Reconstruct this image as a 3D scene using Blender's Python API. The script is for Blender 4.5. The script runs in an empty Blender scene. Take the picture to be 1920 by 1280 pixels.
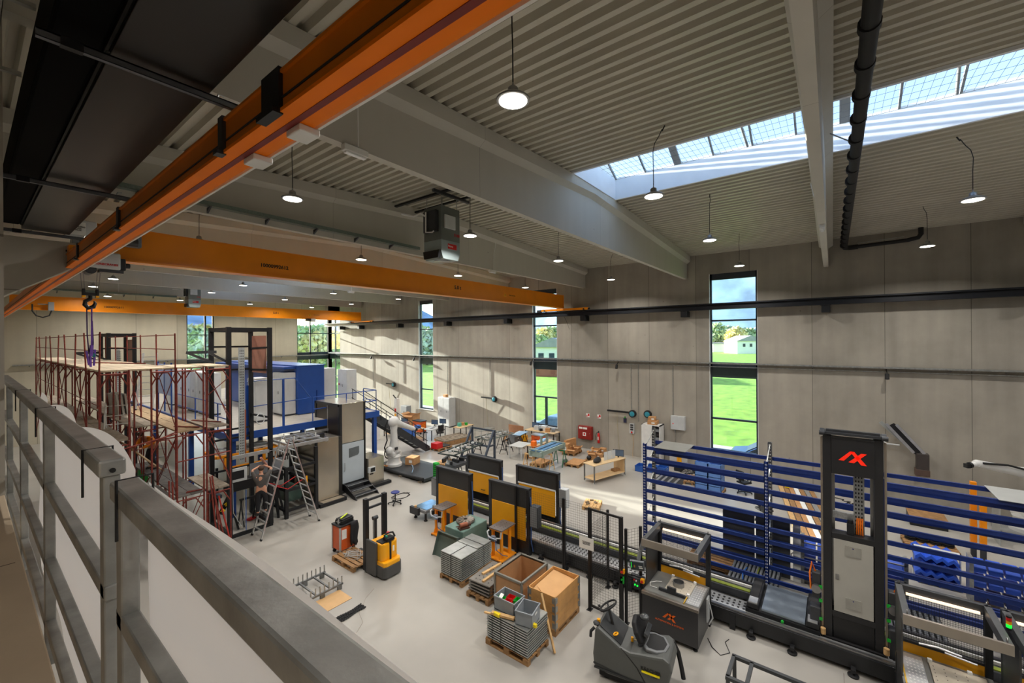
SKYK=.62; SUNE=23; EXPO=.2; LAMPW=135
import bpy, bmesh, math, random
from math import radians as R, pi, cos, sin
from mathutils import Vector, Matrix
random.seed(7)
SC = bpy.context.scene
COL = SC.collection

# ---------------------------------------------------------------- mesh helper
class M:
    def __init__(s): s.v = []; s.f = []; s.sm = []
    def _add(s, vs, fs, sm=False):
        b = len(s.v); s.v += [tuple(v) for v in vs]
        for f in fs: s.f.append([b + i for i in f]); s.sm.append(sm)
        return s
    def box(s, x0, y0, z0, x1, y1, z1, mx=None):
        vs = [Vector((x, y, z)) for z in (z0, z1) for y in (y0, y1) for x in (x0, x1)]
        if mx: vs = [mx @ v for v in vs]
        return s._add(vs, [(0,2,3,1),(4,5,7,6),(0,1,5,4),(2,6,7,3),(0,4,6,2),(1,3,7,5)])
    def cb(s, cx, cy, cz, sx, sy, sz, rz=0, rx=0, ry=0):
        mx = Matrix.Translation((cx, cy, cz)) @ Matrix.Rotation(rz, 4, 'Z') @ Matrix.Rotation(ry, 4, 'Y') @ Matrix.Rotation(rx, 4, 'X')
        return s.box(-sx/2, -sy/2, -sz/2, sx/2, sy/2, sz/2, mx)
    def bar(s, p, q, w, h, up=(0,0,1)):
        p = Vector(p); q = Vector(q); d = q - p; L = d.length
        if L < 1e-6: return s
        d /= L; up = Vector(up)
        if abs(d.dot(up)) > .98: up = Vector((1,0,0)) if abs(d.x) < .9 else Vector((0,1,0))
        a = d.cross(up).normalized(); b = a.cross(d).normalized()
        vs = [c + a*(i*w/2) + b*(j*h/2) for c in (p, q) for j in (-1, 1) for i in (-1, 1)]
        return s._add(vs, [(0,1,3,2),(4,6,7,5),(0,4,5,1),(2,3,7,6),(0,2,6,4),(1,5,7,3)])
    def tube(s, pts, r, n=8, close=False, cap=True):
        pts = [Vector(p) for p in pts]; rs = r if isinstance(r, (list, tuple)) else [r]*len(pts)
        N = len(pts); prev = None; vs = []
        for i, p in enumerate(pts):
            if close: d = pts[(i+1) % N] - pts[i-1]
            else: d = pts[min(i+1, N-1)] - pts[max(i-1, 0)]
            d.normalize()
            if prev is None:
                a = d.orthogonal().normalized()
            else:
                a = (prev - d*prev.dot(d))
                a = a.normalized() if a.length > 1e-6 else d.orthogonal().normalized()
            prev = a; b = d.cross(a)
            vs += [p + (a*cos(2*pi*k/n) + b*sin(2*pi*k/n))*rs[i] for k in range(n)]
        fs = []
        for i in range(N if close else N-1):
            for k in range(n):
                j = (i+1) % N
                fs.append((i*n+k, i*n+(k+1) % n, j*n+(k+1) % n, j*n+k))
        if cap and not close: fs += [tuple(range(n))[::-1], tuple((N-1)*n+k for k in range(n))]
        return s._add(vs, fs, n > 5)
    def cyl(s, p, q, r, n=12, r2=None):
        return s.tube([p, q], [r, r if r2 is None else r2], n)
    def lathe(s, prof, c=(0,0,0), n=16, ax='Z', mx=None):
        vs = []
        for r, z in prof:
            for k in range(n):
                a = 2*pi*k/n; v = Vector((r*cos(a), r*sin(a), z))
                if ax == 'X': v = Vector((v.z, v.x, v.y))
                if ax == 'Y': v = Vector((v.y, v.z, v.x))
                if mx: v = mx @ v
                vs.append(v + Vector(c))
        fs = []
        for i in range(len(prof)-1):
            for k in range(n): fs.append((i*n+k, i*n+(k+1) % n, (i+1)*n+(k+1) % n, (i+1)*n+k))
        fs += [tuple(range(n))[::-1], tuple((len(prof)-1)*n+k for k in range(n))]
        return s._add(vs, fs, True)
    def sph(s, c, r, sx=1, sy=1, sz=1, n=10):
        prof = [(max(r*sin(pi*i/n), 1e-4), -r*cos(pi*i/n)) for i in range(n+1)]
        return s.lathe(prof, c, n*2-4, mx=Matrix.Diagonal((sx, sy, sz, 1)))
    def prism(s, poly, a, b, ax='Z', mx=None):
        n = len(poly); vs = []
        for t in (a, b):
            for x, y in poly:
                v = Vector((x, y, t)) if ax == 'Z' else (Vector((t, x, y)) if ax == 'X' else Vector((x, t, y)))
                vs.append(mx @ v if mx else v)
        fs = [tuple(range(n))[::-1], tuple(range(n, 2*n))] + [(i, (i+1) % n, n+(i+1) % n, n+i) for i in range(n)]
        return s._add(vs, fs)
    def quad(s, a, b, c, d): return s._add([a, b, c, d], [(0,1,2,3)])
    def mesh(s, name):
        me = bpy.data.meshes.new(name); me.from_pydata(s.v, [], s.f)
        me.polygons.foreach_set('use_smooth', s.sm); me.validate(); 
        bm = bmesh.new(); bm.from_mesh(me); bmesh.ops.recalc_face_normals(bm, faces=bm.faces); bm.to_mesh(me); bm.free()
        if any(s.sm) and not all(s.sm): pass
        return me
    def build(s, name, mat, parent=None, bv=0, label=None, loc=None):
        o = bpy.data.objects.new(name, s.mesh(name)); COL.objects.link(o)
        if mat: o.data.materials.append(mat)
        if parent: o.parent = parent
        if loc: o.location = loc
        if bv:
            b = o.modifiers.new('bevel', 'BEVEL'); b.width = bv; b.segments = 2; b.limit_method = 'ANGLE'; b.angle_limit = R(40)
        if any(s.sm):
            es = o.modifiers.new('edges', 'EDGE_SPLIT'); es.split_angle = R(42)
        if label: o['label'] = label
        return o

def tag(o, label, cat, group=None, kind=None):
    o['label'] = label
    if cat: o['category'] = cat
    if group: o['group'] = group
    if kind: o['kind'] = kind
    return o
def thing(name, label, cat, loc=(0,0,0), rz=0, group=None):
    o = bpy.data.objects.new(name, None); COL.objects.link(o); o.empty_display_size = .1
    o.location = loc; o.rotation_euler = (0, 0, rz)
    return tag(o, label, cat, group)
def struct(m, name, mat, label=None, parent=None, bv=0):
    o = m.build(name, mat, parent, bv)
    if not parent: o['kind'] = 'structure'
    if label: o['label'] = label
    return o
KIDS = {}
def dup(root, loc, rz=None, label=None, group=None, sc=None):
    def cp(o, par):
        c = o.copy(); COL.objects.link(c)
        if par: c.parent = par
        for ch in o.children: cp(ch, c)
        return c
    c = cp(root, None); c.location = loc
    if rz is not None: c.rotation_euler = (0, 0, rz)
    if label: c['label'] = label
    if group: c['group'] = group
    if sc: c.scale = (sc, sc, sc)
    return c

# ---------------------------------------------------------------- materials
def lin(c):
    return tuple(((x/255)/12.92 if x/255 <= .04045 else ((x/255+.055)/1.055)**2.4) for x in c)
MC = {}
def mt(name, rgb, r=.5, m=0.0, var=.12, sc=4, bump=0, bsc=None, emit=0, co='Object', spec=None):
    if name in MC: return MC[name]
    ma = bpy.data.materials.new(name); ma.use_nodes = True; nt = ma.node_tree; N = nt.nodes; L = nt.links
    b = N['Principled BSDF']; c = lin(rgb)
    b.inputs['Roughness'].default_value = r; b.inputs['Metallic'].default_value = m
    if spec is not None: b.inputs['Specular IOR Level'].default_value = spec
    tc = N.new('ShaderNodeTexCoord'); no = N.new('ShaderNodeTexNoise')
    no.inputs['Scale'].default_value = sc; no.inputs['Detail'].default_value = 5; L.new(tc.outputs[co], no.inputs['Vector'])
    mp = N.new('ShaderNodeMapRange'); mp.inputs[1].default_value = .3; mp.inputs[2].default_value = .7
    mp.inputs[3].default_value = 1-var; mp.inputs[4].default_value = 1+var
    L.new(no.outputs[0], mp.inputs[0])
    vm = N.new('ShaderNodeVectorMath'); vm.operation = 'SCALE'; vm.inputs[0].default_value = c
    L.new(mp.outputs[0], vm.inputs[3]); L.new(vm.outputs[0], b.inputs['Base Color'])
    if bump:
        n2 = N.new('ShaderNodeTexNoise'); n2.inputs['Scale'].default_value = bsc or sc*6; n2.inputs['Detail'].default_value = 6
        L.new(tc.outputs[co], n2.inputs['Vector'])
        bp = N.new('ShaderNodeBump'); bp.inputs['Strength'].default_value = bump; bp.inputs['Distance'].default_value = .01
        L.new(n2.outputs[0], bp.inputs['Height']); L.new(bp.outputs[0], b.inputs['Normal'])
    if emit:
        b.inputs['Emission Color'].default_value = (*c, 1); b.inputs['Emission Strength'].default_value = emit
    MC[name] = ma
    return ma
def glass(name, tint, fac=.08, rough=.02):
    ma = bpy.data.materials.new(name); ma.use_nodes = True; nt = ma.node_tree; N = nt.nodes; L = nt.links
    N.remove(N['Principled BSDF']); out = N['Material Output']
    t = N.new('ShaderNodeBsdfTransparent'); t.inputs[0].default_value = (*tint, 1)
    g = N.new('ShaderNodeBsdfGlossy'); g.inputs['Roughness'].default_value = rough
    mx = N.new('ShaderNodeMixShader'); mx.inputs[0].default_value = fac
    no = N.new('ShaderNodeTexNoise'); no.inputs['Scale'].default_value = .6
    mp = N.new('ShaderNodeMapRange'); mp.inputs[3].default_value = fac*.7; mp.inputs[4].default_value = fac*1.3
    L.new(no.outputs[0], mp.inputs[0]); L.new(mp.outputs[0], mx.inputs[0])
    L.new(t.outputs[0], mx.inputs[1]); L.new(g.outputs[0], mx.inputs[2]); L.new(mx.outputs[0], out.inputs[0])
    MC[name] = ma
    return ma
def concrete(name, rgb, axis, panel, off, var=.13, r=.8, joint=.012):
    """cast concrete: cloudy tone, per-panel tone, vertical joints, run marks, pin holes"""
    ma = bpy.data.materials.new(name); ma.use_nodes = True; nt = ma.node_tree; N = nt.nodes; L = nt.links
    b = N['Principled BSDF']; b.inputs['Roughness'].default_value = r
    g = N.new('ShaderNodeNewGeometry'); sp = N.new('ShaderNodeSeparateXYZ'); L.new(g.outputs['Position'], sp.inputs[0])
    def mth(op, a, bb=None, c=None):
        n = N.new('ShaderNodeMath'); n.operation = op
        for i, q in enumerate((a, bb, c)):
            if q is None: continue
            if isinstance(q, (int, float)): n.inputs[i].default_value = q
            else: L.new(q, n.inputs[i])
        return n.outputs[0]
    u = mth('DIVIDE', mth('SUBTRACT', sp.outputs[axis], off), panel)
    fl = mth('FLOOR', u); fr = mth('SUBTRACT', u, fl)
    wn = N.new('ShaderNodeTexWhiteNoise'); wn.noise_dimensions = '1D'; L.new(fl, wn.inputs['W'])
    dj = mth('MULTIPLY', mth('MINIMUM', fr, mth('SUBTRACT', 1.0, fr)), panel)
    jm = mth('LESS_THAN', dj, joint)
    no = N.new('ShaderNodeTexNoise'); no.inputs['Scale'].default_value = .55; no.inputs['Detail'].default_value = 8; no.inputs['Roughness'].default_value = .62
    L.new(g.outputs['Position'], no.inputs['Vector'])
    ve = N.new('ShaderNodeVectorMath'); ve.operation = 'MULTIPLY'; ve.inputs[1].default_value = (1.6, 1.6, .13); L.new(g.outputs['Position'], ve.inputs[0])
    st = N.new('ShaderNodeTexNoise'); st.inputs['Scale'].default_value = 1.6; st.inputs['Detail'].default_value = 4; L.new(ve.outputs[0], st.inputs['Vector'])
    vo = N.new('ShaderNodeTexVoronoi'); vo.inputs['Scale'].default_value = 1.1; L.new(g.outputs['Position'], vo.inputs['Vector'])
    ho = mth('LESS_THAN', vo.outputs['Distance'], .035)
    t = mth('ADD', mth('MULTIPLY', mth('SUBTRACT', no.outputs[0], .5), var*2.6), mth('MULTIPLY', mth('SUBTRACT', st.outputs[0], .5), var*1.6))
    t = mth('ADD', t, mth('MULTIPLY', mth('SUBTRACT', wn.outputs[0], .5), var*1.0))
    t = mth('ADD', 1.0, t); t = mth('MULTIPLY', t, mth('SUBTRACT', 1.0, mth('MULTIPLY', jm, .5))); t = mth('MULTIPLY', t, mth('SUBTRACT', 1.0, mth('MULTIPLY', ho, .35)))
    vm = N.new('ShaderNodeVectorMath'); vm.operation = 'SCALE'; vm.inputs[0].default_value = lin(rgb); L.new(t, vm.inputs[3]); L.new(vm.outputs[0], b.inputs['Base Color'])
    bp = N.new('ShaderNodeBump'); bp.inputs['Strength'].default_value = .12; bp.inputs['Distance'].default_value = .02; L.new(no.outputs[0], bp.inputs['Height']); L.new(bp.outputs[0], b.inputs['Normal'])
    MC[name] = ma
    return ma

BLK = mt('black_steel', (34,35,38), .45, .3, .15, 6)
DGR = mt('dark_grey_metal', (58,60,64), .45, .3, .12, 6)
GAL = mt('galvanized_steel', (168,170,168), .38, .75, .22, 9, .05)
ALU = mt('aluminium', (196,198,200), .33, .7, .08, 8)
STL = mt('brushed_steel', (150,150,150), .3, .85, .1, 5)
WHT = mt('white_plastic', (225,225,222), .4, 0, .05, 5)
LGR = mt('light_grey_paint', (196,199,200), .45, 0, .06, 3)
MGR = mt('mid_grey_paint', (128,131,134), .45, 0, .08, 4)
ORA = mt('crane_orange', (236,140,6), .34, 0, .05, 2)
ORD = mt('runway_orange', (208,116,12), .42, 0, .08, 2)
YEL = mt('safety_yellow', (245,170,10), .4, 0, .06, 3)
BLU = mt('machine_blue', (28,72,150), .38, 0, .08, 3)
DBL = mt('rack_blue', (26,50,118), .42, .1, .12, 5)
CBL = mt('crate_blue', (40,92,176), .45, 0, .1, 6)
RST = mt('rust_red_paint', (128,52,42), .6, .1, .3, 14)
WOOD = mt('pale_wood', (206,166,112), .65, 0, .16, 7)
WOD2 = mt('weathered_wood', (156,118,76), .7, 0, .25, 8)
WOD3 = mt('grey_planks', (148,136,120), .8, 0, .28, 9)
CRD = mt('cardboard', (188,140,92), .75, 0, .1, 5)
RED = mt('signal_red', (196,24,26), .4, 0, .06, 4)
DRED = mt('hydrant_red', (138,34,28), .45, 0, .06, 4)
RUB = mt('black_rubber', (22,22,24), .7, 0, .12, 10)
GRN = mt('signal_green', (20,170,50), .45, 0, .08, 6)
TEA = mt('green_tarp', (104,132,124), .5, 0, .14, 4, .2)
PAP = mt('paper_white', (236,236,232), .7, 0, .03, 5)
BLU2 = mt('pale_blue_film', (150,190,226), .3, 0, .1, 6)
SKN = mt('skin', (205,150,122), .55, 0, .06, 10)
INK = mt('black_ink', (18,18,18), .6, 0, .02, 5)
# ---------------------------------------------------------------- camera
EYE = Vector((0, 0, 7.0)); TH = R(37.38); RL = R(.4)
fw = Vector((cos(TH), sin(TH), 0)); rt = Vector((sin(TH), -cos(TH), 0)); up = Vector((0, 0, 1))
cr = rt*cos(RL) - up*sin(RL); cu = rt*sin(RL) + up*cos(RL)
cd = bpy.data.cameras.new('camera'); cam = bpy.data.objects.new('camera', cd); COL.objects.link(cam); SC.camera = cam
cam.matrix_world = Matrix(((cr.x, cu.x, -fw.x, EYE.x), (cr.y, cu.y, -fw.y, EYE.y), (cr.z, cu.z, -fw.z, EYE.z), (0, 0, 0, 1)))
cd.sensor_width = 36; cd.lens = 36*787/1920; cd.shift_y = -4.5/1920; cd.clip_start = .05; cd.clip_end = 3000

# ---------------------------------------------------------------- setting
D = 24.15; YB = 43.6; YF = -16.0
CW = concrete('concrete_side_wall', (160,154,143), 1, 2.56, .77, .24)
CWB = concrete('concrete_end_wall', (188,181,162), 0, 2.6, .5, .15)
CBM = concrete('concrete_girder', (190,187,178), 0, 6.2, .9, .07, .75, .004)
CCO = concrete('concrete_column', (170,164,153), 2, 7, 1, .09)
CFL = mt('polished_concrete_floor', (166,162,155), .36, 0, .1, .5, .03, 2, co='Object')
def ywall(name, x0, x1, holes, y0, y1, mat, zt):
    "wall normal to X with rectangular openings (ya, yb, za, zb)"
    m = M(); cuts = sorted(holes); y = y0
    for ya, yb, za, zb in cuts:
        m.box(x0, y, 0, x1, ya, zt)
        if za > 0: m.box(x0, ya, 0, x1, yb, za)
        m.box(x0, ya, zb, x1, yb, zt); y = yb
    m.box(x0, y, 0, x1, y1, zt)
    return struct(m, name, mat)
WINS = [(2.98, 5.22), (14.66, 16.66), (26.85, 28.7)]
ywall('wall_right', D, D+.42, [(a, b, 1.02, 10.38) for a, b in WINS]+[(41.25, YB, .3, 10.1)], YF, YB, CW, 11.75)
m = M()                                   # far end wall with tall windows
x = -3.4
for a, b, za, zb in ((11.55, 13.56, 1.0, 10.0), (20.8, D, .3, 10.1)):
    m.box(x, YB, 0, a, YB+.4, 12.2); m.box(a, YB, 0, b, YB+.4, za); m.box(a, YB, zb, b, YB+.4, 12.2); x = b
struct(m, 'wall_back', CWB)
m = M(); m.box(-.35, 6.65, 0, -.05, YB, 12.0); m.box(-3.6, YF, 0, -3.3, 6.65, 12.0); m.box(-3.6, 6.65, 0, -.05, 6.95, 12.0)
struct(m, 'wall_left', CCO)
m = M(); m.box(-3.6, YF-.4, 0, D+.42, YF, 12.2); struct(m, 'wall_front', CW)
m = M(); m.box(-3.6, YF-.4, -.3, D+.5, YB+.5, 0); struct(m, 'floor', CFL)
m = M(); m.box(-3.3, YF, 5.28, .232, 6.15, 5.58); struct(m, 'floor_gallery', mt('gallery_screed', (196,176,150), .75, 0, .09, 1.6, .1, 20), bv=.006)
m = M()
for yy in (-1.2, 1.6, 4.2): m.box(-3.0, yy, 5.579, .2, yy+.006, 5.5815)
struct(m, 'trim_1', mt('screed_joint', (96,84,70), .9))
# columns at the gallery and the crane corbel
m = M(); m.box(-.6, 6.15, 0, .236, 6.75, 11.4); struct(m, 'column_gallery', CCO, 'grey concrete column beside the gallery railing')
m = M(); m.box(-.3, 12.3, 0, .44, 12.85, 11.4)
m.prism([(.42, 9.02), (1.45, 9.02), (1.45, 8.56), (.42, 7.83)], 12.3, 12.85, 'Y')
struct(m, 'column_corbel', CCO, 'concrete column with a tapered corbel carrying the crane runway', bv=.012)
# roof: trapezoidal deck, ribs along the hall, open along the ridge for the skylights
def zr(x): return 12.02 - .05*abs(x-12.6)
DECK = mt('roof_deck_sheet', (192,188,175), .45, .1, .06, 1)
SKYS = [(-13.0, 6.1), (19.0, 36.6)]
def deck(m, xa, xb, ya, yb):
    x = xa; pr = []
    while x < xb-.01:
        for dx, h in ((0, 0), (.11, 0), (.148, .13), (.245, .13), (.283, 0)):
            pr.append((min(x+dx, xb), h))
        x += .283
    vs = []; fs = []
    for px_, h in pr:
        for yy in (ya, yb): vs.append((px_, yy, zr(px_)+h))
    for i in range(len(pr)-1):
        if abs(pr[i][0]-pr[i+1][0]) > 1e-5 or pr[i][1] != pr[i+1][1]: fs.append((2*i, 2*i+2, 2*i+3, 2*i+1))
    m._add(vs, fs)
m = M(); deck(m, -3.4, 11.1, YF, YB); deck(m, 14.1, D+.1, YF, YB)
yy = YF
for a, b in SKYS: deck(m, 11.1, 14.1, yy, a); yy = b
deck(m, 11.1, 14.1, yy, YB)
m.box(-3.6, YF-.4, 12.16, 11.0, YB+.4, 12.3); m.box(14.2, YF-.4, 12.16, D+.5, YB+.4, 12.3)
yy = YF-.4
for a, b in SKYS+[(YB+.4, 0)]: m.box(11.0, yy, 12.16, 14.2, a-.09, 12.3); yy = b+.09
struct(m, 'ceiling', DECK)
# girders
BY = [.225+6.17*k for k in range(-2, 7)]
for k, y in enumerate(BY):
    m = M(); xs = [-.5, 6, 12.6, 18.5, D-.1]
    pr = [(-.09, 10.2, 0), (.09, 10.2, 0), (.09, -.42, 1), (.26, -.3, 1), (.26, -.005, 1), (-.26, -.005, 1), (-.26, -.3, 1), (-.09, -.42, 1)]
    n = len(pr)
    vs = [(x, y+dy, (zr(x)+z) if rel else z) for x in xs for dy, z, rel in pr]
    fs = [(i*n+j, i*n+(j+1) % n, (i+1)*n+(j+1) % n, (i+1)*n+j) for i in range(len(xs)-1) for j in range(n)]
    fs += [tuple(range(n)), tuple((len(xs)-1)*n+j for j in range(n))]
    m._add(vs, fs)
    struct(m, 'roof_beam', CBM, 'deep precast concrete roof girder spanning the hall')
# skylights on the ridge
SKG = glass('skylight_glass', (.93,.96,1.0), .05, .1)
CURB = mt('white_curb_lining', (232,236,242), .5, 0, .03, 2)
NET = mt('safety_net_wire', (70,74,80), .5, .3)
for s, (a, b) in enumerate(SKYS):
    t = bpy.data.objects.new('window_%d' % (20+s), None); COL.objects.link(t); t['kind'] = 'structure'; t['label'] = 'ridge skylight with white curb and pitched glazing'
    m = M(); zc = 12.68
    m.box(11.02, a, 11.92, 11.1, b, zc); m.box(14.1, a, 11.92, 14.18, b, zc); m.box(11.02, a-.08, 11.92, 14.18, a, zc); m.box(11.02, b, 11.92, 14.18, b+.08, zc)
    m._add([(11.02,b,zc),(14.18,b,zc),(12.6,b,13.5),(11.02,a,zc),(14.18,a,zc),(12.6,a,13.5)], [(0,1,2),(3,5,4)])
    m.build('skylight_curb', CURB, t)
    m = M(); m.quad((11.04,a,zc),(11.04,b,zc),(12.6,b,13.48),(12.6,a,13.48)); m.quad((14.16,a,zc),(12.6,a,13.48),(12.6,b,13.48),(14.16,b,zc)); m.build('glazing', SKG, t)
    y = a; k = 0
    while y <= b+.01:
        w = .05 if k % 4 else .22
        m = M(); m.bar((11.08,y,zc-.03),(12.6,y,13.45),w,.07); m.bar((14.12,y,zc-.03),(12.6,y,13.45),w,.07)
        if k % 4 == 2: m.cyl((13.9,y+.1,zc-.12),(12.9,y+.2,13.1),.035)
        m.build('glazing_bar', MGR, t); y += 1.06; k += 1
    m = M(); y = a
    for q in range(9): m.bar((11.1+.375*q, a, zc-.06),(11.1+.375*q, b, zc-.06),.006,.006)
    while y < b: m.bar((11.1,y,zc-.06),(14.1,y,zc-.06),.006,.006); y += .16
    m.build('safety_net', NET, t)
# windows of the right wall and the end wall
FRM = mt('anthracite_frame', (52,60,68), .4, .2, .06, 4)
GLA = glass('window_glass', (.92,.96,.97), .06, .01)
SPN = mt('spandrel_panel', (58,72,72), .25, .2, .08, 2)
RVL = mt('window_reveal', (206,208,206), .6, 0, .04, 3)
def win_y(i, ya, yb, mull=False):
    t = bpy.data.objects.new('window_%d' % i, None); COL.objects.link(t); t['kind'] = 'structure'
    x = D+.2; z0, z1 = 1.02, 10.38; f = M()
    for y in (ya+.05, yb-.05): f.bar((x, y, z0), (x, y, z1), .1, .12)
    for z, w in ((z0+.05, .1), (z1-.16, .32), (8.14-1.6*0, .0), (7.9, .09), (5.42+.12, .24), (2.72 if not mull else 3.0, .09)):
        if w: f.bar((x, ya, z), (x, yb, z), .12, w)
    if mull: f.bar((x, (ya+yb)/2, z0), (x, (ya+yb)/2, 3.0), .12, .16)
    f.build('window_frame', FRM, t)
    m = M(); m.box(x-.05, ya+.1, 4.9, x+.05, yb-.1, 5.7); m.build('spandrel', SPN, t)
    m = M(); m.box(x-.008, ya+.1, z0+.1, x+.008, yb-.1, z1-.3); m.build('pane', GLA, t)
    m = M(); m.box(D-.003, ya-.01, z0, D+.16, ya+.02, z1); m.box(D-.003, yb-.02, z0, D+.16, yb+.01, z1); m.box(D-.05, ya-.03, z0-.04, D+.2, yb+.03, z0+.005); m.build('window_sill', RVL, t)
    return t
win_y(1, *WINS[0]); win_y(2, *WINS[1], mull=True); win_y(3, *WINS[2])
def win_x(i, xa, xb, z0, z1, verts, hz, sp):
    t = bpy.data.objects.new('window_%d' % i, None); COL.objects.link(t); t['kind'] = 'structure'; y = YB+.2; f = M()
    for x, w in verts: f.bar((x, y, z0), (x, y, z1), .12, w, up=(1,0,0))
    for z, w in hz: f.bar((xa, y, z), (xb, y, z), .12, w)
    f.build('window_frame', FRM, t)
    if sp: m = M(); m.box(xa, y-.05, sp[0], xb, y+.05, sp[1]); m.build('spandrel', SPN, t)
    m = M(); m.box(xa+.03, y-.008, z0, xb-.03, y+.008, z1); m.build('pane', GLA, t)
win_x(4, 11.55, 13.56, 1.0, 10.0, [(11.6,.1),(12.93,.14),(13.51,.1)], [(1.05,.1),(9.9,.2),(7.55,.08),(5.25,.16)], (5.0, 5.5))
win_x(5, 20.8, D+.2, .3, 10.1, [(20.86,.1),(22.25,.12),(D+.2,.3)], [(.4,.16),(10.0,.22),(7.75,.09),(5.65,.25),(3.2,.1)], (5.0, 5.7))
t = bpy.data.objects.new('window_6', None); COL.objects.link(t); t['kind'] = 'structure'; f = M(); x = D+.2
for y, q in ((41.3, .1), (42.5, .12)): f.bar((x, y, .3), (x, y, 10.1), .12, q)
for z, q in ((.4,.16),(10.0,.22),(7.75,.09),(5.65,.25),(3.2,.1)): f.bar((x, 41.25, z), (x, YB+.1, z), .12, q)
f.build('window_frame', FRM, t)
m = M(); m.box(x-.05, 41.25, 5.0, x+.05, YB+.1, 5.7); m.build('spandrel', SPN, t)
m = M(); m.box(x-.008, 41.25, .4, x+.008, YB+.1, 10.0); m.build('pane', GLA, t)
m = M(); m.box(D+.05, YB+.05, 0, D+.35, YB+.35, 12.2); struct(m, 'column_corner', FRM)
m = M(); m.box(D, 41.3, 10.1, D+.42, YB+.4, 12.2); m.box(D, YB, 0, D+.42, YB+.4, .3); struct(m, 'trim_2', CW)
# ---------------------------------------------------------------- writing
def text(s, size, loc, rot, mat, parent=None, name='lettering', ext=.002, sx=1, bold=0):
    c = bpy.data.curves.new(name, 'FONT'); c.body = s; c.size = size; c.extrude = ext; c.align_x = 'CENTER'; c.align_y = 'CENTER'
    c.offset = bold; c.space_line = .9; c.resolution_u = 3
    tmp = bpy.data.objects.new(name, c); me = bpy.data.meshes.new_from_object(tmp); bpy.data.objects.remove(tmp)
    me.name = name; me.materials.clear(); me.materials.append(mat)
    o = bpy.data.objects.new(name, me); COL.objects.link(o); o.location = loc; o.rotation_euler = rot; o.scale = (sx, 1, 1)
    if parent: o.parent = parent
    return o
FY = (pi/2, 0, 0)            # reads from the -Y side
FX = (pi/2, 0, -pi/2)        # reads from the -X side
# ---------------------------------------------------------------- pendant lamps
LEN = mt('lamp_lens', (255, 246, 232), .4, 0, .02, 3, emit=9)
LHS = mt('lamp_housing', (150,150,150), .35, .5, .06, 6)
def lamp_proto():
    t = thing('pendant_lamp', '', 'lamp', (0,0,10.2))
    m = M(); m.lathe([(.225,0),(.23,.02),(.2,.045),(.12,.085),(.075,.1),(.07,.17),(.05,.19),(.012,.2),(.012,.25)], n=20); m.build('lamp_housing', LHS, t)
    m = M(); m.lathe([(.19,-.006),(.19,.004)], n=20); m.build('lamp_lens', LEN, t)
    m = M(); pts = [(0,0,.24),(0,0,.7),(.012,.01,1.0),(-.03,0,1.2),(-.12,.02,1.35),(-.2,.0,1.52)]
    m.tube(pts, .009, 6); m.tube([(-.2,0,1.48),(-.26,0,1.6)], .015, 5); m.build('cord', RUB, t)
    return t
LP = lamp_proto(); lamp_n = 0
LA = {}
LAMPS = [(4.51,3.4,'nearest, over the hall floor in front of the first girder'),(4.55,9.7,'between the orange runway and the heater'),(9.5,3.2,'in front of the near end of the skylight'),
 (14.95,3.2,'below the deck just right of the skylight'),(14.5,-2.65,'on the far right below the second deck bay'),(20.9,-2.7,'beside the bend of the black drain pipe'),
 (21.1,3.3,'just above the tall window nearest the camera'),(21.5,9.6,'in front of the dark wall panel by the crane end'),(14.9,8.95,'below the deck between two girders right of the heater'),
 (9.55,8.9,'just right of the hanging heater'),(9.65,14.9,'just above the near crane girder, below the heater'),(4.64,16.2,'above the left end of the near crane girder'),
 (15.15,14.96,'above the load mark of the near crane'),(21.3,15.2,'in front of the second tall window'),(4.67,29.1,'below the near crane beside its hoist'),(9.84,27.0,'below the near crane serial number'),
 (15.4,27.1,'below the near crane load mark'),(20.8,27.1,'by the far right wall below the near crane'),(6.2,40.5,'above the far crane at its left end'),(10.3,40.4,'above the far crane near its small heater'),
 (15.2,40.3,'above the far crane girder beyond the second heater'),(20.6,40.2,'above the right end of the far crane'),(9.7,21.2,'hidden behind the near crane girder on the left'),(15.1,21.2,'hidden behind the near crane girder on the right'),
 (4.6,21.3,'behind the near crane hoist'),(21.0,21.2,'between the girders by the right wall'),(4.6,34,'beyond the near crane on the left'),(10,32.6,'beyond the near crane in the middle'),(15.3,34,'beyond the near crane on the right'),(21,34,'beyond the near crane by the corner window')]
for i, (x, y, d) in enumerate(LAMPS):
    o = LP if i == 0 else dup(LP, (x, y, 10.2))
    o.location = (x, y, 10.2); o['label'] = 'round pendant high-bay lamp ' + d; o['group'] = 'pendant high-bay lamps'
    o.rotation_euler = (0, 0, 1.1*i if i else .4)
LD = bpy.data.lights.new('pendant_light', 'AREA'); LD.shape = 'DISK'; LD.size = .36; LD.energy = LAMPW; LD.color = (1, .95, .88); LD.spread = R(150)
for i, (x, y) in enumerate([(a, b) for a, b, c in LAMPS] + [(9.5,-2.7),(4.5,-2.7),(4.5,-9),(9.5,-9),(15,-9),(21,-9)]):
    l = bpy.data.objects.new('pendant_light', LD); COL.objects.link(l); l.location = (x, y, 10.185)
LG_ = LD.copy(); LG_.energy = LAMPW*.32
for x, y in ((-1.6,-1.0),(-1.6,-5)): l = bpy.data.objects.new('gallery_fill', LG_); COL.objects.link(l); l.location = (x, y, 10.185)  # unseen fill lights added to brighten the railing and gallery floor
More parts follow.
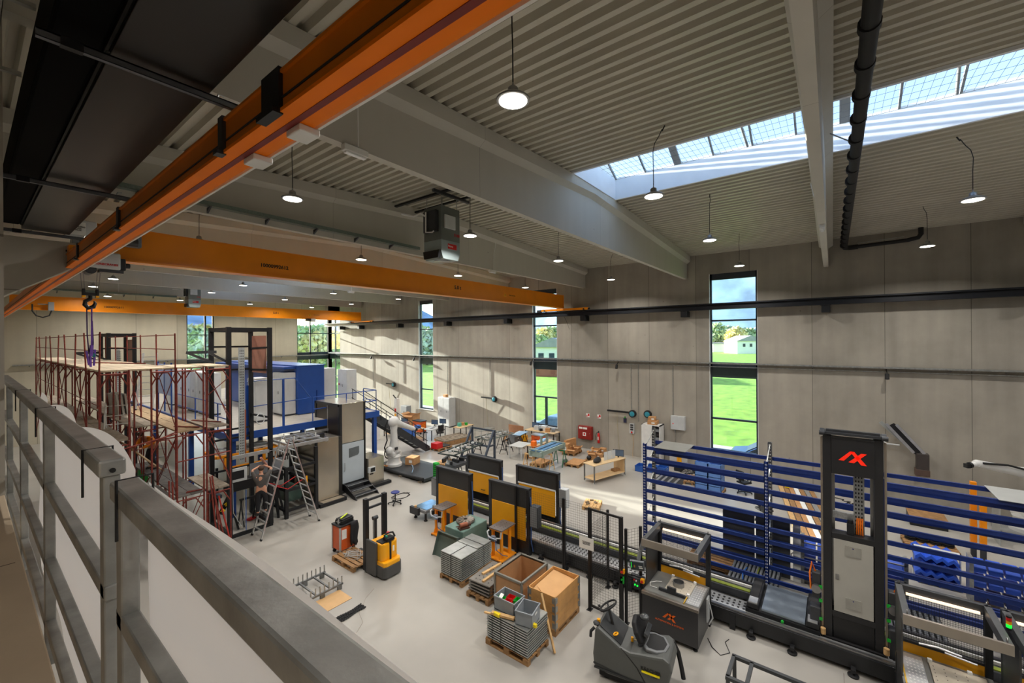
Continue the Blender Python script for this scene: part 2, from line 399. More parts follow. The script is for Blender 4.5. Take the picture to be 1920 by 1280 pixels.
# ---------------------------------------------------------------- emergency battens and conduits
def batten(loc, rz, lab):
    t = thing('emergency_light', lab, 'emergency light', loc, rz, 'emergency light battens')
    m = M(); m.box(-.22,-.06,-.11,.22,.06,0); m.build('housing', WHT, t, .012)
    m = M(); m.box(-.19,-.045,-.145,.19,.045,-.11); m.build('diffuser', mt('batten_diffuser', (236,238,240), .2), t, .015)
    m = M(); m.tube([(0,-.09,0),(0,-.09,.72),(-.05,-.2,.92),(-.05,-.27,1.3)], .012, 6); m.build('conduit', WHT, t)
    return t
batten((3.98,6.3,10.2), 0, 'white emergency light batten under the nearest girder')
batten((14.9,12.5,10.2), 0, 'white emergency light batten under the girder behind the heater')
batten((15.03,.22,10.2), pi, 'white emergency light batten under the girder beside the drain pipe')
batten((15.3,24.8,10.2), 0, 'white emergency light batten under the far girder above the corner window')
batten((6.2,37.2,10.2), 0, 'white emergency light batten under the last girder behind the crane hook')
# ---------------------------------------------------------------- drain pipe
t = thing('drain_pipe', 'thick black drain pipe running below the deck beside a girder and along the wall', 'pipe', (0,0,0))
P1 = [(2.0,-.38,10.86),(23.55,-.44,10.93)]
m = M(); m.tube(P1, .1, 14); x = 3.0
m.build('straight_pipe', RUB, t)
while x < 23.4:
    m = M(); m.cyl((x,-.385,10.86+.07*(x-2)/21.5),(x+.12,-.385,10.86+.07*(x-2)/21.5),.122,14); m.build('coupler', RUB, t); x += .95
m = M(); m.tube([(23.45,-.44,10.93),(23.7,-.46,10.935),(23.85,-.6,10.94),(23.88,-.9,10.95)], .105, 12); m.tube([(23.88,-.85,10.95),(23.88,-2.55,11.0)], .08, 12)
m.tube([(23.88,-2.5,11.0),(23.88,-2.82,11.06),(23.88,-2.9,11.2),(23.88,-2.9,11.5)], .085, 12); m.build('bend', RUB, t)
m = M(); m.bar((23.86,-.9,11.1),(23.86,-2.4,11.16),.04,.02); m.build('pipe_clip', GAL, t)
for x in (4.6, 10.9): m = M(); m.cyl((x,.02,11.2),(x+.02,-.3,10.95),.012,6); m.build('hanger', GAL, t)
# ---------------------------------------------------------------- crane runway rails
CB = mt('rail_black', (30,32,38), .42, .3, .1, 4)
t = thing('crane_rail', 'long black crane rail on brackets along the window wall', 'crane rail', (23.7,0,8.45))
m = M(); y0, y1 = YF+.5, YB-.1
m.box(-.15,y0,0,.15,y1,.03); m.box(-.15,y0,.27,.15,y1,.3); m.box(-.012,y0,.03,.012,y1,.27); m.box(-.03,y0,.3,.03,y1,.34); m.build('rail_beam', CB, t)
for y in (-6.0,.24,6.36,12.43,18.57,24.74,30.88,36.95,40.4):
    m = M(); m.box(-.17,y-.16,-.34,.45,y+.16,-.02); m.box(-.2,y-.2,-.02,.2,y+.2,.0); m.build('bracket', BLK, t, .008)
m = M(); m.tube([(.1,13.9,0),(.12,13.7,-.4),(.08,13.5,-.85)], .01, 5); m.build('loose_cable', RUB, t)
t = thing('crane_runway', 'orange runway girder with dark slot passing overhead along the gallery', 'crane runway', (1.39,0,8.5))
m = M(); y0, y1 = -6, YB-.3
m.box(-.1,y0,.03,-.02,y1,.27); m.box(.02,y0,.03,.1,y1,.27); m.box(-.12,y0,.26,.12,y1,.28); m.build('web', ORD, t)
m = M(); m.box(-.12,y0,0,-.02,y1,.025); m.box(.02,y0,0,.12,y1,.025); m.build('bottom_flange', mt('flange_orange', (250,128,6), .55, 0, .05, 2, spec=.2), t)
m = M(); m.box(-.022,y0,-.004,.022,y1,.012); m.build('slot_strip', mt('slot_red', (120,20,8), .5), t)
m = M(); m.tube([(-.108,y0,.1),(-.108,y1,.1)], .007, 5); m.build('signal_cable', RUB, t)
m = M(); m.bar((.16,y0,.03),(.16,y1,.03),.02,.05); m.build('busbar', WHT, t)
for y, w_, c in ((3.0,.13,BLK),(3.9,.045,DGR),(7.6,.05,DGR),(10.9,.05,DGR)):
    m = M(); m.box(-.13,y-w_,.02,-.102,y+w_,.3); m.box(-.165,y-w_,-.01,-.1,y+w_,.025); m.build('clamp', c, t)
for y in (3.0,3.75): m = M(); m.box(.02,y-.1,-.05,.17,y+.1,.0); m.build('end_switch', WHT, t, .01)
# ---------------------------------------------------------------- overhead black panels on strut channels
PNL = mt('duct_black', (26,23,21), .3, .1, .1, 1.2)
t = thing('radiant_panel', 'wide black overhead heating panel hung along the gallery edge', 'heating panel', (.6,0,8.9))
m = M(); m.box(0,-5,0,.56,10.75,.03); m.build('panel_sheet', PNL, t, .004)
m = M(); m.box(0,-5,.03,.03,10.75,.28); m.box(.53,-5,.03,.56,10.75,.28); m.build('panel_edge', PNL, t)
t = thing('black_duct', 'narrow black overhead duct beside the wide black panel', 'duct', (.33,0,8.95))
m = M(); m.box(0,-5,.0,.25,10.7,.4); m.build('duct_body', mt('duct_gloss_black', (7,7,7), .6, 0, .1, 2, spec=.03), t, .02)
m = M(); m.tube([(.27,-5,.02),(.27,10.7,.02)], .02, 8); m.build('pipe', BLK, t)
t = thing('cable_ladder', 'perforated galvanized cable tray hung above the gallery', 'cable tray', (.02,0,9.35))
m = M(); m.box(0,-5,0,.16,6.1,.004); m.box(0,-5,0,.004,6.1,.06); m.box(.156,-5,0,.16,6.1,.06); m.build('tray', GAL, t)
y = -2
HOL = mt('tray_slots', (60,60,58), .7)
m = M()
y = 1.0
while y < 6: 
    for q in (.03,.075,.12): m.box(q-.012,y,-.002,q+.012,y+.05,.0005)
    y += .09
m.build('slot', HOL, t)
for y in (2.2,3.3,4.4,5.6): m = M(); m.bar((-.12,y,-.02),(.3,y,-.02),.04,.03); m.build('tray_bracket', GAL, t)
for y, lab in ((3.75,'nearest grey strut channel under the black overhead panels'),(7.25,'middle grey strut channel under the black overhead panels'),(10.68,'far grey strut channel along the top of the corbel')):
    t = thing('strut_channel', lab, 'strut channel', (.27 if y < 10 else .4, y, 8.84), 0, 'strut channels under the black panels')
    m = M(); L_ = 1.2 if y < 10 else 1.1
    m.box(0,-.02,-.02,L_,.02,-.016); m.box(0,-.02,-.02,L_,-.016,.03); m.box(0,.016,-.02,L_,.02,.03); m.box(0,-.02,.02,L_,.02,.03); m.build('channel', mt('strut_steel', (110,114,120), .4, .6, .12, 9), t)
    m = M(); m.box(.1,-.025,-.025,.2,.025,.035); m.build('black_sleeve', BLK, t)
    for q in (.3,.93): m = M(); m.tube([(q,.03,.02),(q+.02,.05,.08),(q+.06,.06,.09)], .008, 5); m.build('hook_bolt', GAL, t)
    m = M(); m.box(L_-.06,-.03,-.05,L_,.03,.05); m.build('end_clamp', GAL, t)
t = thing('control_cabinet', 'small grey switch box with white notice hanging by the corbel', 'switch box', (1.12,10.95,8.9))
m = M(); m.box(0,0,0,.42,.16,.34); m.build('housing', LGR, t, .012)
m = M(); m.box(.06,-.004,.06,.27,-.001,.3); m.build('notice', PAP, t)
text('STEUERUNG\nKRAN\nHALLE', .035, (.165,-.006,.18), FY, INK, t, 'notice_lettering')
m = M(); m.cyl((.2,.05,-.06),(.36,.05,-.06),.05,10); m.build('cable_gland', RUB, t)
# ---------------------------------------------------------------- gantry cranes
def tri_sign(t, x, y, z, s=.2):
    m = M(); m.prism([(x-s/2, z-s*.43),(x+s/2, z-s*.43),(x, z+s*.45)], y, y-.004, 'Y'); m.build('warning_triangle', YEL, t)
    m = M(); m.prism([(x-s*.1, z-s*.25),(x+s*.1, z-s*.25),(x+.01, z+s*.2)], y-.004, y-.006, 'Y'); m.build('warning_mark', INK, t)
def crane(name, lab, Y, z, num, x0, x1, hx):
    t = thing(name, lab, 'crane', (0, Y, z))
    m = M(); m.box(x0,-.14,.02,x1,.14,.78); m.build('girder', ORA, t, .004)
    m = M(); m.box(x0,-.2,-.02,x1,.2,.02); m.box(x0,-.16,.78,x1,.16,.8); m.build('flange', ORA, t)
    m = M(); m.box(x1,-.17,-.02,x1+.015,.17,.82); m.box(x0-.015,-.17,-.02,x0,.17,.82); m.build('end_plate', ORA, t)
    for x, w_ in ((23.65, 1.7), (1.39, 1.7)):
        m = M(); m.box(x-.1,-w_,-.16,x+.1,w_,-.02); e = m.build('end_carriage', ORA, t, .01)
        m = M(); m.cyl((x-.12,-w_+.25,-.12),(x+.12,-w_+.25,-.12),.055,14); m.cyl((x-.12,w_-.25,-.12),(x+.12,w_-.25,-.12),.055,14); m.build('wheel', BLK, e)
        m = M(); m.cyl((x,-w_-.12,-.1),(x,-w_,-.1),.05,10); m.cyl((x,w_,-.1),(x,w_+.12,-.1),.05,10); m.build('buffer', RUB, e)
        m = M(); m.box(x-.2,w_,-.2,x-.02,w_+.3,-.05); m.build('drive_motor', DGR, e, .02)
    text(num, .15 if Y < 20 else .17, (5.85,-.146,.31), FY, INK, t, 'serial_number', bold=.004)
    text('5.0 t', .23, (13.8 if Y < 20 else 15.6,-.146,.4), FY, INK, t, 'load_mark', bold=.006)
    tx = 17.3 if Y < 20 else 18.4
    tri_sign(t, tx, -.142, .37, .24 if Y < 20 else .3); text('Nicht betreten', .09, (tx+.62,-.146,.36), FY, INK, t, 'warning_lettering')
    return t
c1 = crane('overhead_crane', 'near orange overhead crane girder with serial number ending 12', 13.8, 8.97, '10000992612', 1.75, 23.3, 2.0)
c2 = crane('overhead_crane', 'far orange overhead crane girder in front of the end wall', 36.4, 8.88, '10000992611', 1.6, 23.4, 18.5)
def hoist(t, x, drop, txt=True):
    m = M(); m.box(x-.26,-.62,-.3,x+.3,-.22,.08); h = m.build('hoist_housing', LGR, t, .03)
    if txt: text('KONECRANES', .062, (x+.05,-.624,-.2), FY, RED, h, 'maker_lettering', bold=.002)
    m = M(); m.box(x+.3,-.56,-.3,x+.4,-.26,-.02); m.cyl((x+.38,-.4,-.16),(x+.5,-.4,-.16),.06,10); m.build('hoist_motor', BLK, t, .02)
    m = M(); m.box(x-.05,-.55,-.37,x+.36,-.28,-.3); m.cyl((x-.2,-.6,-.34),(x-.2,-.25,-.34),.1,14); m.build('rope_drum', DGR, t)
    m = M(); m.box(x+.15,-.4,.32,x+.72,-.2,.6); m.build('trolley_plate', mt('trolley_grey', (118,130,140), .45, .2), t, .02)
    m = M(); m.cyl((x+.35,-.5,.4),(x+.62,-.5,.4),.09,12); m.bar((x-.1,-.35,.45),(x+.3,-.5,.85),.1,.08); m.build('trolley_drive', DGR, t)
    m = M(); m.box(x-.5,-.7,-.05,x-.28,-.4,.3); m.build('control_box', MGR, t, .015)
hoist(c1, 1.95, .4); 
m = M(); m.box(18.35,-.5,-.25,18.75,-.24,.02); m.build('hoist_housing', LGR, c2, .02)
m = M(); m.cyl((17.95,-.4,-.1),(18.35,-.4,-.1),.12,12); m.tube([(18.1,-.35,0),(17.8,-.4,-.2),(17.9,-.4,-.28)], .03, 6); m.build('hoist_motor', BLK, c2)
m = M(); m.box(3.0,-.5,-.05,3.24,-.36,.45); m.box(2.6,-.4,.28,3.1,-.36,.34); m.build('supply_box', MGR, c2, .02)
m = M(); m.tube([(2.4,-.42,.3),(2.4,-.42,-.1),(2.55,-.42,-.36),(2.8,-.42,-.45),(3.05,-.42,-.34),(3.14,-.42,-.05)], .035, 8); m.build('supply_cable', RUB, c2)
t = thing('hook_block', 'black crane hook block with yellow cheeks hanging on four ropes', 'crane hook', (1.75,13.35,8.1))
m = M()
for dx in (-.12,-.08,.1,.14): m.tube([(dx*1.3,0,.55),(dx,0,.08)], .008, 5)
m.build('wire_rope', STL, t)
for dx in (-.1,.12):
    m = M(); m.box(dx-.025,-.06,-.09,dx+.025,.06,.1); m.build('cheek_plate', RUB, t, .01)
    m = M(); m.box(dx-.03,-.065,-.1,dx+.03,.065,-.05); m.build('yellow_edge', YEL, t, .01)
m = M(); m.box(-.09,-.04,-.05,.11,.04,.02); m.cyl((.01,0,-.05),(.01,0,-.14),.035,10)
m.tube([(.01,0,-.12),(-.07,0,-.18),(-.08,0,-.26),(-.02,0,-.33),(.06,0,-.3),(.09,0,-.22),(.07,0,-.17)], [.04,.04,.045,.05,.045,.03,.015], 8); m.build('hook', BLK, t)
PUR = mt('purple_sling', (112,74,168), .7, 0, .18, 12)
t = thing('lifting_sling', 'long purple lifting slings hanging in a bunch from the crane hook', 'sling', (1.76,13.35,7.78))
m = M(); m.bar((.02,0,0),(.015,0,-.85),.075,.02); m.bar((.015,0,-.85),(0,0,-1.1),.12,.05); m.build('sling_strap', PUR, t)
m = M(); m.tube([(-.06,0,0),(-.055,0,-.6),(-.03,.01,-1.0)], .012, 6); m.tube([(.03,.02,-.3),(.045,.03,-.8),(.03,0,-1.0)], .012, 6); m.build('sling_cord', mt('dark_purple', (62,40,92), .7), t)
m = M(); m.bar((-.07,0,-.98),(-.03,0,-1.3),.07,.03); m.bar((.07,.01,-.95),(.05,0,-1.32),.07,.03); m.bar((-.01,.01,-1.0),(0,.02,-1.34),.1,.03); m.build('sling_loop', PUR, t)
m = M(); m.cb(.045,-.03,-1.08,.05,.03,.08); m.build('label_tag', mt('teal_tag', (20,110,120), .6), t)
# ---------------------------------------------------------------- unit heaters
def heater(loc, rz, s, lab, brand):
    t = thing('unit_heater', lab, 'heater', loc, rz); t.scale = (s, s, s)
    m = M(); m.box(-.42,-.42,-.1,.42,.42,1.0); m.build('casing', mt('heater_grey', (112,118,114), .45, .2, .06, 3), t, .015)
    m = M(); m.prism([(-.42,-.1),(.42,-.1),(.42,-.5),(.34,-.72),(-.34,-.72),(-.42,-.5)], -.42, .42, 'Y'); m.build('outlet_hood', mt('heater_light_grey', (150,164,166), .4, .2, .05, 3), t, .01)
    m = M(); m.lathe([(.26,-.74),(.28,-.735),(.22,-.68)], n=20); m.build('outlet_nozzle', STL, t)
    m = M(); m.prism([(-.4,-.45),(.38,-.45),(.33,-.7),(-.33,-.7)], -.5, -.42, 'X'); m.build('louver', BLK, t)
    m = M(); m.box(-.3,-.47,.28,.18,-.42,.72); m.build('terminal_box', LGR, t, .01)
    m = M(); m.box(-.56,-.3,.15,-.42,.3,.85); m.build('burner_box', DGR, t, .02)
    m = M(); m.tube([(-.55,.2,.7),(-.75,.2,.75),(-.75,.55,.72),(-1.2,.6,.7)], .03, 8); m.tube([(-.5,-.2,.2),(-.62,-.2,.1),(-.62,.1,.15),(-.62,.1,.8)], .025, 8); m.build('gas_pipe', WHT, t)
    m = M(); m.box(-.14,-.427,-.37,.26,-.421,-.2); m.build('maker_plate', RED, t)
    text(brand, .1, (-.02,-.43,-.28), FY, PAP, t, 'maker_lettering')
    text('S160', .13, (.28,-.424,.12), FY, RED, t, 'model_mark', bold=.004)
    for x, y in ((-.35,-.35),(.35,-.35),(-.35,.35),(.35,.35)): m = M(); m.cyl((x,y,1.0),(x,y,1.0+.8/s),.012,6); m.build('drop_rod', GAL, t)
    return t
heater((9.8,10.42,10.35), 0, 1.0, 'grey unit heater with red plate hanging under the deck', 'Nova')
heater((9.7,35.2,9.95), 0, .85, 'smaller looking grey heater with red plate above the far crane', 'Nova')
t = thing('ceiling_channel', 'pair of dark mounting channels under the deck above the heater', 'mounting channel', (9.8,0,11.74))
for dx in (-.45,.45): m = M(); m.box(dx-.05,6.7,-.04,dx+.05,12.3,.02); m.build('channel', BLK, t)
m = M(); m.box(-.9,9.1,-.12,.7,9.2,-.04); m.box(-.9,9.8,-.12,.7,9.9,-.04); m.build('cross_bar', DGR, t)
# ---------------------------------------------------------------- cable trays
def tray(name, lab, a, b, w_, h, br, bz, along, mat=None):
    t = thing(name, lab, 'cable tray', a); d = Vector(b)-Vector(a); m = M(); mt_ = mat or GAL
    if along == 'X':
        m.box(0,-w_/2,0,d.x,w_/2,.006); m.box(0,-w_/2,0,d.x,-w_/2+.006,h); m.box(0,w_/2-.006,0,d.x,w_/2,h)
    else:
        m.box(-w_/2,0,0,w_/2,d.y,.006); m.box(-w_/2,0,0,-w_/2+.006,d.y,h); m.box(w_/2-.006,0,0,w_/2,d.y,h)
    m.build('tray', mt_, t); q = br/2; L_ = d.x if along == 'X' else d.y
    while q < L_:
        m = M()
        if along == 'X': m.prism([(-w_/2,-.01),(w_/2+.06,-.01),(w_/2+.06,-bz)], q-.02, q+.02, 'X')
        else: m.prism([(-w_/2,-.01),(w_/2+.06,-.01),(w_/2+.06,-bz)], q-.02, q+.02, 'Y')
        m.build('bracket', DGR if along == 'X' else GAL, t); q += br
    return t
tray('cable_tray', 'greenish perforated cable tray on brackets along the girder behind the heater', (1.7,12.22,10.33), (10.3,12.22,10.33), .2, .1, 1.35, .14, 'X', mt('tray_green_grey', (126,142,136), .4, .6, .15, 20))
tray('cable_tray', 'cable tray on brackets along the last girder behind the crane hook', (1.2,36.9,10.1), (9.2,36.9,10.1), .25, .12, 1.5, .15, 'X', mt('tray_green_grey', (126,142,136), .4))
tray('cable_tray', 'long galvanized cable tray along the window wall at mid height', (D-.14,YF+1,5.62), (D-.14,43.3,5.6), .2, .07, 1.5, .07, 'Y')
tray('cable_tray', 'galvanized cable tray along the far end wall at mid height', (2.0,43.45,5.42), (24.0,43.45,5.42), .2, .09, 1.5, .08, 'X')
t = thing('conduit', 'thin galvanized conduit running below the long wall tray', 'conduit', (D-.05,0,5.48))
m = M(); m.tube([(0,YF+1,0),(0,41,-.02)], .022, 6); m.build('tube', GAL, t)
for y, z0, lab in ((30.8,3.1,'beside the third tall window'),(25.1,2.5,'down to the pale switch cabinet'),(20.55,2.7,'down to the hose reel with short arm'),(9.54,2.4,'down to the left hose reel'),(9.1,2.1,'down to the twin hose reel'),(7.12,2.45,'down to the wall cabinet by the nearest window'),(35.4,2.4,'behind the robot arm near the corner')):
    t = thing('conduit', 'vertical grey conduit '+lab, 'conduit', (D-.03,y,z0), 0, 'vertical wall conduits')
    m = M(); m.tube([(0,0,0),(0,0,5.5-z0)], .022, 6); m.build('tube', GAL, t)
for y, lab in ((10.33,'above the left hose reel'),(35.3,'near the sunlit corner'),(-1.83,'right of the nearest window'),(16.6,'beside the second tall window'),(29.0,'beside the third tall window')):
    t = thing('wall_speaker', 'small black wall speaker under the cable tray '+lab, 'speaker', (D-.3,y,5.3), 0, 'small black wall speakers')
    m = M(); m.lathe([(.05,-.13),(.075,-.12),(.075,.1),(.04,.13)], n=12, mx=Matrix.Rotation(R(20),4,'Y')); m.build('body', RUB, t)
    m = M(); m.bar((0,0,.1),(.28,.0,.28),.03,.03); m.build('arm', BLK, t)
# ---------------------------------------------------------------- gallery railing
RAI = mt('railing_zinc', (150,151,148), .36, .45, .3, 7, .12, 30)
SHT = mt('white_tarp', (232,226,222), .6, 0, .04, 2, .05, 6)
_n = SHT.node_tree; _t = _n.nodes.new('ShaderNodeBsdfTranslucent'); _t.inputs[0].default_value = (.9,.86,.84,1); _x = _n.nodes.new('ShaderNodeMixShader'); _x.inputs[0].default_value = .55
_n.links.new(_n.nodes['Principled BSDF'].outputs[0], _x.inputs[1]); _n.links.new(_t.outputs[0], _x.inputs[2]); _n.links.new(_x.outputs[0], _n.nodes['Material Output'].inputs[0])
def railing(lab, y0, y1, posts, dz):
    t = thing('gallery_railing', lab, 'railing', (.3,0,0))
    m = M(); m.box(-.035,y0,6.545+dz,.035,y1,6.6+dz); m.build('top_rail', RAI, t, .008)
    for z in (6.17, 5.74): m = M(); m.box(-.022,y0,z-.025,.022,y1,z+.025); m.build('mid_rail', RAI, t, .005)
    m = M(); m.box(-.022,y0,5.36,.022,y1,5.41); m.build('bottom_rail', RAI, t, .005)
    for y in posts: m = M(); m.box(-.022,y-.03,5.15,.022,y+.03,6.545+dz); m.build('post', RAI, t, .005)
    return t
ra = railing('galvanized railing panel nearest the camera with wide top rail', -2.5, 1.73, (1.69,-.1,-1.9), -.02)
rb = railing('galvanized railing panel farther along the gallery up to the column', 1.9, 7.9, (1.94,3.6,5.25,6.95), .01)
for y, p in ((1.6,ra),(2.15,rb),(3.75,rb),(5.3,rb)):
    m = M(); m.tube([(-.04,y,6.44),(-.04,y,6.61),(.04,y,6.61),(.04,y,6.5)], .004, 5); m.build('cable_tie', RUB, p)
m = M(); m.cyl((0,1.893,6.575),(0,1.899,6.575),.008,8); m.build('end_hole', INK, rb)
def sheet(lab, ya, yb, prof):
    m = M(); n = 60; k = 14; vs = []
    for i in range(n+1):
        y = ya+(yb-ya)*i/n
        for j in range(k+1):
            q = j/k; zt = prof(y); z = 5.2+(zt-5.2)*q
            vs.append((.366+.006*sin(y*5+q*3)+.012*sin(q*9+y*1.7)*(1-q)+max(0, z-6.55)*.35, y, z))
    m._add(vs, [(i*(k+1)+j, i*(k+1)+j+1, (i+1)*(k+1)+j+1, (i+1)*(k+1)+j) for i in range(n) for j in range(k)], True)
    o = m.build('tarpaulin', SHT); tag(o, lab, 'tarpaulin'); return o
sheet('white tarpaulin tied outside the near railing panel', -2.4, 1.75, lambda y: 6.55)
sheet('white tarpaulin bulging above the far railing panel', 1.95, 5.05, lambda y: 6.55+.05*abs(sin((y-1.95)*2.55)))
# ---------------------------------------------------------------- outside
GRS = mt('lawn_green', (122,166,52), .9, 0, .35, .9, .5, 14)
m = M(); m.box(D+5.9,-160,-.12,420,320,-.02); m.box(-150,YB+3.2,-.12,D+5.9,320,-.02); tag(m.build('lawn', GRS), 'wide bright green meadow outside beyond the paved strip', None, kind='structure')
m = M(); m.box(D+.42,-40,-.1,D+5.9,YB+3.2,-.03); m.box(-40,YB+.4,-.1,D+.42,YB+3.2,-.03); tag(m.build('pavement', mt('paving_grey', (186,186,186), .85, 0, .08, .7)), 'pale grey paved strip outside along the hall', None, kind='structure')
HIL = mt('hazed_hillside', (132,162,194), .95, 0, .38, .035, .6, .12)  # blue distance haze is put into the base colour of the wooded slopes
def ridge(name, lab, pts, base, seed, dx, dy):
    m = M(); random.seed(seed); n = len(pts); vs = []; rows = 7
    for i, (x, y, h) in enumerate(pts):
        for r in range(rows):
            q = r/(rows-1); vs.append((x+dx*q+random.uniform(-6,6), y+dy*q+random.uniform(-6,6), base+h*(sin(q*pi/2))*(1+random.uniform(-.04,.04))))
    m._add(vs, [(i*rows+r, i*rows+r+1, (i+1)*rows+r+1, (i+1)*rows+r) for i in range(n-1) for r in range(rows-1)], True)
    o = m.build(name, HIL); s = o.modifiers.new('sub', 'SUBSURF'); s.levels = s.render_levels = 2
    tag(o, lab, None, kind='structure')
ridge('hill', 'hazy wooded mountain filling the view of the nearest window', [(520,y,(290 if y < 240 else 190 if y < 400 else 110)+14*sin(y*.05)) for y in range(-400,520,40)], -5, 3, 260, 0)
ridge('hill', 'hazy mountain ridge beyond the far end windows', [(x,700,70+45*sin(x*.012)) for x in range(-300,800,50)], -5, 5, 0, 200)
LEA = [mt('leaf_green', (176,196,146), .8, 0, .35, 1.2), mt('leaf_yellow', (222,212,150), .8, 0, .3, 1.2), mt('leaf_orange', (226,180,136), .8, 0, .3, 1.2), mt('leaf_dull', (186,200,180), .8, 0, .3, 1.2)]  # leaf tones paled so the colour carries the distance haze
BRK = mt('bark', (92,78,62), .9, 0, .2, 6)
def crown_mesh(seed):
    random.seed(seed); m = M()
    for i in range(420):
        a = random.uniform(0, 6.28); q = random.uniform(-1, 1); rr = random.uniform(.55, 1)*math.sqrt(max(0, 1-q*q)); c = Vector((rr*cos(a), rr*sin(a), 1.25+q))
        s = random.uniform(.05, .12)
        for k in range(3):
            n_ = Vector((random.uniform(-1,1), random.uniform(-1,1), random.uniform(-1,1))).normalized(); u = n_.orthogonal()*s; v = n_.cross(u).normalized()*s
            p = c+Vector((random.uniform(-.2,.2), random.uniform(-.2,.2), random.uniform(-.2,.2)))
            m.quad(p-u-v, p+u-v, p+u+v, p-u+v)
    return m.mesh('crown')
CRN = [crown_mesh(s) for s in range(3)]
def tree(x, y, h, k, lab, g='trees beyond the meadow'):
    t = thing('tree', lab, 'tree', (x, y, -.05), random.uniform(0, 6), g)
    me = CRN[k % 3].copy(); me.materials.append(LEA[k]); o = bpy.data.objects.new('crown', me); COL.objects.link(o); o.parent = t; o.scale = (h*.42, h*.42, h*.43)
    m = M(); m.cyl((0,0,0),(0,0,h*.45),h*.03,7); m.build('trunk', BRK, t)
random.seed(11)
KN = ['green leafy', 'yellow autumn', 'orange autumn', 'dull green']
WH = {'A':'the nearest tall window','B':'the second tall window','C':'the third tall window','E':'the corner windows','F':'the far left end window'}
def at(px, dist):                      # a point on the ground along the bearing of a window
    a = (px-960)/787; d = fw + rt*a
    return d.x*dist, d.y*dist
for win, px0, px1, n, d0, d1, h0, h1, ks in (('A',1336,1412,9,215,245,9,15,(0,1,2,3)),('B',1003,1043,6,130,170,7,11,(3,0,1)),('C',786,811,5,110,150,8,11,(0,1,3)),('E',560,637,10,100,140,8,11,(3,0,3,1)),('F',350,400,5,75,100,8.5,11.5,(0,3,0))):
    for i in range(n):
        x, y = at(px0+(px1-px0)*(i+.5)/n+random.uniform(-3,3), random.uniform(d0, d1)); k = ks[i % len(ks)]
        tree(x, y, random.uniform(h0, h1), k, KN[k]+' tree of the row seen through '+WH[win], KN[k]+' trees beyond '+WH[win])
HW = mt('house_white', (232,230,224), .8, 0, .04, 1); HR = mt('roof_grey', (150,150,152), .7, 0, .1, 1); HB = mt('house_red_brown', (150,84,62), .8, 0, .1, 1)
def house(x, y, rz, w_, d_, h, lab, low=None):
    t = thing('house', lab, 'house', (x, y, -.05), rz)
    m = M(); m.box(-w_/2,-d_/2,0,w_/2,d_/2,h); m.build('wall', HW, t)
    m = M(); m.prism([(-d_/2-.5,h),(d_/2+.5,h),(0,h+d_*.22)], -w_/2-.6, w_/2+.6, 'X'); m.build('roof', HR, t)
    if low: m = M(); m.box(-w_/2-.05,-d_/2-.05,0,w_/2*.2,d_/2+.05,h*.6); m.build('timber_cladding', low, t)
    for i in range(3):
        m = M(); m.box(-w_/2-.08,-d_*.3+i*d_*.25,h*.55,-w_/2+.02,-d_*.3+i*d_*.25+1,h*.8); m.box(-w_*.35+i*w_*.28,-d_/2-.06,h*.5,-w_*.35+i*w_*.28+1.2,-d_/2+.02,h*.8); m.build('window', FRM, t)
x, y = at(1394, 188); house(x, y, .5, 16, 11, 5.5, 'white house with grey gable roof seen through the nearest window')
x, y = at(1352, 215); t = thing('shed', 'long low white shed behind the meadow seen through the nearest window', 'shed', (x, y, -.05), .3)
m = M(); m.box(-14,-5,0,14,5,4); m.build('wall', HW, t); m = M(); m.box(-14.5,-5.5,4,14.5,5.5,4.5); m.build('roof', HR, t)
x, y = at(1042, 82); house(x, y, .4, 9, 8, 5.5, 'white and red-brown house seen through the second tall window', HB)
# parked cars
def car(x, y, rz, col, lab, cover=False):
    t = thing('parked_car', lab, 'car', (x, y, -.03), rz)
    side = [(-2.1,.3),(2.15,.3),(2.2,.62),(2.0,.82),(1.25,.95),(.55,1.38),(-.9,1.42),(-1.75,1.05),(-2.15,.98)]
    if cover:
        m = M(); m.prism([(-2.3,0),(2.35,0),(2.3,.75),(1.3,1.0),(.55,1.5),(-.9,1.55),(-1.9,1.1),(-2.3,.8)], -.95, .95, 'Y'); m.build('car_cover', col, t, .15); return
    m = M(); m.prism(side, -.88, .88, 'Y'); m.build('body', col, t, .12)
    m = M(); m.prism([(1.18,.95),(.52,1.34),(-.88,1.38),(-1.6,1.02)], -.89, .89, 'Y'); m.build('side_window', mt('car_glass', (40,52,62), .1), t)
    m = M(); m.prism([(1.3,.96),(.6,1.4),(.56,1.36),(1.2,.93)], -.75, .75, 'Y'); m.build('windscreen', mt('car_glass', (40,52,62), .1), t)
    for xx in (-1.35, 1.4):
        for yy in (-.9, .72): m = M(); m.cyl((xx,yy,.32),(xx,yy+.2,.32),.32,16); m.build('wheel', RUB, t)
car(26.15, 2.45, pi/2+.05, mt('car_blue', (86,120,160), .2, .5, .05, 2), 'blue car parked outside the window nearest the camera')
car(26.3, 15.7, pi/2, BLU2, 'car under a pale blue cover outside the second tall window', True)
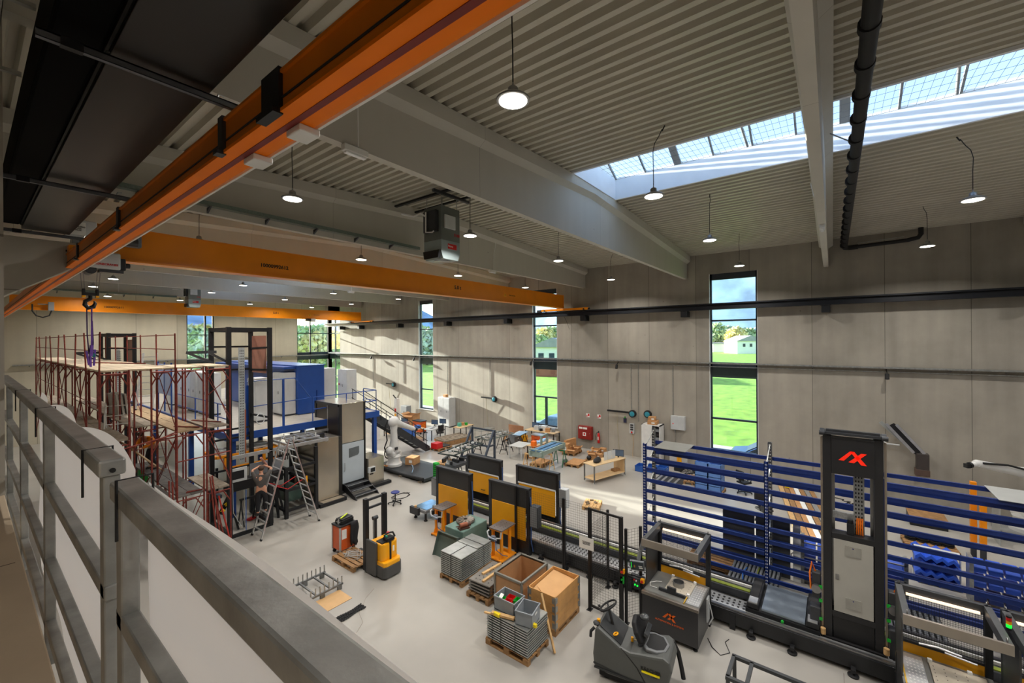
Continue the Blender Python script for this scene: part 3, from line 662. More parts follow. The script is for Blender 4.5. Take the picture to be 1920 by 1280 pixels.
# ---------------------------------------------------------------- pallets
def pallet(lab, x, y, rz=0, L_=1.2, W=.8, mat=None, z=0, g='wooden pallets', cat='pallet'):
    t = thing('wooden_pallet', lab, cat, (x,y,z), rz, g); mat = mat or WOD2
    m = M(); n = 5
    for i in range(n): yy = -W/2+W*(i+.5)/n; m.box(-L_/2,yy-.06,.122,L_/2,yy+.06,.144)
    for xx in (-L_/2+.07,0,L_/2-.07): m.box(xx-.07,-W/2,.1,xx+.07,W/2,.122)
    m.build('deck_slats', mat, t)
    for yy in (-W/2+.05,0,W/2-.05):
        m = M(); m.box(-L_/2,yy-.05,0,L_/2,yy+.05,.022)
        for xx in (-L_/2+.07,0,L_/2-.07): m.box(xx-.07,yy-.05,.022,xx+.07,yy+.05,.1)
        m.build('skid', mat, t)
    return t
def box1(name, lab, cat, x, y, z, sx, sy, sz, mat, rz=0, g=None, bv=.004):
    m = M(); m.cb(0,0,sz/2,sx,sy,sz); o = m.build(name, mat, None, bv); o.location = (x,y,z); o.rotation_euler = (0,0,rz); return tag(o, lab, cat, g)
def carton(lab, x, y, z, sx, sy, sz, rz=0, open_=False, g='cardboard boxes', cm=None):
    t = thing('cardboard_box', lab, 'cardboard box', (x,y,z), rz, g); c = cm or CRD; w = .006
    if not open_:
        m = M(); m.cb(0,0,sz/2,sx,sy,sz); m.build('carton', c, t, .004)
        m = M(); m.box(-sx/2-.001,-.025,sz-.06,sx/2+.001,.025,sz+.001); m.build('tape', mt('tape_brown', (168,122,76), .3), t)
        m = M(); m.box(-sx/2-.002,-sy*.3,sz*.3,-sx/2,sy*.05,sz*.7); m.build('label', PAP, t)
    else:
        m = M(); m.box(-sx/2,-sy/2,0,sx/2,sy/2,w)
        m.box(-sx/2,-sy/2,0,-sx/2+w,sy/2,sz); m.box(sx/2-w,-sy/2,0,sx/2,sy/2,sz); m.box(-sx/2,-sy/2,0,sx/2,-sy/2+w,sz); m.box(-sx/2,sy/2-w,0,sx/2,sy/2,sz); m.build('carton', c, t)
        for s, ax in ((-1,0),(1,0),(-1,1),(1,1)):
            m = M(); q = .3*min(sx,sy)
            if ax == 0: m.quad((s*sx/2,-sy/2,sz),(s*sx/2,sy/2,sz),(s*(sx/2+q*.8),sy/2,sz-q*.35),(s*(sx/2+q*.8),-sy/2,sz-q*.35))
            else: m.quad((-sx/2,s*sy/2,sz),(sx/2,s*sy/2,sz),(sx/2,s*(sy/2+q*.7),sz+q*.4),(-sx/2,s*(sy/2+q*.7),sz+q*.4))
            f = m.build('flap', c, t); so_ = f.modifiers.new('s','SOLIDIFY'); so_.thickness = .006
    return t
# ---------------------------------------------------------------- workshop trolley, stacker truck, stool
t = thing('workshop_trolley', 'orange tool trolley with black jacket hung over its side', 'tool trolley', (7.42,12.75,0))
OTR = mt('trolley_orange', (214,92,34), .4, 0, .06, 4)
m = M(); m.box(0,0,.14,.55,.46,.9); b = m.build('body', OTR, t, .01)
for x in (0,.55):
    for y in (0,.46): m = M(); m.cb(x,y,.52,.05,.05,.8); m.build('corner_post', ALU, t)
m = M(); m.box(-.03,-.03,.9,.58,.49,.95); m.build('top_tray', BLK, t, .01)
for x in (.04,.5):
    for y in (.05,.41): m = M(); m.cyl((x,y-.02,.06),(x,y+.02,.06),.06,14); m.box(x-.03,y-.03,.06,x+.03,y+.03,.14); m.build('caster', RUB, t)
m = M(); m.box(.06,-.012,.5,.22,.0,.8); m.build('paper_pocket', PAP, t)
t = thing('tool_case', 'black tool case lying on the orange trolley', 'tool case', (7.72,13.0,.952), R(8))
m = M(); m.box(-.24,-.17,0,.24,.17,.12); m.build('case', RUB, t, .02); m = M(); m.box(-.22,-.15,.125,.22,.15,.16); m.build('lid', BLK, t, .015); m = M(); m.box(-.245,-.1,.05,-.24,.1,.08); m.build('catch', ALU, t)
t = thing('spray_can', 'small silver can standing on the trolley edge', 'can', (7.48,12.95,.952)); m = M(); m.lathe([(.03,0),(.032,.12),(.015,.15),(.012,.18)], n=12); m.build('can', ALU, t); m = M(); m.lathe([(.012,.18),(.012,.2)], n=8); m.build('nozzle', RUB, t)
m = M(); m.bar((-.16,-.06,0),(.16,.08,.03),.05,.03); o = m.build('crowbar', mt('lime_green', (200,222,40), .4), None, .008); o.location = (7.7,12.98,1.13); tag(o, 'lime green pry bar lying on the black tool case', 'tool')
m = M(); pts = []
n = 9
vs = [(7.74+.26*i/8+.02*sin(j*1.1), 12.69+.02*sin(i*1.3+j)-.015*j/6, .99-.75*j/6+.05*sin(i*.9)*(j/6)) for j in range(7) for i in range(n)]
m._add(vs, [(j*n+i, j*n+i+1, (j+1)*n+i+1, (j+1)*n+i) for j in range(6) for i in range(n-1)], True)
o = m.build('work_jacket', mt('jacket_black', (34,34,38), .9, 0, .2, 8)); s_ = o.modifiers.new('s','SOLIDIFY'); s_.thickness = .05; tag(o, 'black work jacket hanging on the side of the orange trolley', 'jacket')
t = thing('pallet_stacker', 'orange-yellow and grey electric pallet stacker with black mast', 'pallet stacker', (7.35,10.4,0))
JY = mt('stacker_yellow', (246,172,16), .35, 0, .05, 3); JG = mt('stacker_grey', (72,72,72), .45, 0, .05, 3)
m = M(); m.prism([(.02,.02),(.1,-.06),(.6,-.06),(.7,.04),(.72,.5),(.68,.75),(.02,.75)], .04, .38, 'Z'); m.build('base_skirt', JG, t, .03)
m = M(); m.prism([(.04,.0),(.12,-.05),(.58,-.05),(.66,.04),(.67,.68),(.04,.68)], .36, .5, 'Z'); m.build('bumper_step', JY, t, .03)
m = M(); m.prism([(.06,.16),(.14,.08),(.56,.08),(.64,.16),(.66,.68),(.06,.68)], .48, 1.0, 'Z'); m.build('hood', JY, t, .04)
m = M(); m.box(-.02,.3,.04,.06,.82,1.02); m.build('side_cover', JG, t, .02)
m = M(); m.box(.1,.14,.995,.34,.44,1.03); m.build('display_panel', BLK, t, .01)
m = M(); m.box(.48,.3,.99,.62,.5,1.02); m.build('tray', BLK, t, .01)
m = M(); m.box(.31,.06,.4,.37,.11,1.04); m.build('tiller_arm', BLK, t, .01)
m = M(); m.box(.24,.08,1.02,.5,.3,1.12); m.tube([(.22,.1,1.1),(.22,.2,1.2),(.37,.22,1.22),(.52,.2,1.2),(.52,.1,1.1)], .03, 8); h = m.build('tiller_head', RUB, t, .02)
m = M(); m.box(.33,.2,1.2,.41,.27,1.25); m.build('red_button', RED, h, .008)
m = M(); m.box(.23,.12,1.15,.28,.2,1.2); m.build('green_lever', mt('lever_teal', (20,150,120), .4), h, .008)
m = M(); m.box(.42,.073,.7,.48,.08,.86); m.build('label', PAP, t)
for x in (-.03,.62):
    m = M(); m.box(x,.78,.05,x+.13,.92,2.2); m.build('mast_profile', BLK, t, .01)
for z in (2.1,1.85,.55): m = M(); m.box(.06,.84,z,.66,.9,z+.07); m.build('mast_crossbar', DGR, t, .01)
m = M(); m.cyl((.36,.86,.6),(.36,.86,1.5),.035,10); m.cyl((.28,.86,1.52),(.44,.86,1.52),.06,12); m.build('lift_cylinder', DGR, t)
for x in (.3,.42): m = M(); m.tube([(x,.87,1.5),(x,.87,.6)], .012, 5); m.build('lift_chain', BLK, t)
for x in (.05,.5): m = M(); m.box(x,.92,.05,x+.17,2.1,.11); m.build('fork', BLK, t, .01)
for x in (.12,.6): m = M(); m.cyl((x,.3,.08),(x+.08,.3,.08),.08,14); m.build('wheel', RUB, t)
pallet('dark wooden pallet in front of the stacker with a tangle of cable on it', 7.5, 12.1, pi/2, z=.0)
t = thing('cable_coil', 'loose pile of grey cable on the pallet beside the orange trolley', 'cable', (7.55,12.15,.148)); m = M(); random.seed(4)
m.tube([(.28*cos(i*.9)*(.5+.5*random.random()), .4*sin(i*.83)*(.5+.5*random.random()), .01+.05*random.random()) for i in range(60)], .008, 5); m.build('cable', mt('cable_grey', (170,168,164), .5), t)
t = thing('work_stool', 'small round stool with dark blue seat on a five-star base', 'stool', (11.2,14.9,0))
m = M(); m.lathe([(.16,.46),(.18,.48),(.18,.51),(.15,.53),(.01,.54)], n=20); m.build('seat', mt('stool_blue', (38,48,120), .5), t)
m = M(); m.cyl((0,0,.1),(0,0,.46),.025,10); m.build('column', BLK, t)
for k in range(5): a = k*2*pi/5; m = M(); m.bar((0,0,.1),(.28*cos(a),.28*sin(a),.07),.04,.03); m.sph((.28*cos(a),.28*sin(a),.035),.035,n=6); m.build('leg', RUB, t)
t = thing('floor_cable', 'dark cable lying in loops behind the blue stool', 'cable', (11.9,15.4,.01)); m = M(); m.tube([(.5*cos(i*.8)*(1-.01*i), .3*sin(i*.8+.3*sin(i)), 0) for i in range(30)], .008, 5); m.build('cable', RUB, t)
# ---------------------------------------------------------------- comb rack, board, chain, timber
t = thing('comb_rack', 'grey steel rack frame with two rows of upright pins on the floor', 'pin rack', (5.3,11.05,0)); RKS = mt('rack_steel', (116,118,118), .45, .5, .15, 8)
for y in (0,.95): m = M(); m.bar((0,y,.14),(1.2,y,.14),.05,.05); m.build('long_rail', RKS, t); 
for x in (.05,.45,.85,1.15): m = M(); m.bar((x,0,.14),(x,.95,.14),.04,.04); m.build('cross_rail', RKS, t)
for y in (0,.95):
    for i in range(10): m = M(); m.cyl((.03+i*.127,y,.14),(.03+i*.127,y,.36),.016,8); m.build('pin', GAL, t)
for x in (.1,.6,1.1):
    for y in (0,.95): m = M(); m.box(x-.06,y-.03,0,x+.06,y+.03,.12); m.build('foot', RKS, t)
box1('hardboard_sheet', 'tan hardboard sheet lying on the floor beside the pin rack', 'board', 5.88, 10.72, .001, 1.02, .64, .012, mt('hardboard_tan', (206,166,116), .6, 0, .08, 3), 0)
t = thing('drive_chain', 'black drive chains lying bundled on the floor', 'chain', (5.3,9.75,.0))
for k in range(5):
    m = M()
    for i in range(34): x = i*.032; m.cb(x, k*.045+.02*sin(i*.3+k), .02+.01*((i+k) % 2), .036, .03, .022, 0, (i % 2)*.8)
    m.build('chain_strand', RUB, t)
for (x0,y0,x1,y1,lab) in ((4.9,12.05,5.6,12.28,'pale timber offcut behind the pin rack'),(4.75,12.75,5.1,12.95,'short timber block near the railing')):
    m = M(); m.bar((0,0,.05),(x1-x0,y1-y0,.05),.1,.1); o = m.build('timber_beam', WOOD, None, .004); o.location = (x0,y0,0); tag(o, lab, 'timber')
m = M(); m.tube([(7.0,10.3,.004),(6.6,10.1,.004),(6.4,9.9,.004),(6.15,9.7,.004),(6.0,9.3,.004),(5.7,9.1,.004)], .004, 4); tag(m.build('cord', mt('cord_beige', (150,140,124), .8)), 'thin beige cord on the floor between the stacker and the chains', 'cord')
# ---------------------------------------------------------------- welding fixtures, tarp box, fan, lid
def fixture(x, y, lab):
    t = thing('clamping_stand', lab, 'fixture stand', (x,y,0), 0, 'orange clamping stands'); OF = mt('fixture_orange', (240,150,24), .4, 0, .06, 4)
    m = M(); m.box(0,0,.97,.73,.53,1.0); p = m.build('top_plate', mt('fixture_plate', (118,112,110), .5, .4, .1, 5), t, .003)
    m = M(); random.seed(int(x*10))
    for i in range(5):
        for j in range(3): m.cyl((.14+i*.11,.12+j*.14,1.0),(.14+i*.11,.12+j*.14,1.003),.012,8)
    m.build('locating_hole', INK, p)
    m = M(); m.box(.02,.02,.93,.71,.51,.97); m.build('sub_frame', OF, t)
    for xx, yy in ((.08,.08),(.08,.42),(.5,.08),(.5,.42)): m = M(); m.box(xx,yy,.06,xx+.1,yy+.06,.93); m.build('post', OF, t, .004)
    m = M(); m.box(-.03,-.03,.03,.72,.56,.07); m.build('base_plate', OF, t, .004)
    m = M(); m.prism([(-.0,.07),(.08,.07),(.08,.3)], .08, .1, 'Y'); m.prism([(-.0,.07),(.08,.07),(.08,.3)], .44, .46, 'Y'); m.build('gusset', OF, t)
    for xx in (0,.68):
        for yy in (0,.52): m = M(); m.lathe([(.05,0),(.05,.015),(.015,.02),(.015,.03)], (xx,yy,0), 10); m.build('foot', RUB, t)
    m = M(); m.tube([(-.02,.5,.92),(-.1,.5,.9),(-.12,.45,.78),(-.06,.35,.72),(.0,.2,.72),(.02,.06,.75),(.02,.03,.95)], .025, 8); m.build('clamp_pipe', LGR, t)
    m = M(); m.box(-.1,.22,.64,.0,.36,.8); m.cyl((-.12,.1,.74),(-.12,.45,.74),.03,8); m.build('clamp_drive', mt('zinc_blue', (146,156,168), .4, .5), t, .01)
    m = M(); m.tube([(-.05,.2,.7),(-.08,.15,.4),(.1,.05,.2),(.3,.0,.1)], .012, 6); m.build('hose', mt('hose_blue', (60,92,150), .5), t)
    return t
fixture(10.2, 10.93, 'orange clamping stand with drilled grey top by the left hatch module')
fixture(10.19, 8.25, 'orange clamping stand with drilled grey top by the right hatch module')
t = thing('covered_crate', 'big box wrapped in green-grey tarp standing between the two orange stands', 'covered box', (9.82,9.56,0))
m = M(); m.prism([(0,0),(1.2,0),(1.21,.82),(.0,.84)], .02, .75, 'Z'); m.build('tarp_cover', TEA, t, .03)
m = M(); m.prism([(-.03,-.03),(1.23,-.03),(1.24,.85),(-.03,.87)], .0, .12, 'Z'); m.build('tarp_hem', TEA, t, .04)
t = thing('fan_wheel', 'steel fan wheel with radial blades lying on the green tarp box', 'fan wheel', (10.45,10.05,.755))
m = M(); m.tube([(.3*cos(a*pi/14),.3*sin(a*pi/14),.05) for a in range(28)], .022, 6, close=True); m.lathe([(.29,.0),(.31,.04),(.29,.08)], n=28); m.build('rim', mt('fan_steel', (110,104,98), .5, .5, .15, 6), t)
m = M(); m.cyl((0,0,.03),(0,0,.1),.06,14); m.build('hub', INK, t)
for k in range(12): a = k*pi/6; m = M(); m.cb(.18*cos(a),.18*sin(a),.09,.22,.07,.008,a,.25); m.build('blade', mt('fan_blade', (176,170,160), .4, .6, .2, 6), t)
t = thing('gear_motor', 'rusty brown motor lying on the tarp box beside the fan wheel', 'motor', (10.05,9.72,.755), R(-20)); RS2 = mt('motor_rust', (150,88,62), .6, .2, .25, 9)
m = M(); m.cyl((-.16,0,.12),(.1,0,.12),.075,14); m.build('housing', RS2, t); m = M(); m.box(-.2,-.1,0,.16,.1,.05); m.cyl((.1,.0,.1),(.22,.0,.1),.06,12); m.cyl((-.3,0,.12),(-.16,0,.12),.015,8); m.build('base', mt('motor_dark', (84,58,48), .6, .2, .2, 8), t)
t = thing('cover_lid', 'grey-green metal cover leaning against the tarp box', 'metal lid', (9.3,9.9,0))
mx = Matrix.Rotation(R(20), 4, 'Y'); m = M(); GL = mt('lid_grey_green', (96,110,104), .4, .3, .1, 3)
m.box(0,-.45,0,.03,.45,.74,mx); m.box(-.1,-.45,0,.03,-.43,.74,mx); m.box(-.1,.43,0,.03,.45,.74,mx); m.box(-.1,-.45,.72,.03,.45,.74,mx); m.build('lid_shell', GL, t, .004)
# ---------------------------------------------------------------- sheet metal tray stacks
TRS = mt('tray_steel', (176,180,178), .32, .7, .1, 5); GAP = mt('tray_gap', (24,26,28), .8)
def tray_stack(lab, x, y, sx, sy, z, n, h, g, side='Y'):
    "each folded sheet metal tray is a thing of its own"
    gx = .045 if side == 'X' else .006; gy = .045 if side == 'Y' else .006; m = M(); m.box(0,0,.024 if side else .01,sx,sy,h-.003); nf = len(m.f); m.box(gx,gy,0,sx-.005,sy-.005,.024)
    me = m.mesh('sheet_tray'); me.materials.append(TRS); me.materials.append(GAP)
    for p in me.polygons:
        if p.index >= nf: p.material_index = 1
    for i in range(n):
        o = bpy.data.objects.new('sheet_tray', me); COL.objects.link(o); o.location = (x+random.uniform(-.006,.006), y+random.uniform(-.006,.006), z+i*h)
        tag(o, lab, 'metal tray', g)
def strap(lab, pts):
    m = M()
    for a, b in zip(pts, pts[1:]): m.bar(a, b, .014, .004)
    tag(m.build('packing_strap', INK), lab, 'strap')
pallet('wooden pallet under the two stacks of grey trays in front of the tarp box', 9.2, 8.78, 0, 1.4, .9)
tray_stack('folded grey sheet metal tray in the left stack before the tarp box', 8.52, 8.36, .68, .84, .145, 12, .055, 'trays of the left stack before the tarp box')
tray_stack('folded grey sheet metal tray in the stack nearest the right orange stand', 9.24, 8.4, .62, .8, .145, 12, .055, 'trays of the stack by the right orange stand')
strap('black strap round the left tray stack before the tarp box', [(8.505,8.78,.14),(8.505,8.78,.81),(9.2,8.78,.81)])
strap('black strap across the front of the tray stack by the orange stand', [(9.5,8.385,.14),(9.5,8.385,.81),(9.5,9.2,.81)])
pallet('wooden pallet under the tray stack with the two grey bins on top', 7.7, 5.8, pi/2, 1.2, .82)
tray_stack('folded grey sheet metal tray in the stack under the two grey bins', 7.3, 5.22, .8, 1.14, .145, 11, .055, 'trays of the stack under the grey bins', 'X')
for y in (5.55,5.95,6.2): strap('black strap down the long side of the tray stack under the bins', [(7.285,y,.14),(7.285,y,.755)])
bpy.data.objects['packing_strap.002']['label'] = 'black strap on the tray stack under the bins, nearest the corner'
bpy.data.objects['packing_strap.003']['label'] = 'black strap in the middle of the tray stack under the bins'
bpy.data.objects['packing_strap.004']['label'] = 'black strap on the tray stack under the bins, farthest from the corner'
BIN = mt('bin_grey', (140,146,152), .45, 0, .05, 4)
def bin_(name, lab, x, y, z, sx, sy, sz, mat, rz=0, g=None, t_=.012, cat='plastic bin'):
    t = thing(name, lab, cat, (x,y,z), rz, g)
    m = M(); m.box(-sx/2,-sy/2,0,sx/2,sy/2,t_); m.box(-sx/2,-sy/2,0,-sx/2+t_,sy/2,sz); m.box(sx/2-t_,-sy/2,0,sx/2,sy/2,sz); m.box(-sx/2,-sy/2,0,sx/2,-sy/2+t_,sz); m.box(-sx/2,sy/2-t_,0,sx/2,sy/2,sz); m.build('tub', mat, t)
    if sz > .2:
        m = M(); q = .012
        m.box(-sx/2-q,-sy/2-q,sz-.03,sx/2+q,-sy/2,sz); m.box(-sx/2-q,sy/2,sz-.03,sx/2+q,sy/2+q,sz); m.box(-sx/2-q,-sy/2,sz-.03,-sx/2,sy/2,sz); m.box(sx/2,-sy/2,sz-.03,sx/2+q,sy/2,sz); m.build('rim', mat, t)
        m = M(); m.box(-.06,-sy/2-.003,sz*.62,.06,-sy/2+.0,sz*.75); m.build('grip_slot', PAP, t)
    return t
bin_('storage_bin', 'grey plastic bin holding small red and green trays, on the tray stack', 7.68, 6.0, .755, .4, .58, .3, BIN, 0, 'grey bins on the tray stack')
bin_('storage_bin', 'grey plastic bin with loose metal rings, on the tray stack', 7.6, 5.42, .755, .46, .4, .3, BIN, R(12), 'grey bins on the tray stack')
for dx, dy, c, l in ((-.09,.16,GRN,'green small parts tray with leaflets, back in the grey bin'),(.07,.0,RED,'red small parts tray in the middle of the grey bin'),(-.1,-.04,RED,'red small parts tray at the bin edge beside the green tray'),(.08,-.2,GRN,'green small parts tray at the near end of the grey bin')):
    bin_('parts_tray', l, 7.68+dx, 6.0+dy, .9, .16, .18, .09, c, .1, 'small parts trays in the grey bin', .006, 'parts tray')
m = M(); m.quad((0,0,.0),(.12,.02,.03),(.1,.1,.05),(-.02,.08,.01)); o = m.build('leaflet', PAP); o.location = (7.55,6.12,1.0); s_ = o.modifiers.new('s','SOLIDIFY'); s_.thickness = .002; tag(o, 'white leaflet lying on the green tray in the grey bin', 'paper')
t = thing('ring_part', 'loose steel rings lying in the small grey bin', 'steel ring', (7.6,5.42,.77)); 
for k in range(4): m = M(); m.tube([(.05*k-.08+.05*cos(a*pi/7),.03*(k % 2)+.05*sin(a*pi/7),.02+.012*k) for a in range(14)], .01, 5, close=True); m.build('ring', STL, t)
for (a, b, w_, h_, lab) in (((7.2,6.35,.78),(7.5,5.5,.78),.05,.03,'thin pale lath lying on the tray stack'),((7.28,6.2,.79),(7.42,5.65,.79),.09,.05,'pale timber batten on the tray stack below the bins'),((8.0,5.9,.78),(7.85,6.2,.78),.05,.04,'short pale stick lying between the bin and the wooden crate'),((7.95,4.94,.02),(8.27,5.5,1.0),.045,.045,'wooden pole leaning against the tray stack and the collar crate')):
    d = Vector(b)-Vector(a); m = M(); m.bar((0,0,0), d, w_, h_); o = m.build('timber_batten', WOOD, None, .003); o.location = a; tag(o, lab, 'timber')
for x, y, lab in ((7.29,6.05,'yellow plastic clip over the batten end at the left'),(7.5,5.2,'yellow plastic clip at the near corner of the tray stack')): box1('strap_clip', lab, 'clip', x, y, .76, .07, .16, .07, mt('clip_yellow', (240,214,20), .4))
# plates pallet
pallet('wooden pallet carrying drilled steel plates and timber', 8.9, 7.6, 0, 1.15, .78)
for i in range(4):
    box1('steel_plate', ('topmost','second','third','lowest')[3-i]+' drilled steel plate of the pile between trays and open crate', 'steel plate', 8.9, 7.6, .19+i*.085, 1.05, .72, .035, mt('plate_dark', (132,128,122), .45, .5, .15, 6), .02*i)
    for k in (-.4,.0,.4): box1('spacer_block', 'wooden spacer between the drilled steel plates', 'spacer', 8.9+k, 7.27, .145+i*.085, .09, .08, .045, WOD2, 0, 'wooden spacers between the steel plates')
m = M()
for i in range(6):
    for j in range(4): m.cyl((8.5+i*.15,7.38+j*.14,.481),(8.5+i*.15,7.38+j*.14,.4825),.02,8)
o = m.build('drill_holes', INK, bpy.data.objects['steel_plate.003']); o.matrix_parent_inverse = Matrix.Translation((-8.9,-7.6,-.19-.255)) @ Matrix.Identity(4)
for (a, b, lab) in (((8.72,7.75,.5),(9.45,7.68,.5),'long pale timber on the steel plates, farther one'),((8.45,7.5,.5),(9.2,7.5,.5),'long pale timber on the steel plates, nearer one'),((8.85,7.3,.49),(9.15,7.34,.49),'short pale timber on the steel plates')):
    d = Vector(b)-Vector(a); m = M(); m.bar((0,0,0), d, .07, .05); o = m.build('timber_batten', WOOD, None, .003); o.location = a; tag(o, lab, 'timber')
# crates
t = thing('open_crate', 'open brown wooden crate with grey metal edges', 'wooden crate', (8.44,6.2,0)); PLY = mt('plywood_brown', (178,134,92), .6, 0, .12, 3); w_ = .025; W_, L_, h = 1.16, .86, .9
for nm, bx in (('side_panel',(0,0,.12,w_,L_,h)),('side_panel',(W_-w_,0,.12,W_,L_,h)),('side_panel',(w_,0,.12,W_-w_,w_,h)),('side_panel',(w_,L_-w_,.12,W_-w_,L_,h))): m = M(); m.box(*bx); m.build(nm, PLY, t)
m = M(); m.box(0,0,0,W_,L_,.12); m.build('base', WOD2, t)
ED = mt('crate_edge_grey', (132,130,122), .5, .3)
for a, b in (((0,0,h),(W_,0,h)),((0,L_,h),(W_,L_,h)),((0,0,h),(0,L_,h)),((W_,0,h),(W_,L_,h)),((0,0,.1),(0,0,h)),((0,L_,.1),(0,L_,h)),((W_,0,.1),(W_,0,h)),((W_,L_,.1),(W_,L_,h))): m = M(); m.bar(a, b, .05, .05); m.build('metal_edge', ED, t)
m = M(); m.quad((.05,.05,.14),(.05,.05,.82),(.5,.4,.5),(.6,.1,.14)); f = m.build('cardboard_flap', CRD, t); s_ = f.modifiers.new('s','SOLIDIFY'); s_.thickness = .006
box1('shipping_label', 'white label stuck on the open brown crate', 'label', 8.425, 6.75, .42, .004, .2, .12, PAP)
t = thing('collar_crate', 'tall crate of stacked pallet collars with cardboard inside', 'wooden crate', (8.41,5.2,0)); CW_ = mt('collar_wood', (198,148,88), .6, 0, .2, 3, .15, 8)
bx, by = 1.17, .78
for i in range(4):
    z0 = .144+i*.197; m = M(); m.box(0,0,z0,bx,.022,z0+.193); m.box(0,by-.022,z0,bx,by,z0+.193); m.box(0,0,z0,.022,by,z0+.193); m.box(bx-.022,0,z0,bx,by,z0+.193); m.build('pallet_collar', CW_, t)
    for x in (0,bx):
        for y in (0,by): m = M(); m.box(x-.012,y-.012,z0,x+.012,y+.012,z0+.19); m.box(min(x,x+(.09 if x == 0 else -.09)),y-.006 if y == 0 else y,z0+.03,max(x,x+(.09 if x == 0 else -.09)),y if y == 0 else y+.006,z0+.16); m.box(x-.006 if x == 0 else x,min(y,y+(.09 if y == 0 else -.09)),z0+.03,x if x == 0 else x+.006,max(y,y+(.09 if y == 0 else -.09)),z0+.16); m.build('corner_hinge', GAL, t)
m = M(); m.box(0,0,0,bx,by,.022)
for xx in (.07,bx/2,bx-.07):
    for yy in (.05,by/2,by-.05): m.box(xx-.07,yy-.05,.022,xx+.07,yy+.05,.1)
m.box(0,0,.1,bx,by,.144); m.build('pallet_base', WOD2, t)
m = M(); m.quad((.05,.04,.62),(bx-.04,.06,.8),(bx-.04,by-.04,.86),(.3,by-.04,.84)); f = m.build('cardboard_sheet', mt('kraft_board', (206,160,108), .7, 0, .05, 4), t); s_ = f.modifiers.new('s','SOLIDIFY'); s_.thickness = .006
m = M(); m.quad((.03,.03,.5),(.05,.04,.62),(.3,by-.04,.84),(.03,by-.04,.8)); f = m.build('cardboard_sheet', MC['kraft_board'], t); s_ = f.modifiers.new('s','SOLIDIFY'); s_.thickness = .006
# roller table behind the left hatch
t = thing('roller_table', 'low table with shiny bluish steel top beside the left hatch module', 'low table', (10.75,12.45,0))
m = M(); m.box(0,0,.3,1.0,.75,.42); m.build('body', MGR, t, .02); m = M(); m.box(.08,.03,.42,.95,.72,.435); m.build('steel_top', mt('top_bluish', (150,180,200), .15, .8), t)
m = M(); m.box(-.12,.3,.2,.0,.8,.48); m.build('drive_box', DGR, t, .02); m = M(); m.cyl((-.06,.5,.48),(-.06,.5,.55),.05,10); m.build('cap', WOOD, t)
for x in (.08,.92):
    for y in (.08,.67): m = M(); m.box(x-.03,y-.03,.05,x+.03,y+.03,.3); m.lathe([(.07,0),(.07,.03),(.03,.05)], (x,y,0), 12); m.build('leg', RUB, t)
# bright pallet with parts on the sunlit floor behind the fence
pallet('small pale pallet with metal parts on the sunlit floor behind the fence', 15.9, 8.0, .3, .9, .7, WOOD)
for i, (dx, dy) in enumerate(((-.2,.1),(.1,-.1),(.25,.15),(-.05,.2))): box1('metal_part', 'small flat metal part lying on the sunlit pale pallet', 'metal part', 15.9+dx, 8+dy, .146, .16, .1, .04, mt('part_brown', (120,104,84), .5, .3), i, 'parts on the sunlit pallet')
# ---------------------------------------------------------------- production line: hatch panels
def hatch(X, y0, y1, yz, lab, side, open_=False, s=-1):
    t = thing('hatch_module', lab, 'machine hatch', (X, y0, 0), 0, 'black and yellow hatch modules'); L_ = y1-y0
    for y in (0, L_):
        m = M(); m.box(-.06,y-.05,0,.1,y+.05,2.14); m.build('post', DGR if y else BLK, t, .006)
    m = M(); m.box(-.03,.05,1.5,.02,L_-.05,2.1); m.build('upper_panel', mt('panel_charcoal', (52,53,54), .42, .1, .08, 1.5), t)
    m = M(); m.box(-.07,-.05,2.1,.11,L_+.05,2.16); m.build('top_rail', DGR, t, .006)
    m = M(); m.box(-.06,.09,yz[0],-.035,L_-.09,yz[1]); d = m.build('yellow_shutter', mt('shutter_yellow', (222,156,8), .42, 0, .05, 2), t, .003)
    if open_: m = M(); m.tube([(-.06,L_/2-.1,yz[0]+.16),(-.1,L_/2-.08,yz[0]+.16),(-.1,L_/2+.08,yz[0]+.16),(-.06,L_/2+.1,yz[0]+.16)], .014, 6); m.build('handle', BLK, d)
    m = M(); m.box(-.02,.05,.02,.02,L_-.05,yz[0]-(.0 if not open_ else .35)); m.build('lower_panel', mt('panel_black', (26,26,28), .35, .1, .1, 2), t)
    if open_:
        m = M(); m.box(.05,.05,.02,.07,L_-.05,yz[0]); m.build('back_panel', MC['panel_black'], t)
        m = M(); m.bar((-.05,.06,yz[0]-.38),(-.05,L_-.06,yz[0]-.38),.04,.05); m.build('sill_rail', ALU, t)
        m = M(); m.bar((-.07,.06,yz[1]+.02),(-.07,L_-.06,yz[1]+.02),.02,.05); m.build('roller_rail', WHT, t)
    if side:
        y = -.35 if side < 0 else L_+.06
        m = M(); m.box(-.02,y,.95,.22,y+.3,1.62); b = m.build('switch_box', LGR if side < 0 and X > 12 else DGR, t, .01)
        m = M(); m.box(-.03,y+.02,.97,-.021,y+.28,1.6); m.build('box_door', MGR, b)
    m = M(); m.tube([(0,-.08,1.9),(.02,-.1,1.2),(.0,-.09,.5),(.1,-.1,.1)], .02, 6); m.build('hose', mt('hose_blue', (60,92,150), .5), t)
    return t
hatch(11.08, 10.4, 12.1, (.5,1.5), 'front left hatch module, black and yellow, behind the first orange fixture', 1)
hatch(11.1, 7.85, 9.45, (.45,1.5), 'front right hatch module, black and yellow, behind the second orange fixture', -1)
hatch(13.0, 10.55, 12.3, (.68,1.5), 'rear left hatch module with raised yellow shutter', 0, True)
hatch(13.0, 7.9, 9.7, (.55,1.5), 'rear right hatch module with white roller rail and pale side box', -1, True)
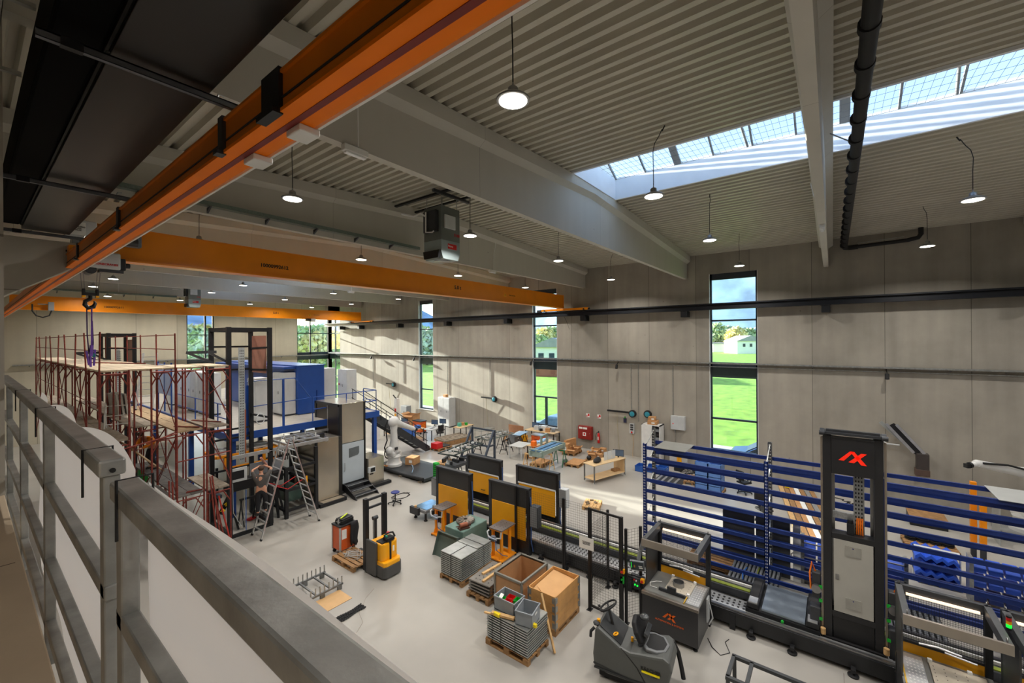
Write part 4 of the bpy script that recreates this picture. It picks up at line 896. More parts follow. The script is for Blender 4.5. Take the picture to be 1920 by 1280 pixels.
# ---------------------------------------------------------------- linear track
t = thing('linear_track', 'long black machine bed with guide rails and chain running under the tower', 'machine bed', (0,0,0))
TK = mt('track_black', (40,41,43), .4, .35, .12, 5); PERF = mt('perforated_plate', (172,174,176), .35, .6, .2, 30)
m = M(); m.box(11.2,-7,.1,11.42,12.6,.42); m.build('front_beam', TK, t, .01)
m = M(); m.box(12.6,-7,.1,12.8,12.6,.42); m.build('rear_beam', TK, t, .01)
m = M(); m.box(11.24,-7,.42,11.3,12.6,.46); m.build('guide_rail', STL, t)
m = M(); m.box(11.34,-7,.42,11.4,12.6,.445); m.build('rack_gear', ALU, t)
m = M(); m.box(12.66,-7,.42,12.74,12.6,.47); m.build('guide_rail', STL, t)
m = M(); m.box(11.42,-7,.28,12.05,12.6,.3); m.build('walk_plate', PERF, t)
m = M(); y = -1.0
while y < 7.8:
    for x in (11.55,11.68,11.81,11.94): m.box(x-.035,y,.299,x+.035,y+.05,.303)
    y += .12
m.build('plate_holes', INK, t)
m = M(); m.box(12.12,-7,.3,12.38,12.6,.48); c = m.build('chain_trough', DGR, t)
m = M(); m.box(12.18,-7,.48,12.3,12.6,.5); m.build('energy_chain', mt('chain_olive', (112,124,30), .5, 0, .2, 8), c)
m = M(); m.bar((12.44,-7,.5),(12.44,12.6,.5),.05,.06); m.build('handrail', WHT, t)
for y in (-5.6,-4.6,-3.6,-2.6,-1.4,-.3,.75,1.55,2.5,4.1,4.9,5.7,6.5,7.4,9.9,11.9):
    m = M(); m.lathe([(.09,0),(.1,.03),(.05,.05),(.02,.06),(.02,.12)], (11.12,y,0), 14); m.box(11.05,y-.04,.1,11.2,y+.04,.16); m.build('levelling_foot', RUB, t)
for y in (1.95,-1.0,4.5): m = M(); m.box(11.17,y-.06,.0,11.2,y+.06,.38); m.build('anchor_plate', BLK, t)
# lift table and belts between station and tower
t = thing('lift_platform', 'bluish steel shuttle plate with two black belt units on the machine bed', 'shuttle platform', (11.4,.25,.5))
m = M(); m.box(.0,0,.0,1.3,1.45,.06); m.build('base_frame', TK, t, .01)
m = M(); m.box(.02,.28,.06,1.25,1.12,.1); m.build('plate', mt('plate_bluish', (148,160,172), .3, .7, .12, 3), t)
for y in (.02,1.18):
    m = M(); m.box(-.02,y,.06,1.3,y+.24,.17); u = m.build('belt_unit', BLK, t, .01)
    m = M(); m.box(.3,y+.04,.17,1.2,y+.2,.185); m.build('belt', RUB, u)
    m = M(); m.box(.0,y+.03,.17,.26,y+.21,.2); m.build('end_cover', ALU, u)
m = M(); m.box(-.03,0,-.06,.0,1.45,.04); m.build('front_plate', BLK, t)
m = M(); m.cyl((-.04,.7,.0),(-.08,.7,.0),.03,10); m.build('sensor', GRN, t)
# ---------------------------------------------------------------- storage tower
LOGO = [[(163,229),(199,229),(264,147),(238,147)], [(238,147),(266,147),(345,250),(309,250)], [(345,155),(309,155),(228,237),(264,239)]]
def logo(parent, loc, w_, mat, face='X'):
    m = M(); s = w_/182
    for q in LOGO:
        p = [((x-254)*s, (198-y)*s) for x, y in q]
        m.prism([(-a, b) for a, b in p], 0, -.004, 'X')
    o = m.build('maker_logo', mat, parent, loc=loc); return o
t = thing('storage_tower', 'tall black lift tower with a red logo and grey cabinet standing on the machine bed', 'lift tower', (11.5,-.32,0))
TB = mt('tower_black', (42,42,44), .42, .25, .08, 3)
for y in (-.5,.36): m = M(); m.box(0,y,.28,.26,y+.15,4.85); m.build('column', TB, t, .008)
m = M(); m.box(-.01,-.36,4.03,.22,.36,4.82); m.build('head_panel', TB, t, .006)
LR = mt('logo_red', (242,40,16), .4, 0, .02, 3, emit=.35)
logo(t, (-.012,0,4.42), .47, LR)
for z, h in ((2.62,.12),(.92,.12)): m = M(); m.box(.0,-.36,z,.24,.36,z+h); m.build('cross_beam', TB, t, .006)
CG = mt('cabinet_grey', (176,174,166), .45, .05, .04, 2)
m = M(); m.box(-.0,-.33,1.05,.3,.33,2.62); cb = m.build('cabinet', CG, t, .006)
for z in (2.3,1.18):
    m = M(); m.box(-.012,-.13,z,-.001,.13,z+.22); v = m.build('vent_grille', mt('vent_grey', (158,156,148), .5), cb)
    m = M(); m.cyl((-.016,0,z+.18),(-.012,0,z+.18),.012,8); m.build('lock', mt('lock_blue', (30,40,110), .5), v)
m = M(); m.box(-.02,.24,1.75,-.0,.3,1.86); m.build('latch', STL, cb)
m = M(); m.box(.2,-.2,2.74,.28,-.02,4.03); c = m.build('cable_duct', mt('duct_grey', (150,152,152), .45, .5, .15, 8), t)
m = M()
for i in range(14):
    for y in (-.17,-.12,-.07): m.box(.195,y,2.84+i*.085,.2005,y+.025,2.88+i*.085)
m.build('slot_pattern', INK, c)
m = M()
for i in range(4): m.tube([(.17,-.17+i*.03,3.1),(.15,-.16+i*.03,3.0),(.16,-.17+i*.035,2.75)], .012, 6)
m.build('orange_cable', mt('cable_orange', (240,120,20), .5), t)
m = M(); m.box(.22,-.02,3.0,.3,.34,3.14); m.build('perforated_rail', PERF, t)
m = M(); m.box(.05,-.02,2.74,.2,.1,2.98); m.cyl((.1,.04,2.98),(.1,.04,3.06),.05,12); m.build('motor', BLK, t, .01)
m = M(); m.box(.3,-.38,.3,.36,-.3,4.8); m.box(.3,.3,.3,.36,.38,4.8); m.build('lift_guide', STL, t)
m = M(); m.box(.02,.512,.3,.09,.55,4.8); m.box(.02,-.55,.3,.09,-.512,4.8); m.build('side_guide', mt('guide_bronze', (150,140,128), .35, .6), t)
m = M(); m.box(-.05,-.56,4.88,.3,.56,4.93); m.box(.02,-.45,4.93,.12,.45,4.98)
for y in (-.52,.52): m.cyl((-.04,y-.05,4.9),(-.04,y+.05,4.9),.05,10); m.cyl((.2,y-.04,4.9),(.2,y+.04,4.9),.06,10)
m.build('head_pulley', DGR, t)
for y, s_ in ((.56,1),(-.56,-1)):
    m = M(); m.box(-.02,min(y,y+s_*.2),.4,.2,max(y,y+s_*.2),1.0); m.box(.02,min(y,y+s_*.16),1.2,.2,max(y,y+s_*.16),1.75); a = m.build('carriage_drive', DGR, t, .02)
    m = M(); m.cyl((-.06,y+s_*.08,1.42),(.02,y+s_*.08,1.42),.09,14); m.build('drive_wheel', STL, a)
    m = M(); m.tube([(.1,y+s_*.1,1.75),(.08,y+s_*.16,1.95),(.06,y+s_*.2,1.7),(.06,y+s_*.18,1.35)], .018, 6); m.build('orange_hose', mt('cable_orange', (240,120,20), .5), a)
    for z in (1.45,1.15,.75): m = M(); m.box(-.03,y-.03,z,-.0,y+.03,z+.06); m.build('green_sensor', GRN, t)
    m = M(); m.cyl((-.06,y*.93,.5),(-.06,y*.93,.62),.05,10); m.build('buffer', WOOD, t)
m = M(); m.box(-.04,-.52,.28,.5,.52,.45); m.build('base_carriage', TB, t, .01)
m = M(); m.box(.02,-.34,.46,.25,.34,.92); m.build('lower_housing', mt('panel_black', (26,26,28), .35), t)
# ---------------------------------------------------------------- operator stations
SST = mt('station_stainless', (160,152,142), .3, .75, .08, 3); SDK = mt('station_dark', (62,62,64), .4, .3, .06, 2)
def eyebolt(p): return M().tube([(p[0]+.028*cos(a*pi/5), p[1], p[2]+.03+.028*sin(a*pi/5)) for a in range(10)], .008, 5, close=True)
def station(y0, y1, lab, full=True):
    t = thing('operator_station', lab, 'loading station', (9.85, y0, 0), 0, 'operator stations'); L_ = y1-y0
    if full:
        m = M(); m.box(0,0,.1,1.12,L_,.92); b = m.build('cabinet', SDK, t, .01)
        lg = logo(b, (-.003,L_/2,.58), .3, mt('logo_orange', (238,104,20), .4, 0, .02, 3))
        text('AUTOMATION & SYSTEMS', .055, (-.004,L_/2,.43), FX, MC['logo_orange'], b, 'logo_lettering')
        for x in (.08,1.02):
            for y in (.08,L_-.08): m = M(); m.lathe([(.05,0),(.05,.02),(.018,.03),(.018,.1)], (x,y,0), 12); m.build('foot', RUB, t)
        m = M(); m.box(-.012,-.012,.9,.07,L_+.012,.97); m.build('front_edge', SST, t, .006)
    m = M(); m.box(0,0,.92,1.12,L_,.96); m.build('table_top', mt('table_grey', (120,120,116), .45, .3, .1, 4), t, .004)
    m = M(); m.box(.35,.28 if full else .1,.96,.98,L_-.42,1.0); p = m.build('fixture_plate', mt('plate_cream', (196,186,168), .5, .2, .08, 6), t, .004)
    m = M()
    for i in range(5):
        for j in range(4): m.cyl((.45+i*.1,.36+j*.14,1.0),(.45+i*.1,.36+j*.14,1.002),.009,8)
    m.build('drill_hole', INK, p)
    m = M(); m.box(.12,L_-.34,.961,1.05,L_-.02,.972) if not full else m.box(.12,.02,.961,1.0,.3,.972); q = m.build('perforated_sheet', ALU, t)
    yy = .05 if full else L_-.31
    m = M()
    for i in range(9):
        for j in range(5): m.cyl((.2+i*.09,yy+j*.05,.972),(.2+i*.09,yy+j*.05,.9735),.014,8)
    m.build('hole', WHT, q)
    m = M(); m.bar((.05,yy+.27,.98),(1.05,yy+.27,.98),.02,.02); m.build('yellow_strip', mt('strip_ochre', (190,150,30), .5), t)
    if full:
        m = M(); m.lathe([(.13,1.0),(.13,1.1),(.11,1.1),(.11,1.01)], (.66,.6,0), 22); m.build('steel_ring', STL, t)
        m = M(); m.bar((.28,.35,1.0),(.28,.95,1.0),.05,.06); m.box(.25,.55,1.0,.3,.75,1.12); m.build('clamp_bar', DGR, t)
        m = M(); m.tube([(.3,1.0,.98),(.25,1.15,1.0),(.4,1.2,1.0),(.55,1.1,.99),(.6,.98,1.0)], .006, 5); m.build('white_cable', PAP, t)
    for x, y in ((.36,.3),(.97,.3),(.97,L_-.44)): m = M(); m.cb(x,y,1.01,.06,.06,.07); m.build('corner_block', WHT, t)
    for y in (.04,L_-.04): m = M(); m.box(1.1,y-.05,0,1.22,y+.05,2.1); m.build('rear_post', BLK, t, .004)
    m = M(); m.box(1.13,.09,.82,1.17,L_-.09,1.14); m.build('yellow_panel', mt('shutter_yellow', (238,172,14)), t)
    m = M(); m.box(1.12,.09,1.14,1.18,L_-.09,1.18); m.build('panel_rail', BLK, t)
    m = M(); y = .09
    while y < L_-.08: m.box(1.148,y,1.18,1.152,y+.004,2.05); y += .035
    z = 1.2
    while z < 2.05: m.box(1.148,.09,z,1.152,L_-.09,z+.004); z += .035
    m.build('wire_mesh', BLK, t)
    m = M(); m.box(1.08,L_-.01 if full else -.02,.96,1.1,L_+.01 if full else 0,2.0)
    m = M(); m.box(.28,L_-.015,.96,1.12,L_+.01,2.05); m.build('side_panel', mt('side_graphite', (74,74,74), .38, .4, .06, 2), t)
    m = M(); m.box(.0,-.01,2.03,.05,L_+.01,2.2); m.build('front_fascia', SST, t, .004)
    m = M(); m.box(1.16,-.01,2.03,1.25,L_+.01,2.2); m.build('rear_beam', DGR, t, .004)
    for y in (-.01, L_-.09): m = M(); m.box(.05,y,2.03,1.2,y+.1,2.2); m.build('side_beam', mt('frame_graphite', (84,86,88), .4, .4), t, .004)
    m = M(); m.box(1.12,.14,2.04,1.15,L_-.14,2.08); m.build('light_bar', mt('light_bar', (255,224,190), .4, 0, .02, 3, emit=1.2), t)
    for p in ((.08,.05,2.2),(1.2,.05,2.2),(.08,L_-.05,2.2),(1.2,L_-.05,2.2)): eyebolt(p).build('eye_bolt', STL, t)
    m = M(); m.tube([(1.0,.2,1.19),(1.05,.6,1.2)], .015, 6); m.tube([(1.1,L_*.3,1.2),(1.12,L_*.55,1.22),(1.1,L_*.75,1.2)], .02, 6); m.build('pneumatic_cylinder', ALU, t)
    return t
s1 = station(2.4, 3.66, 'loading station with orange logo and screen left of the tower')
m = M(); m.box(.75,-.03,.3,.95,-.0,.85); m.tube([(.8,-.04,.8),(.78,-.1,.6),(.85,-.12,.4),(.8,-.05,.25)], .015, 6); m.build('valve_block', LGR, s1)
s2 = station(-2.2, -.95, 'loading station with yellow panel just right of the tower', False)
m = M(); m.box(0,0,.1,1.12,1.25,.92); m.build('cabinet', SDK, s2)
s3 = station(-3.6, -2.33, 'second loading station at the right edge beside the signal light', False)
m = M(); m.box(0,0,.1,1.12,1.27,.92); m.build('cabinet', SDK, s3)
t = thing('signal_light', 'red, amber and green signal light on the frame between two loading stations', 'signal light', (10.35,-2.26,2.2))
m = M(); m.cyl((0,0,0),(0,0,.04),.035,12); m.build('base', BLK, t)
for i, c in enumerate((GRN, YEL, RED)): m = M(); m.cyl((0,0,.04+i*.055),(0,0,.09+i*.055),.033,14); m.build('lamp_segment', mt('lamp_green', (20,220,60), .3, 0, .02, 3, emit=1.2) if i == 0 else c, t)
m = M(); m.cyl((0,0,.205),(0,0,.23),.035,12); m.build('cap', BLK, t)
t = thing('operator_screen', 'tilted touch screen on a grey swing arm beside the logo station', 'screen', (10.2,3.72,1.2))
m = M(); m.bar((.0,-.02,.62),(-.02,.03,.8),.05,.07); m.bar((-.02,.03,.8),(-.05,.08,.55),.06,.08); m.bar((-.05,.08,.57),(-.1,.12,.33),.06,.08); m.build('swing_arm', MGR, t, .01)
mx = Matrix.Translation((-.12,.14,.2)) @ Matrix.Rotation(R(-14), 4, 'Y') @ Matrix.Rotation(R(14), 4, 'Z')
m = M(); m.box(-.03,-.17,-.13,.03,.17,.13,mx); sc_ = m.build('housing', mt('screen_grey', (120,124,128), .4), t, .01)
m = M(); m.box(-.034,-.15,-.1,-.031,.15,.11,mx); m.build('display', mt('display_dark', (44,56,66), .15), sc_)
for (a, b, c, d, mm) in ((-.04,.05,.03,.08,'strip_ochre'),(.0,-.12,.02,-.03,None),(-.06,-.13,-.02,-.04,None)):
    m = M(); m.box(-.036,b,a,-.0345,d,c,mx); m.build('display_tile', MC[mm] if mm else PAP, sc_)
m = M(); m.box(-.036,.13,-.06,-.0345,.14,.1,mx); m.build('display_tile', mt('lamp_green', (20,220,60)), sc_)
m = M(); m.box(-.1,.0,-.12,.0,.32,-.08); m.build('tray', DGR, t)
t = thing('stop_button', 'yellow emergency stop box below the operator screen', 'emergency stop', (10.06,3.73,1.02))
m = M(); m.box(-.04,-.05,0,.04,.04,.1); m.build('housing', YEL, t, .006)
m = M(); m.cyl((-.04,-.005,.05),(-.07,-.005,.05),.028,12); m.build('button', RED, t)
t = thing('push_button_panel', 'small panel of coloured push buttons beside the yellow stop box', 'button panel', (10.06,3.84,.86))
m = M(); m.box(-.03,-.06,0,.04,.12,.24); m.build('housing', DGR, t, .006)
for y, z, c in ((.08,.19,RED),(.03,.18,WHT),(.06,.08,MC['lamp_green']),(.0,.07,MC['lamp_green'])): m = M(); m.cyl((-.03,y,z),(-.05,y,z),.02,10); m.build('button', c, t)
# ---------------------------------------------------------------- safety fence
FEN = mt('fence_black', (30,30,32), .45, .2)
def mesh_panel(m, a, b, z0, z1, st=.07, r=.0034):
    a = Vector(a); b = Vector(b); L_ = (b-a).length; d = (b-a)/L_; n = int(L_/st)
    for i in range(n+1):
        p = a+d*(L_*i/n); m.bar((p.x,p.y,z0),(p.x,p.y,z1),r,r)
    k = int((z1-z0)/st)
    for i in range(k+1):
        z = z0+(z1-z0)*i/k; m.bar((a.x,a.y,z),(b.x,b.y,z),r,r)
def fence(lab, a, b, h, gate=False, posts=(0,1)):
    t = thing('fence_panel', lab, 'safety fence', (a[0],a[1],0), 0, 'black mesh safety fence'); A = (0,0); B = (b[0]-a[0], b[1]-a[1])
    m = M(); mesh_panel(m, (0,0,0), (B[0],B[1],0), .15, h); m.build('wire_mesh', FEN, t)
    for i, p in enumerate((A,B)):
        if i in posts:
            m = M(); m.box(p[0]-.03,p[1]-.03,0,p[0]+.03,p[1]+.03,h+.03); m.box(p[0]-.08,p[1]-.06,0,p[0]+.08,p[1]+.06,.012); m.build('post', FEN, t)
    if gate:
        m = M()
        for z in (.12,h): m.bar((0,0,z),(B[0],B[1],z),.04,.05)
        m.bar((B[0]*.06,B[1]*.06,.12),(B[0]*.06,B[1]*.06,h),.03,.04); m.bar((B[0]*.94,B[1]*.94,.12),(B[0]*.94,B[1]*.94,h),.03,.04); m.build('gate_frame', FEN, t)
    return t
fence('mesh fence panel in front of the rear right hatch module', (11.0,8.3), (11.0,6.5), 2.15)
fence('mesh fence panel between the wooden crates and the machine bed', (11.0,6.46), (11.0,5.06), 2.15)
fence('short mesh fence panel from the gate to the machine bed', (10.95,5.02), (9.86,5.03), 2.15, posts=())
g = fence('mesh fence gate with a white notice', (9.82,5.03), (9.77,4.13), 2.6, gate=True)
m = M(); m.box(-.045,.0,1.55,-.04,.27,1.86); m.box(-.045,-.14,1.55,-.04,.0,1.86); m.build('notice', PAP, g)
text('NOTAUSGANG\nFREI HALTEN\nVIELEN DANK', .034, (-.048,.065,1.71), FX, INK, g, 'notice_lettering')
m = M(); m.box(-.07,-.96,1.25,-.0,-.86,1.36); k = m.build('stop_box', YEL, g, .005)
m = M(); m.cyl((-.07,-.91,1.3),(-.1,-.91,1.3),.028,10); m.build('stop_button', RED, k)
m = M(); m.box(-.08,-.95,1.02,-.03,-.87,1.18); m.cyl((-.08,-.91,1.12),(-.1,-.91,1.12),.022,10); m.build('gate_switch', GRN, g)
m = M(); m.tube([(-.04,-.9,1.0),(-.06,-.93,.6),(-.03,-.9,.2)], .01, 5); m.build('switch_cable', RUB, g)
fence('narrow mesh fence panel between the gate and the operator screen', (9.86,4.06), (10.2,3.82), 2.3)
# ---------------------------------------------------------------- blue racking
t = thing('beam_rack', 'tall dark blue beam rack standing behind the tower and machine bed', 'rack', (13.3,0,0))
UPG = mt('upright_zinc', (120,122,124), .4, .6, .2, 12)
ys = (4.82,1.46,-.95,-5.5)
for y in ys:
    for x in (0,.85):
        h = 3.62+(.0 if x == 0 else .35)
        m = M(); m.box(x-.05,y-.05,0,x+.05,y-.035,h); m.box(x-.05,y+.035,0,x+.05,y+.05,h); m.box(x-.05 if x == 0 else x+.035,y-.05,0,x-.035 if x == 0 else x+.05,y+.05,h); u = m.build('upright', DBL if x == 0 else UPG, t)
        m = M(); z = .1
        while z < h-.05: m.box(x-.053,y-.025,z,x-.0505,y-.01,z+.03); m.box(x-.053,y+.01,z,x-.0505,y+.025,z+.03); z += .09
        m.build('slot', PAP, u)
    for z in (.3,1.1,1.9,2.7,3.5):
        m = M(); m.bar((0,y,z),(.85,y,min(z+.6,3.9)),.03,.02); m.build('frame_brace', GAL, t)
lv = [.42+.342*i for i in range(10)]
for i in range(3):
    for z in lv:
        for x in (-.03,.88):
            m = M(); m.box(x-.025,ys[i+1]+.05,z-.05,x+.025,ys[i]-.05,z+.045); m.box(x-.03,ys[i+1]+.05,z+.03,x+.03,ys[i]-.05,z+.05); m.build('shelf_beam', DBL, t)
def flat(name, lab, cat, x, y, z, sx, sy, sz, mat, rz=0, g=None, ry=0):
    m = M(); m.cb(0,0,sz/2,sx,sy,sz, 0, 0, ry); o = m.build(name, mat, None, .003); o.location = (x,y,z); o.rotation_euler = (0,0,rz); return tag(o, lab, cat, g)
flat('sheet_plate', 'grey sheet metal plate lying on top of the left rack bay', 'metal plate', 13.72, 4.02, 3.552, 1.05, .95, .012, mt('sheet_grey', (150,150,144), .4, .5, .06, 3))
flat('sheet_plate', 'pale sheet metal plate lying on top of the right rack bay', 'metal plate', 13.72, -3.6, 3.552, 1.1, 1.7, .012, mt('sheet_pale', (176,178,176), .4, .4, .06, 3))
# ---------------------------------------------------------------- scrubber dryer and frame
t = thing('floor_scrubber', 'grey step-on floor scrubber with steering wheel and open tank lid', 'floor scrubber', (7.9,3.98,0), 0)
KG = mt('scrubber_grey', (84,86,84), .42, 0, .06, 3); KD = mt('scrubber_dark', (44,46,48), .45, 0, .08, 4)
t.rotation_euler = (0,0,R(8))
side = [(0,.22),(-.02,.45),(.0,.62),(.03,.98),(.1,1.04),(.2,.98),(.55,.78),(.75,.74),(.95,.78),(1.2,.82),(1.38,.86),(1.5,.8),(1.54,.62),(1.46,.3),(1.3,.18),(.3,.14)]
m = M(); m.prism([(-y, z) for y, z in side], .02, .78, 'X'); m.build('body', KG, t, .045)
m = M(); m.prism([(-y, z) for y, z in ((.12,1.035),(.2,.985),(.55,.785),(.56,.795),(.2,1.0),(.12,1.055))], .1, .7, 'X'); m.build('dashboard', KD, t)
m = M(); m.box(.0,-1.5,.2,.019,-.02,.24); m.prism([(-.0,.28),(-.75,.2),(-1.46,.3),(-1.46,.33),(-.75,.235),(-.0,.31)], .012,.02,'X'); m.build('skirt_line', KD, t)
m = M(); m.box(.06,-1.3,.04,.74,-.1,.2); m.build('brush_deck', RUB, t, .03)
for y in (-.25,-1.2): m = M(); m.cyl((.1,y,.12),(.2,y,.12),.12,16); m.cyl((.6,y,.12),(.7,y,.12),.12,16); m.build('wheel', RUB, t)
mx = Matrix.Translation((.42,-.2,1.3)) @ Matrix.Rotation(R(-32), 4, 'X')
m = M(); m.tube([mx @ Vector((.19*cos(a*pi/12),.19*sin(a*pi/12),0)) for a in range(24)], .02, 8, close=True)
for a in (.5,2.6,4.7): m.bar(mx @ Vector((0,0,-.03)), mx @ Vector((.18*cos(a),.18*sin(a),0)), .03, .015)
m.sph(mx @ Vector((0,.2,.05)), .028); w_ = m.build('steering_wheel', RUB, t)
m = M(); m.tube([(.42,-.2,1.28),(.42,-.27,1.05),(.42,-.3,.9)], .03, 8); m.build('steering_column', KD, t)
m = M(); m.tube([(.2+.045*cos(a*pi/8),-.42+.045*sin(a*pi/8),.905-.02*sin(a*pi/8)) for a in range(16)], .016, 6, close=True); m.build('yellow_dial', YEL, t)
m = M(); m.cyl((.2,-.06,1.03),(.2,-.06,1.1),.035,10); m.build('yellow_knob', YEL, t)
m = M(); m.cyl((.36,-.72,.76),(.36,-.72,.84),.028,10); m.build('yellow_knob', YEL, t)
m = M(); m.lathe([(.06,0),(.07,.03),(.05,.05)], (.14,-.03,1.02), 14); m.build('filler_cap', KD, t)
m = M(); m.tube([(.08,-.01,.98),(.02,.05,.92),(.03,.06,.8)], .03, 8); m.build('lever', RUB, t)
for y in (-.9,): m = M(); m.lathe([(.05,.775),(.055,.785)], (.3,y,0), 14); m.lathe([(.03,.78),(.032,.79)], (.36,y-.1,0), 12); m.build('cup_recess', INK, t)
ov = [(.12,-1.05),(.2,-.98),(.42,-1.0),(.64,-.98),(.7,-1.1),(.66,-1.32),(.45,-1.44),(.22,-1.4),(.12,-1.25)]
m = M(); m.prism(ov, .8, .872, 'Z'); m.build('tank_rim', mt('rim_grey', (110,112,114), .4), t, .02)
m = M(); m.prism([(.41+(x-.41)*.8, -1.2+(y+1.2)*.8) for x, y in ov], .86, .876, 'Z'); m.build('tank_opening', INK, t)
mx = Matrix.Translation((.42,-1.0,.9)) @ Matrix.Rotation(R(62), 4, 'X')
m = M(); m.prism([(x-.41, y+1.0) for x, y in ov], -.0, .1, 'Z', mx=mx @ Matrix.Rotation(pi, 4, 'X')); l = m.build('tank_lid', RUB, t, .03)
m = M(); m.box(-.2,-.1,.1,.2,.0,.18, Matrix.Translation((.4,-.93,.95)) @ Matrix.Rotation(R(20),4,'X')); m.lathe([(.09,0),(.1,.05),(.05,.08)], (.4,-.96,1.28), 14); m.build('float_basket', mt('clear_black', (58,60,62), .12), l, .02)
m = M(); m.tube([(.36,-.72,.8),(.34,-.85,.83),(.32,-1.0,.85)], .014, 6); m.build('hose', mt('hose_beige', (170,160,130), .5), t)
m = M(); m.tube([(.7,-1.46,.8),(.78,-1.55,.55),(.72,-1.62,.3),(.68,-1.66,.12)], .045, 8); m.build('suction_hose', RUB, t)
m = M(); m.box(-.004,-1.32,.47,.018,-.98,.5); m.build('yellow_stripe', mt('brand_yellow', (255,232,0), .4), t)
text('KÄRCHER', .085, (.012,-1.15,.54), FX, INK, t, 'maker_lettering', bold=.003)
text('B Classic', .03, (.012,-1.22,.44), FX, INK, t, 'model_lettering')
m = M(); m.prism([(-.02-.55,.79),(-.02-.56,.79),(-.9,.5),(-1.12,.16),(-1.1,.16),(-.88,.5)], .012, .02, 'X'); m.build('seam', INK, t)
t = thing('welded_stand', 'dark welded steel frame on the floor in front of the machine bed', 'steel frame', (8.45,-.6,0)); FR = mt('frame_dark', (62,64,66), .5, .3, .12, 6)
for x in (.04,.68):
    m = M(); m.bar((x,0,.77),(x,2.2,.77),.07,.06); m.build('long_bar', FR, t)
for y in (.03,1.05,1.86,2.17): m = M(); m.bar((.04,y,.77),(.68,y,.77),.06,.06); m.build('cross_bar', FR, t)
for x in (.04,.68):
    for y in (.04,2.16): m = M(); m.box(x-.03,y-.03,0,x+.03,y+.03,.75); m.build('leg', FR, t)
t = thing('floor_cable', 'thin dark cable curled on the floor right of the logo station', 'cable', (10.6,1.9,.012))
m = M(); m.tube([(-.1,.45,0),(-.35,.3,0),(-.5,.1,0),(-.3,-.05,0),(.0,.1,0),(.15,.05,0)], .008, 5); m.build('cable', RUB, t)
m = M(); m.box(8,-.15,.0,11.1,-.14,.002); o = struct(m, 'trim_3', mt('floor_joint', (120,114,106), .9))
# ---------------------------------------------------------------- scaffolding
def frame(t, x0, x1, y, z, h=2.03, top=True):
    m = M(); r = .024
    for x in (x0, x1): m.tube([(x,y,z),(x,y,z+h)], r, 6)
    m.tube([(x0,y,z+h-.1),(x1,y,z+h-.1)], r*.9, 6); w = x1-x0
    m.tube([(x0,y,z+h-.5),(x0+w*.3,y,z+h-.14),(x1-w*.3,y,z+h-.14),(x1,y,z+h-.5)], r*.8, 6)
    m.build('scaffold_frame', RST, t)
def brace(t, a, b):
    m = M(); m.tube([a, b], .013, 5); m.build('diagonal_brace', RST, t)
def decking(t, x0, x1, y0, y1, z, mat=WOD3):
    m = M(); n = max(1, round((x1-x0)/.32))
    for i in range(n): m.box(x0+(x1-x0)*i/n+.006, y0, z, x0+(x1-x0)*(i+1)/n-.006, y1, z+.045)
    m.build('deck_boards', mat, t)
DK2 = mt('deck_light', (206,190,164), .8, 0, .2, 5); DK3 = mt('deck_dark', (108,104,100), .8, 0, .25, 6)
t = thing('scaffold', 'long rust-red scaffold with two working decks along the left wall', 'scaffold', (0,0,0))
YS = [16.2+2.08*i for i in range(9)]
for i, y in enumerate(YS):
    for k, z in enumerate((.05, 2.1, 4.15)):
        if k or i < 3: frame(t, 2.3, 2.92, y, z)
        if i < 6 and k: frame(t, 3.42, 4.0, y, z)
    m = M(); m.tube([(2.3,y,6.15),(2.3+.03*(-1)**i,y+.05,7.28)], .02, 6); m.build('guard_post', RST, t)
    if i < 6: m = M(); m.tube([(4.0,y,6.15),(3.98,y-.06,7.25)], .02, 6); m.build('guard_post', RST, t)
for z in (6.75, 7.2):
    m = M(); m.tube([(2.3,YS[0],z),(2.3,YS[-1],z)], .014, 5); m.build('guard_rail', RST, t)
    m = M(); m.tube([(4.0,YS[0],z),(4.0,YS[5],z)], .014, 5); m.build('guard_rail', RST, t)
for i in range(8):
    a, b = YS[i]+.02, YS[i+1]-.02
    decking(t, 2.32, 4.0 if i < 6 else 3.2, a, b, 6.15, DK2)
    decking(t, 2.32, 2.95, a, b, 4.15)
    if 0 < i < 7: decking(t, 3.35, 4.0, a, b, 4.15)
    if i < 4: decking(t, 2.32, 2.95, a, b, 2.1)
    for z in (2.1, 4.15):
        if i % 2: brace(t, (2.3,a,z+.2),(2.3,b,z+1.9)); brace(t, (2.3,a,z+1.9),(2.3,b,z+.2))
        if i % 2 == 0 and i < 5: brace(t, (4.0,a,z+.2),(4.0,b,z+1.9)); brace(t, (4.0,a,z+1.9),(4.0,b,z+.2))
    m = M(); m.tube([(2.3,a,3.2),(2.3,b,3.2)], .012, 5); m.tube([(2.3,a,5.2),(2.3,b,5.2)], .012, 5); m.build('ledger', RST, t)
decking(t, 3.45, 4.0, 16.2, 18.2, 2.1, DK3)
t = thing('scaffold', 'rust-red scaffold tower with three decks beside the black lift frame', 'scaffold', (0,0,0))
for x0, x1 in ((4.02,4.72),(4.8,5.47)):
    for y in (16.18, 18.3):
        for z in (.1, 2.12, 4.15): frame(t, x0, x1, y, z)
    for y in (16.18, 18.3):
        for x in (x0, x1): m = M(); m.tube([(x,y,0),(x,y,.3)], .014, 6); m.box(x-.07,y-.07,0,x+.07,y+.07,.01); m.build('base_jack', GAL, t)
decking(t, 4.05, 4.72, 16.2, 18.28, 6.15, DK2); decking(t, 4.82, 5.45, 16.2, 18.28, 6.15, DK2)
decking(t, 4.05, 4.72, 16.2, 24.2, 4.15, mt('deck_tan', (176,150,116), .8, 0, .22, 6)); decking(t, 4.82, 5.45, 16.2, 18.28, 4.15)
decking(t, 4.05, 4.72, 16.2, 22, 2.12, DK3); decking(t, 4.82, 5.45, 16.2, 18.28, 2.12)
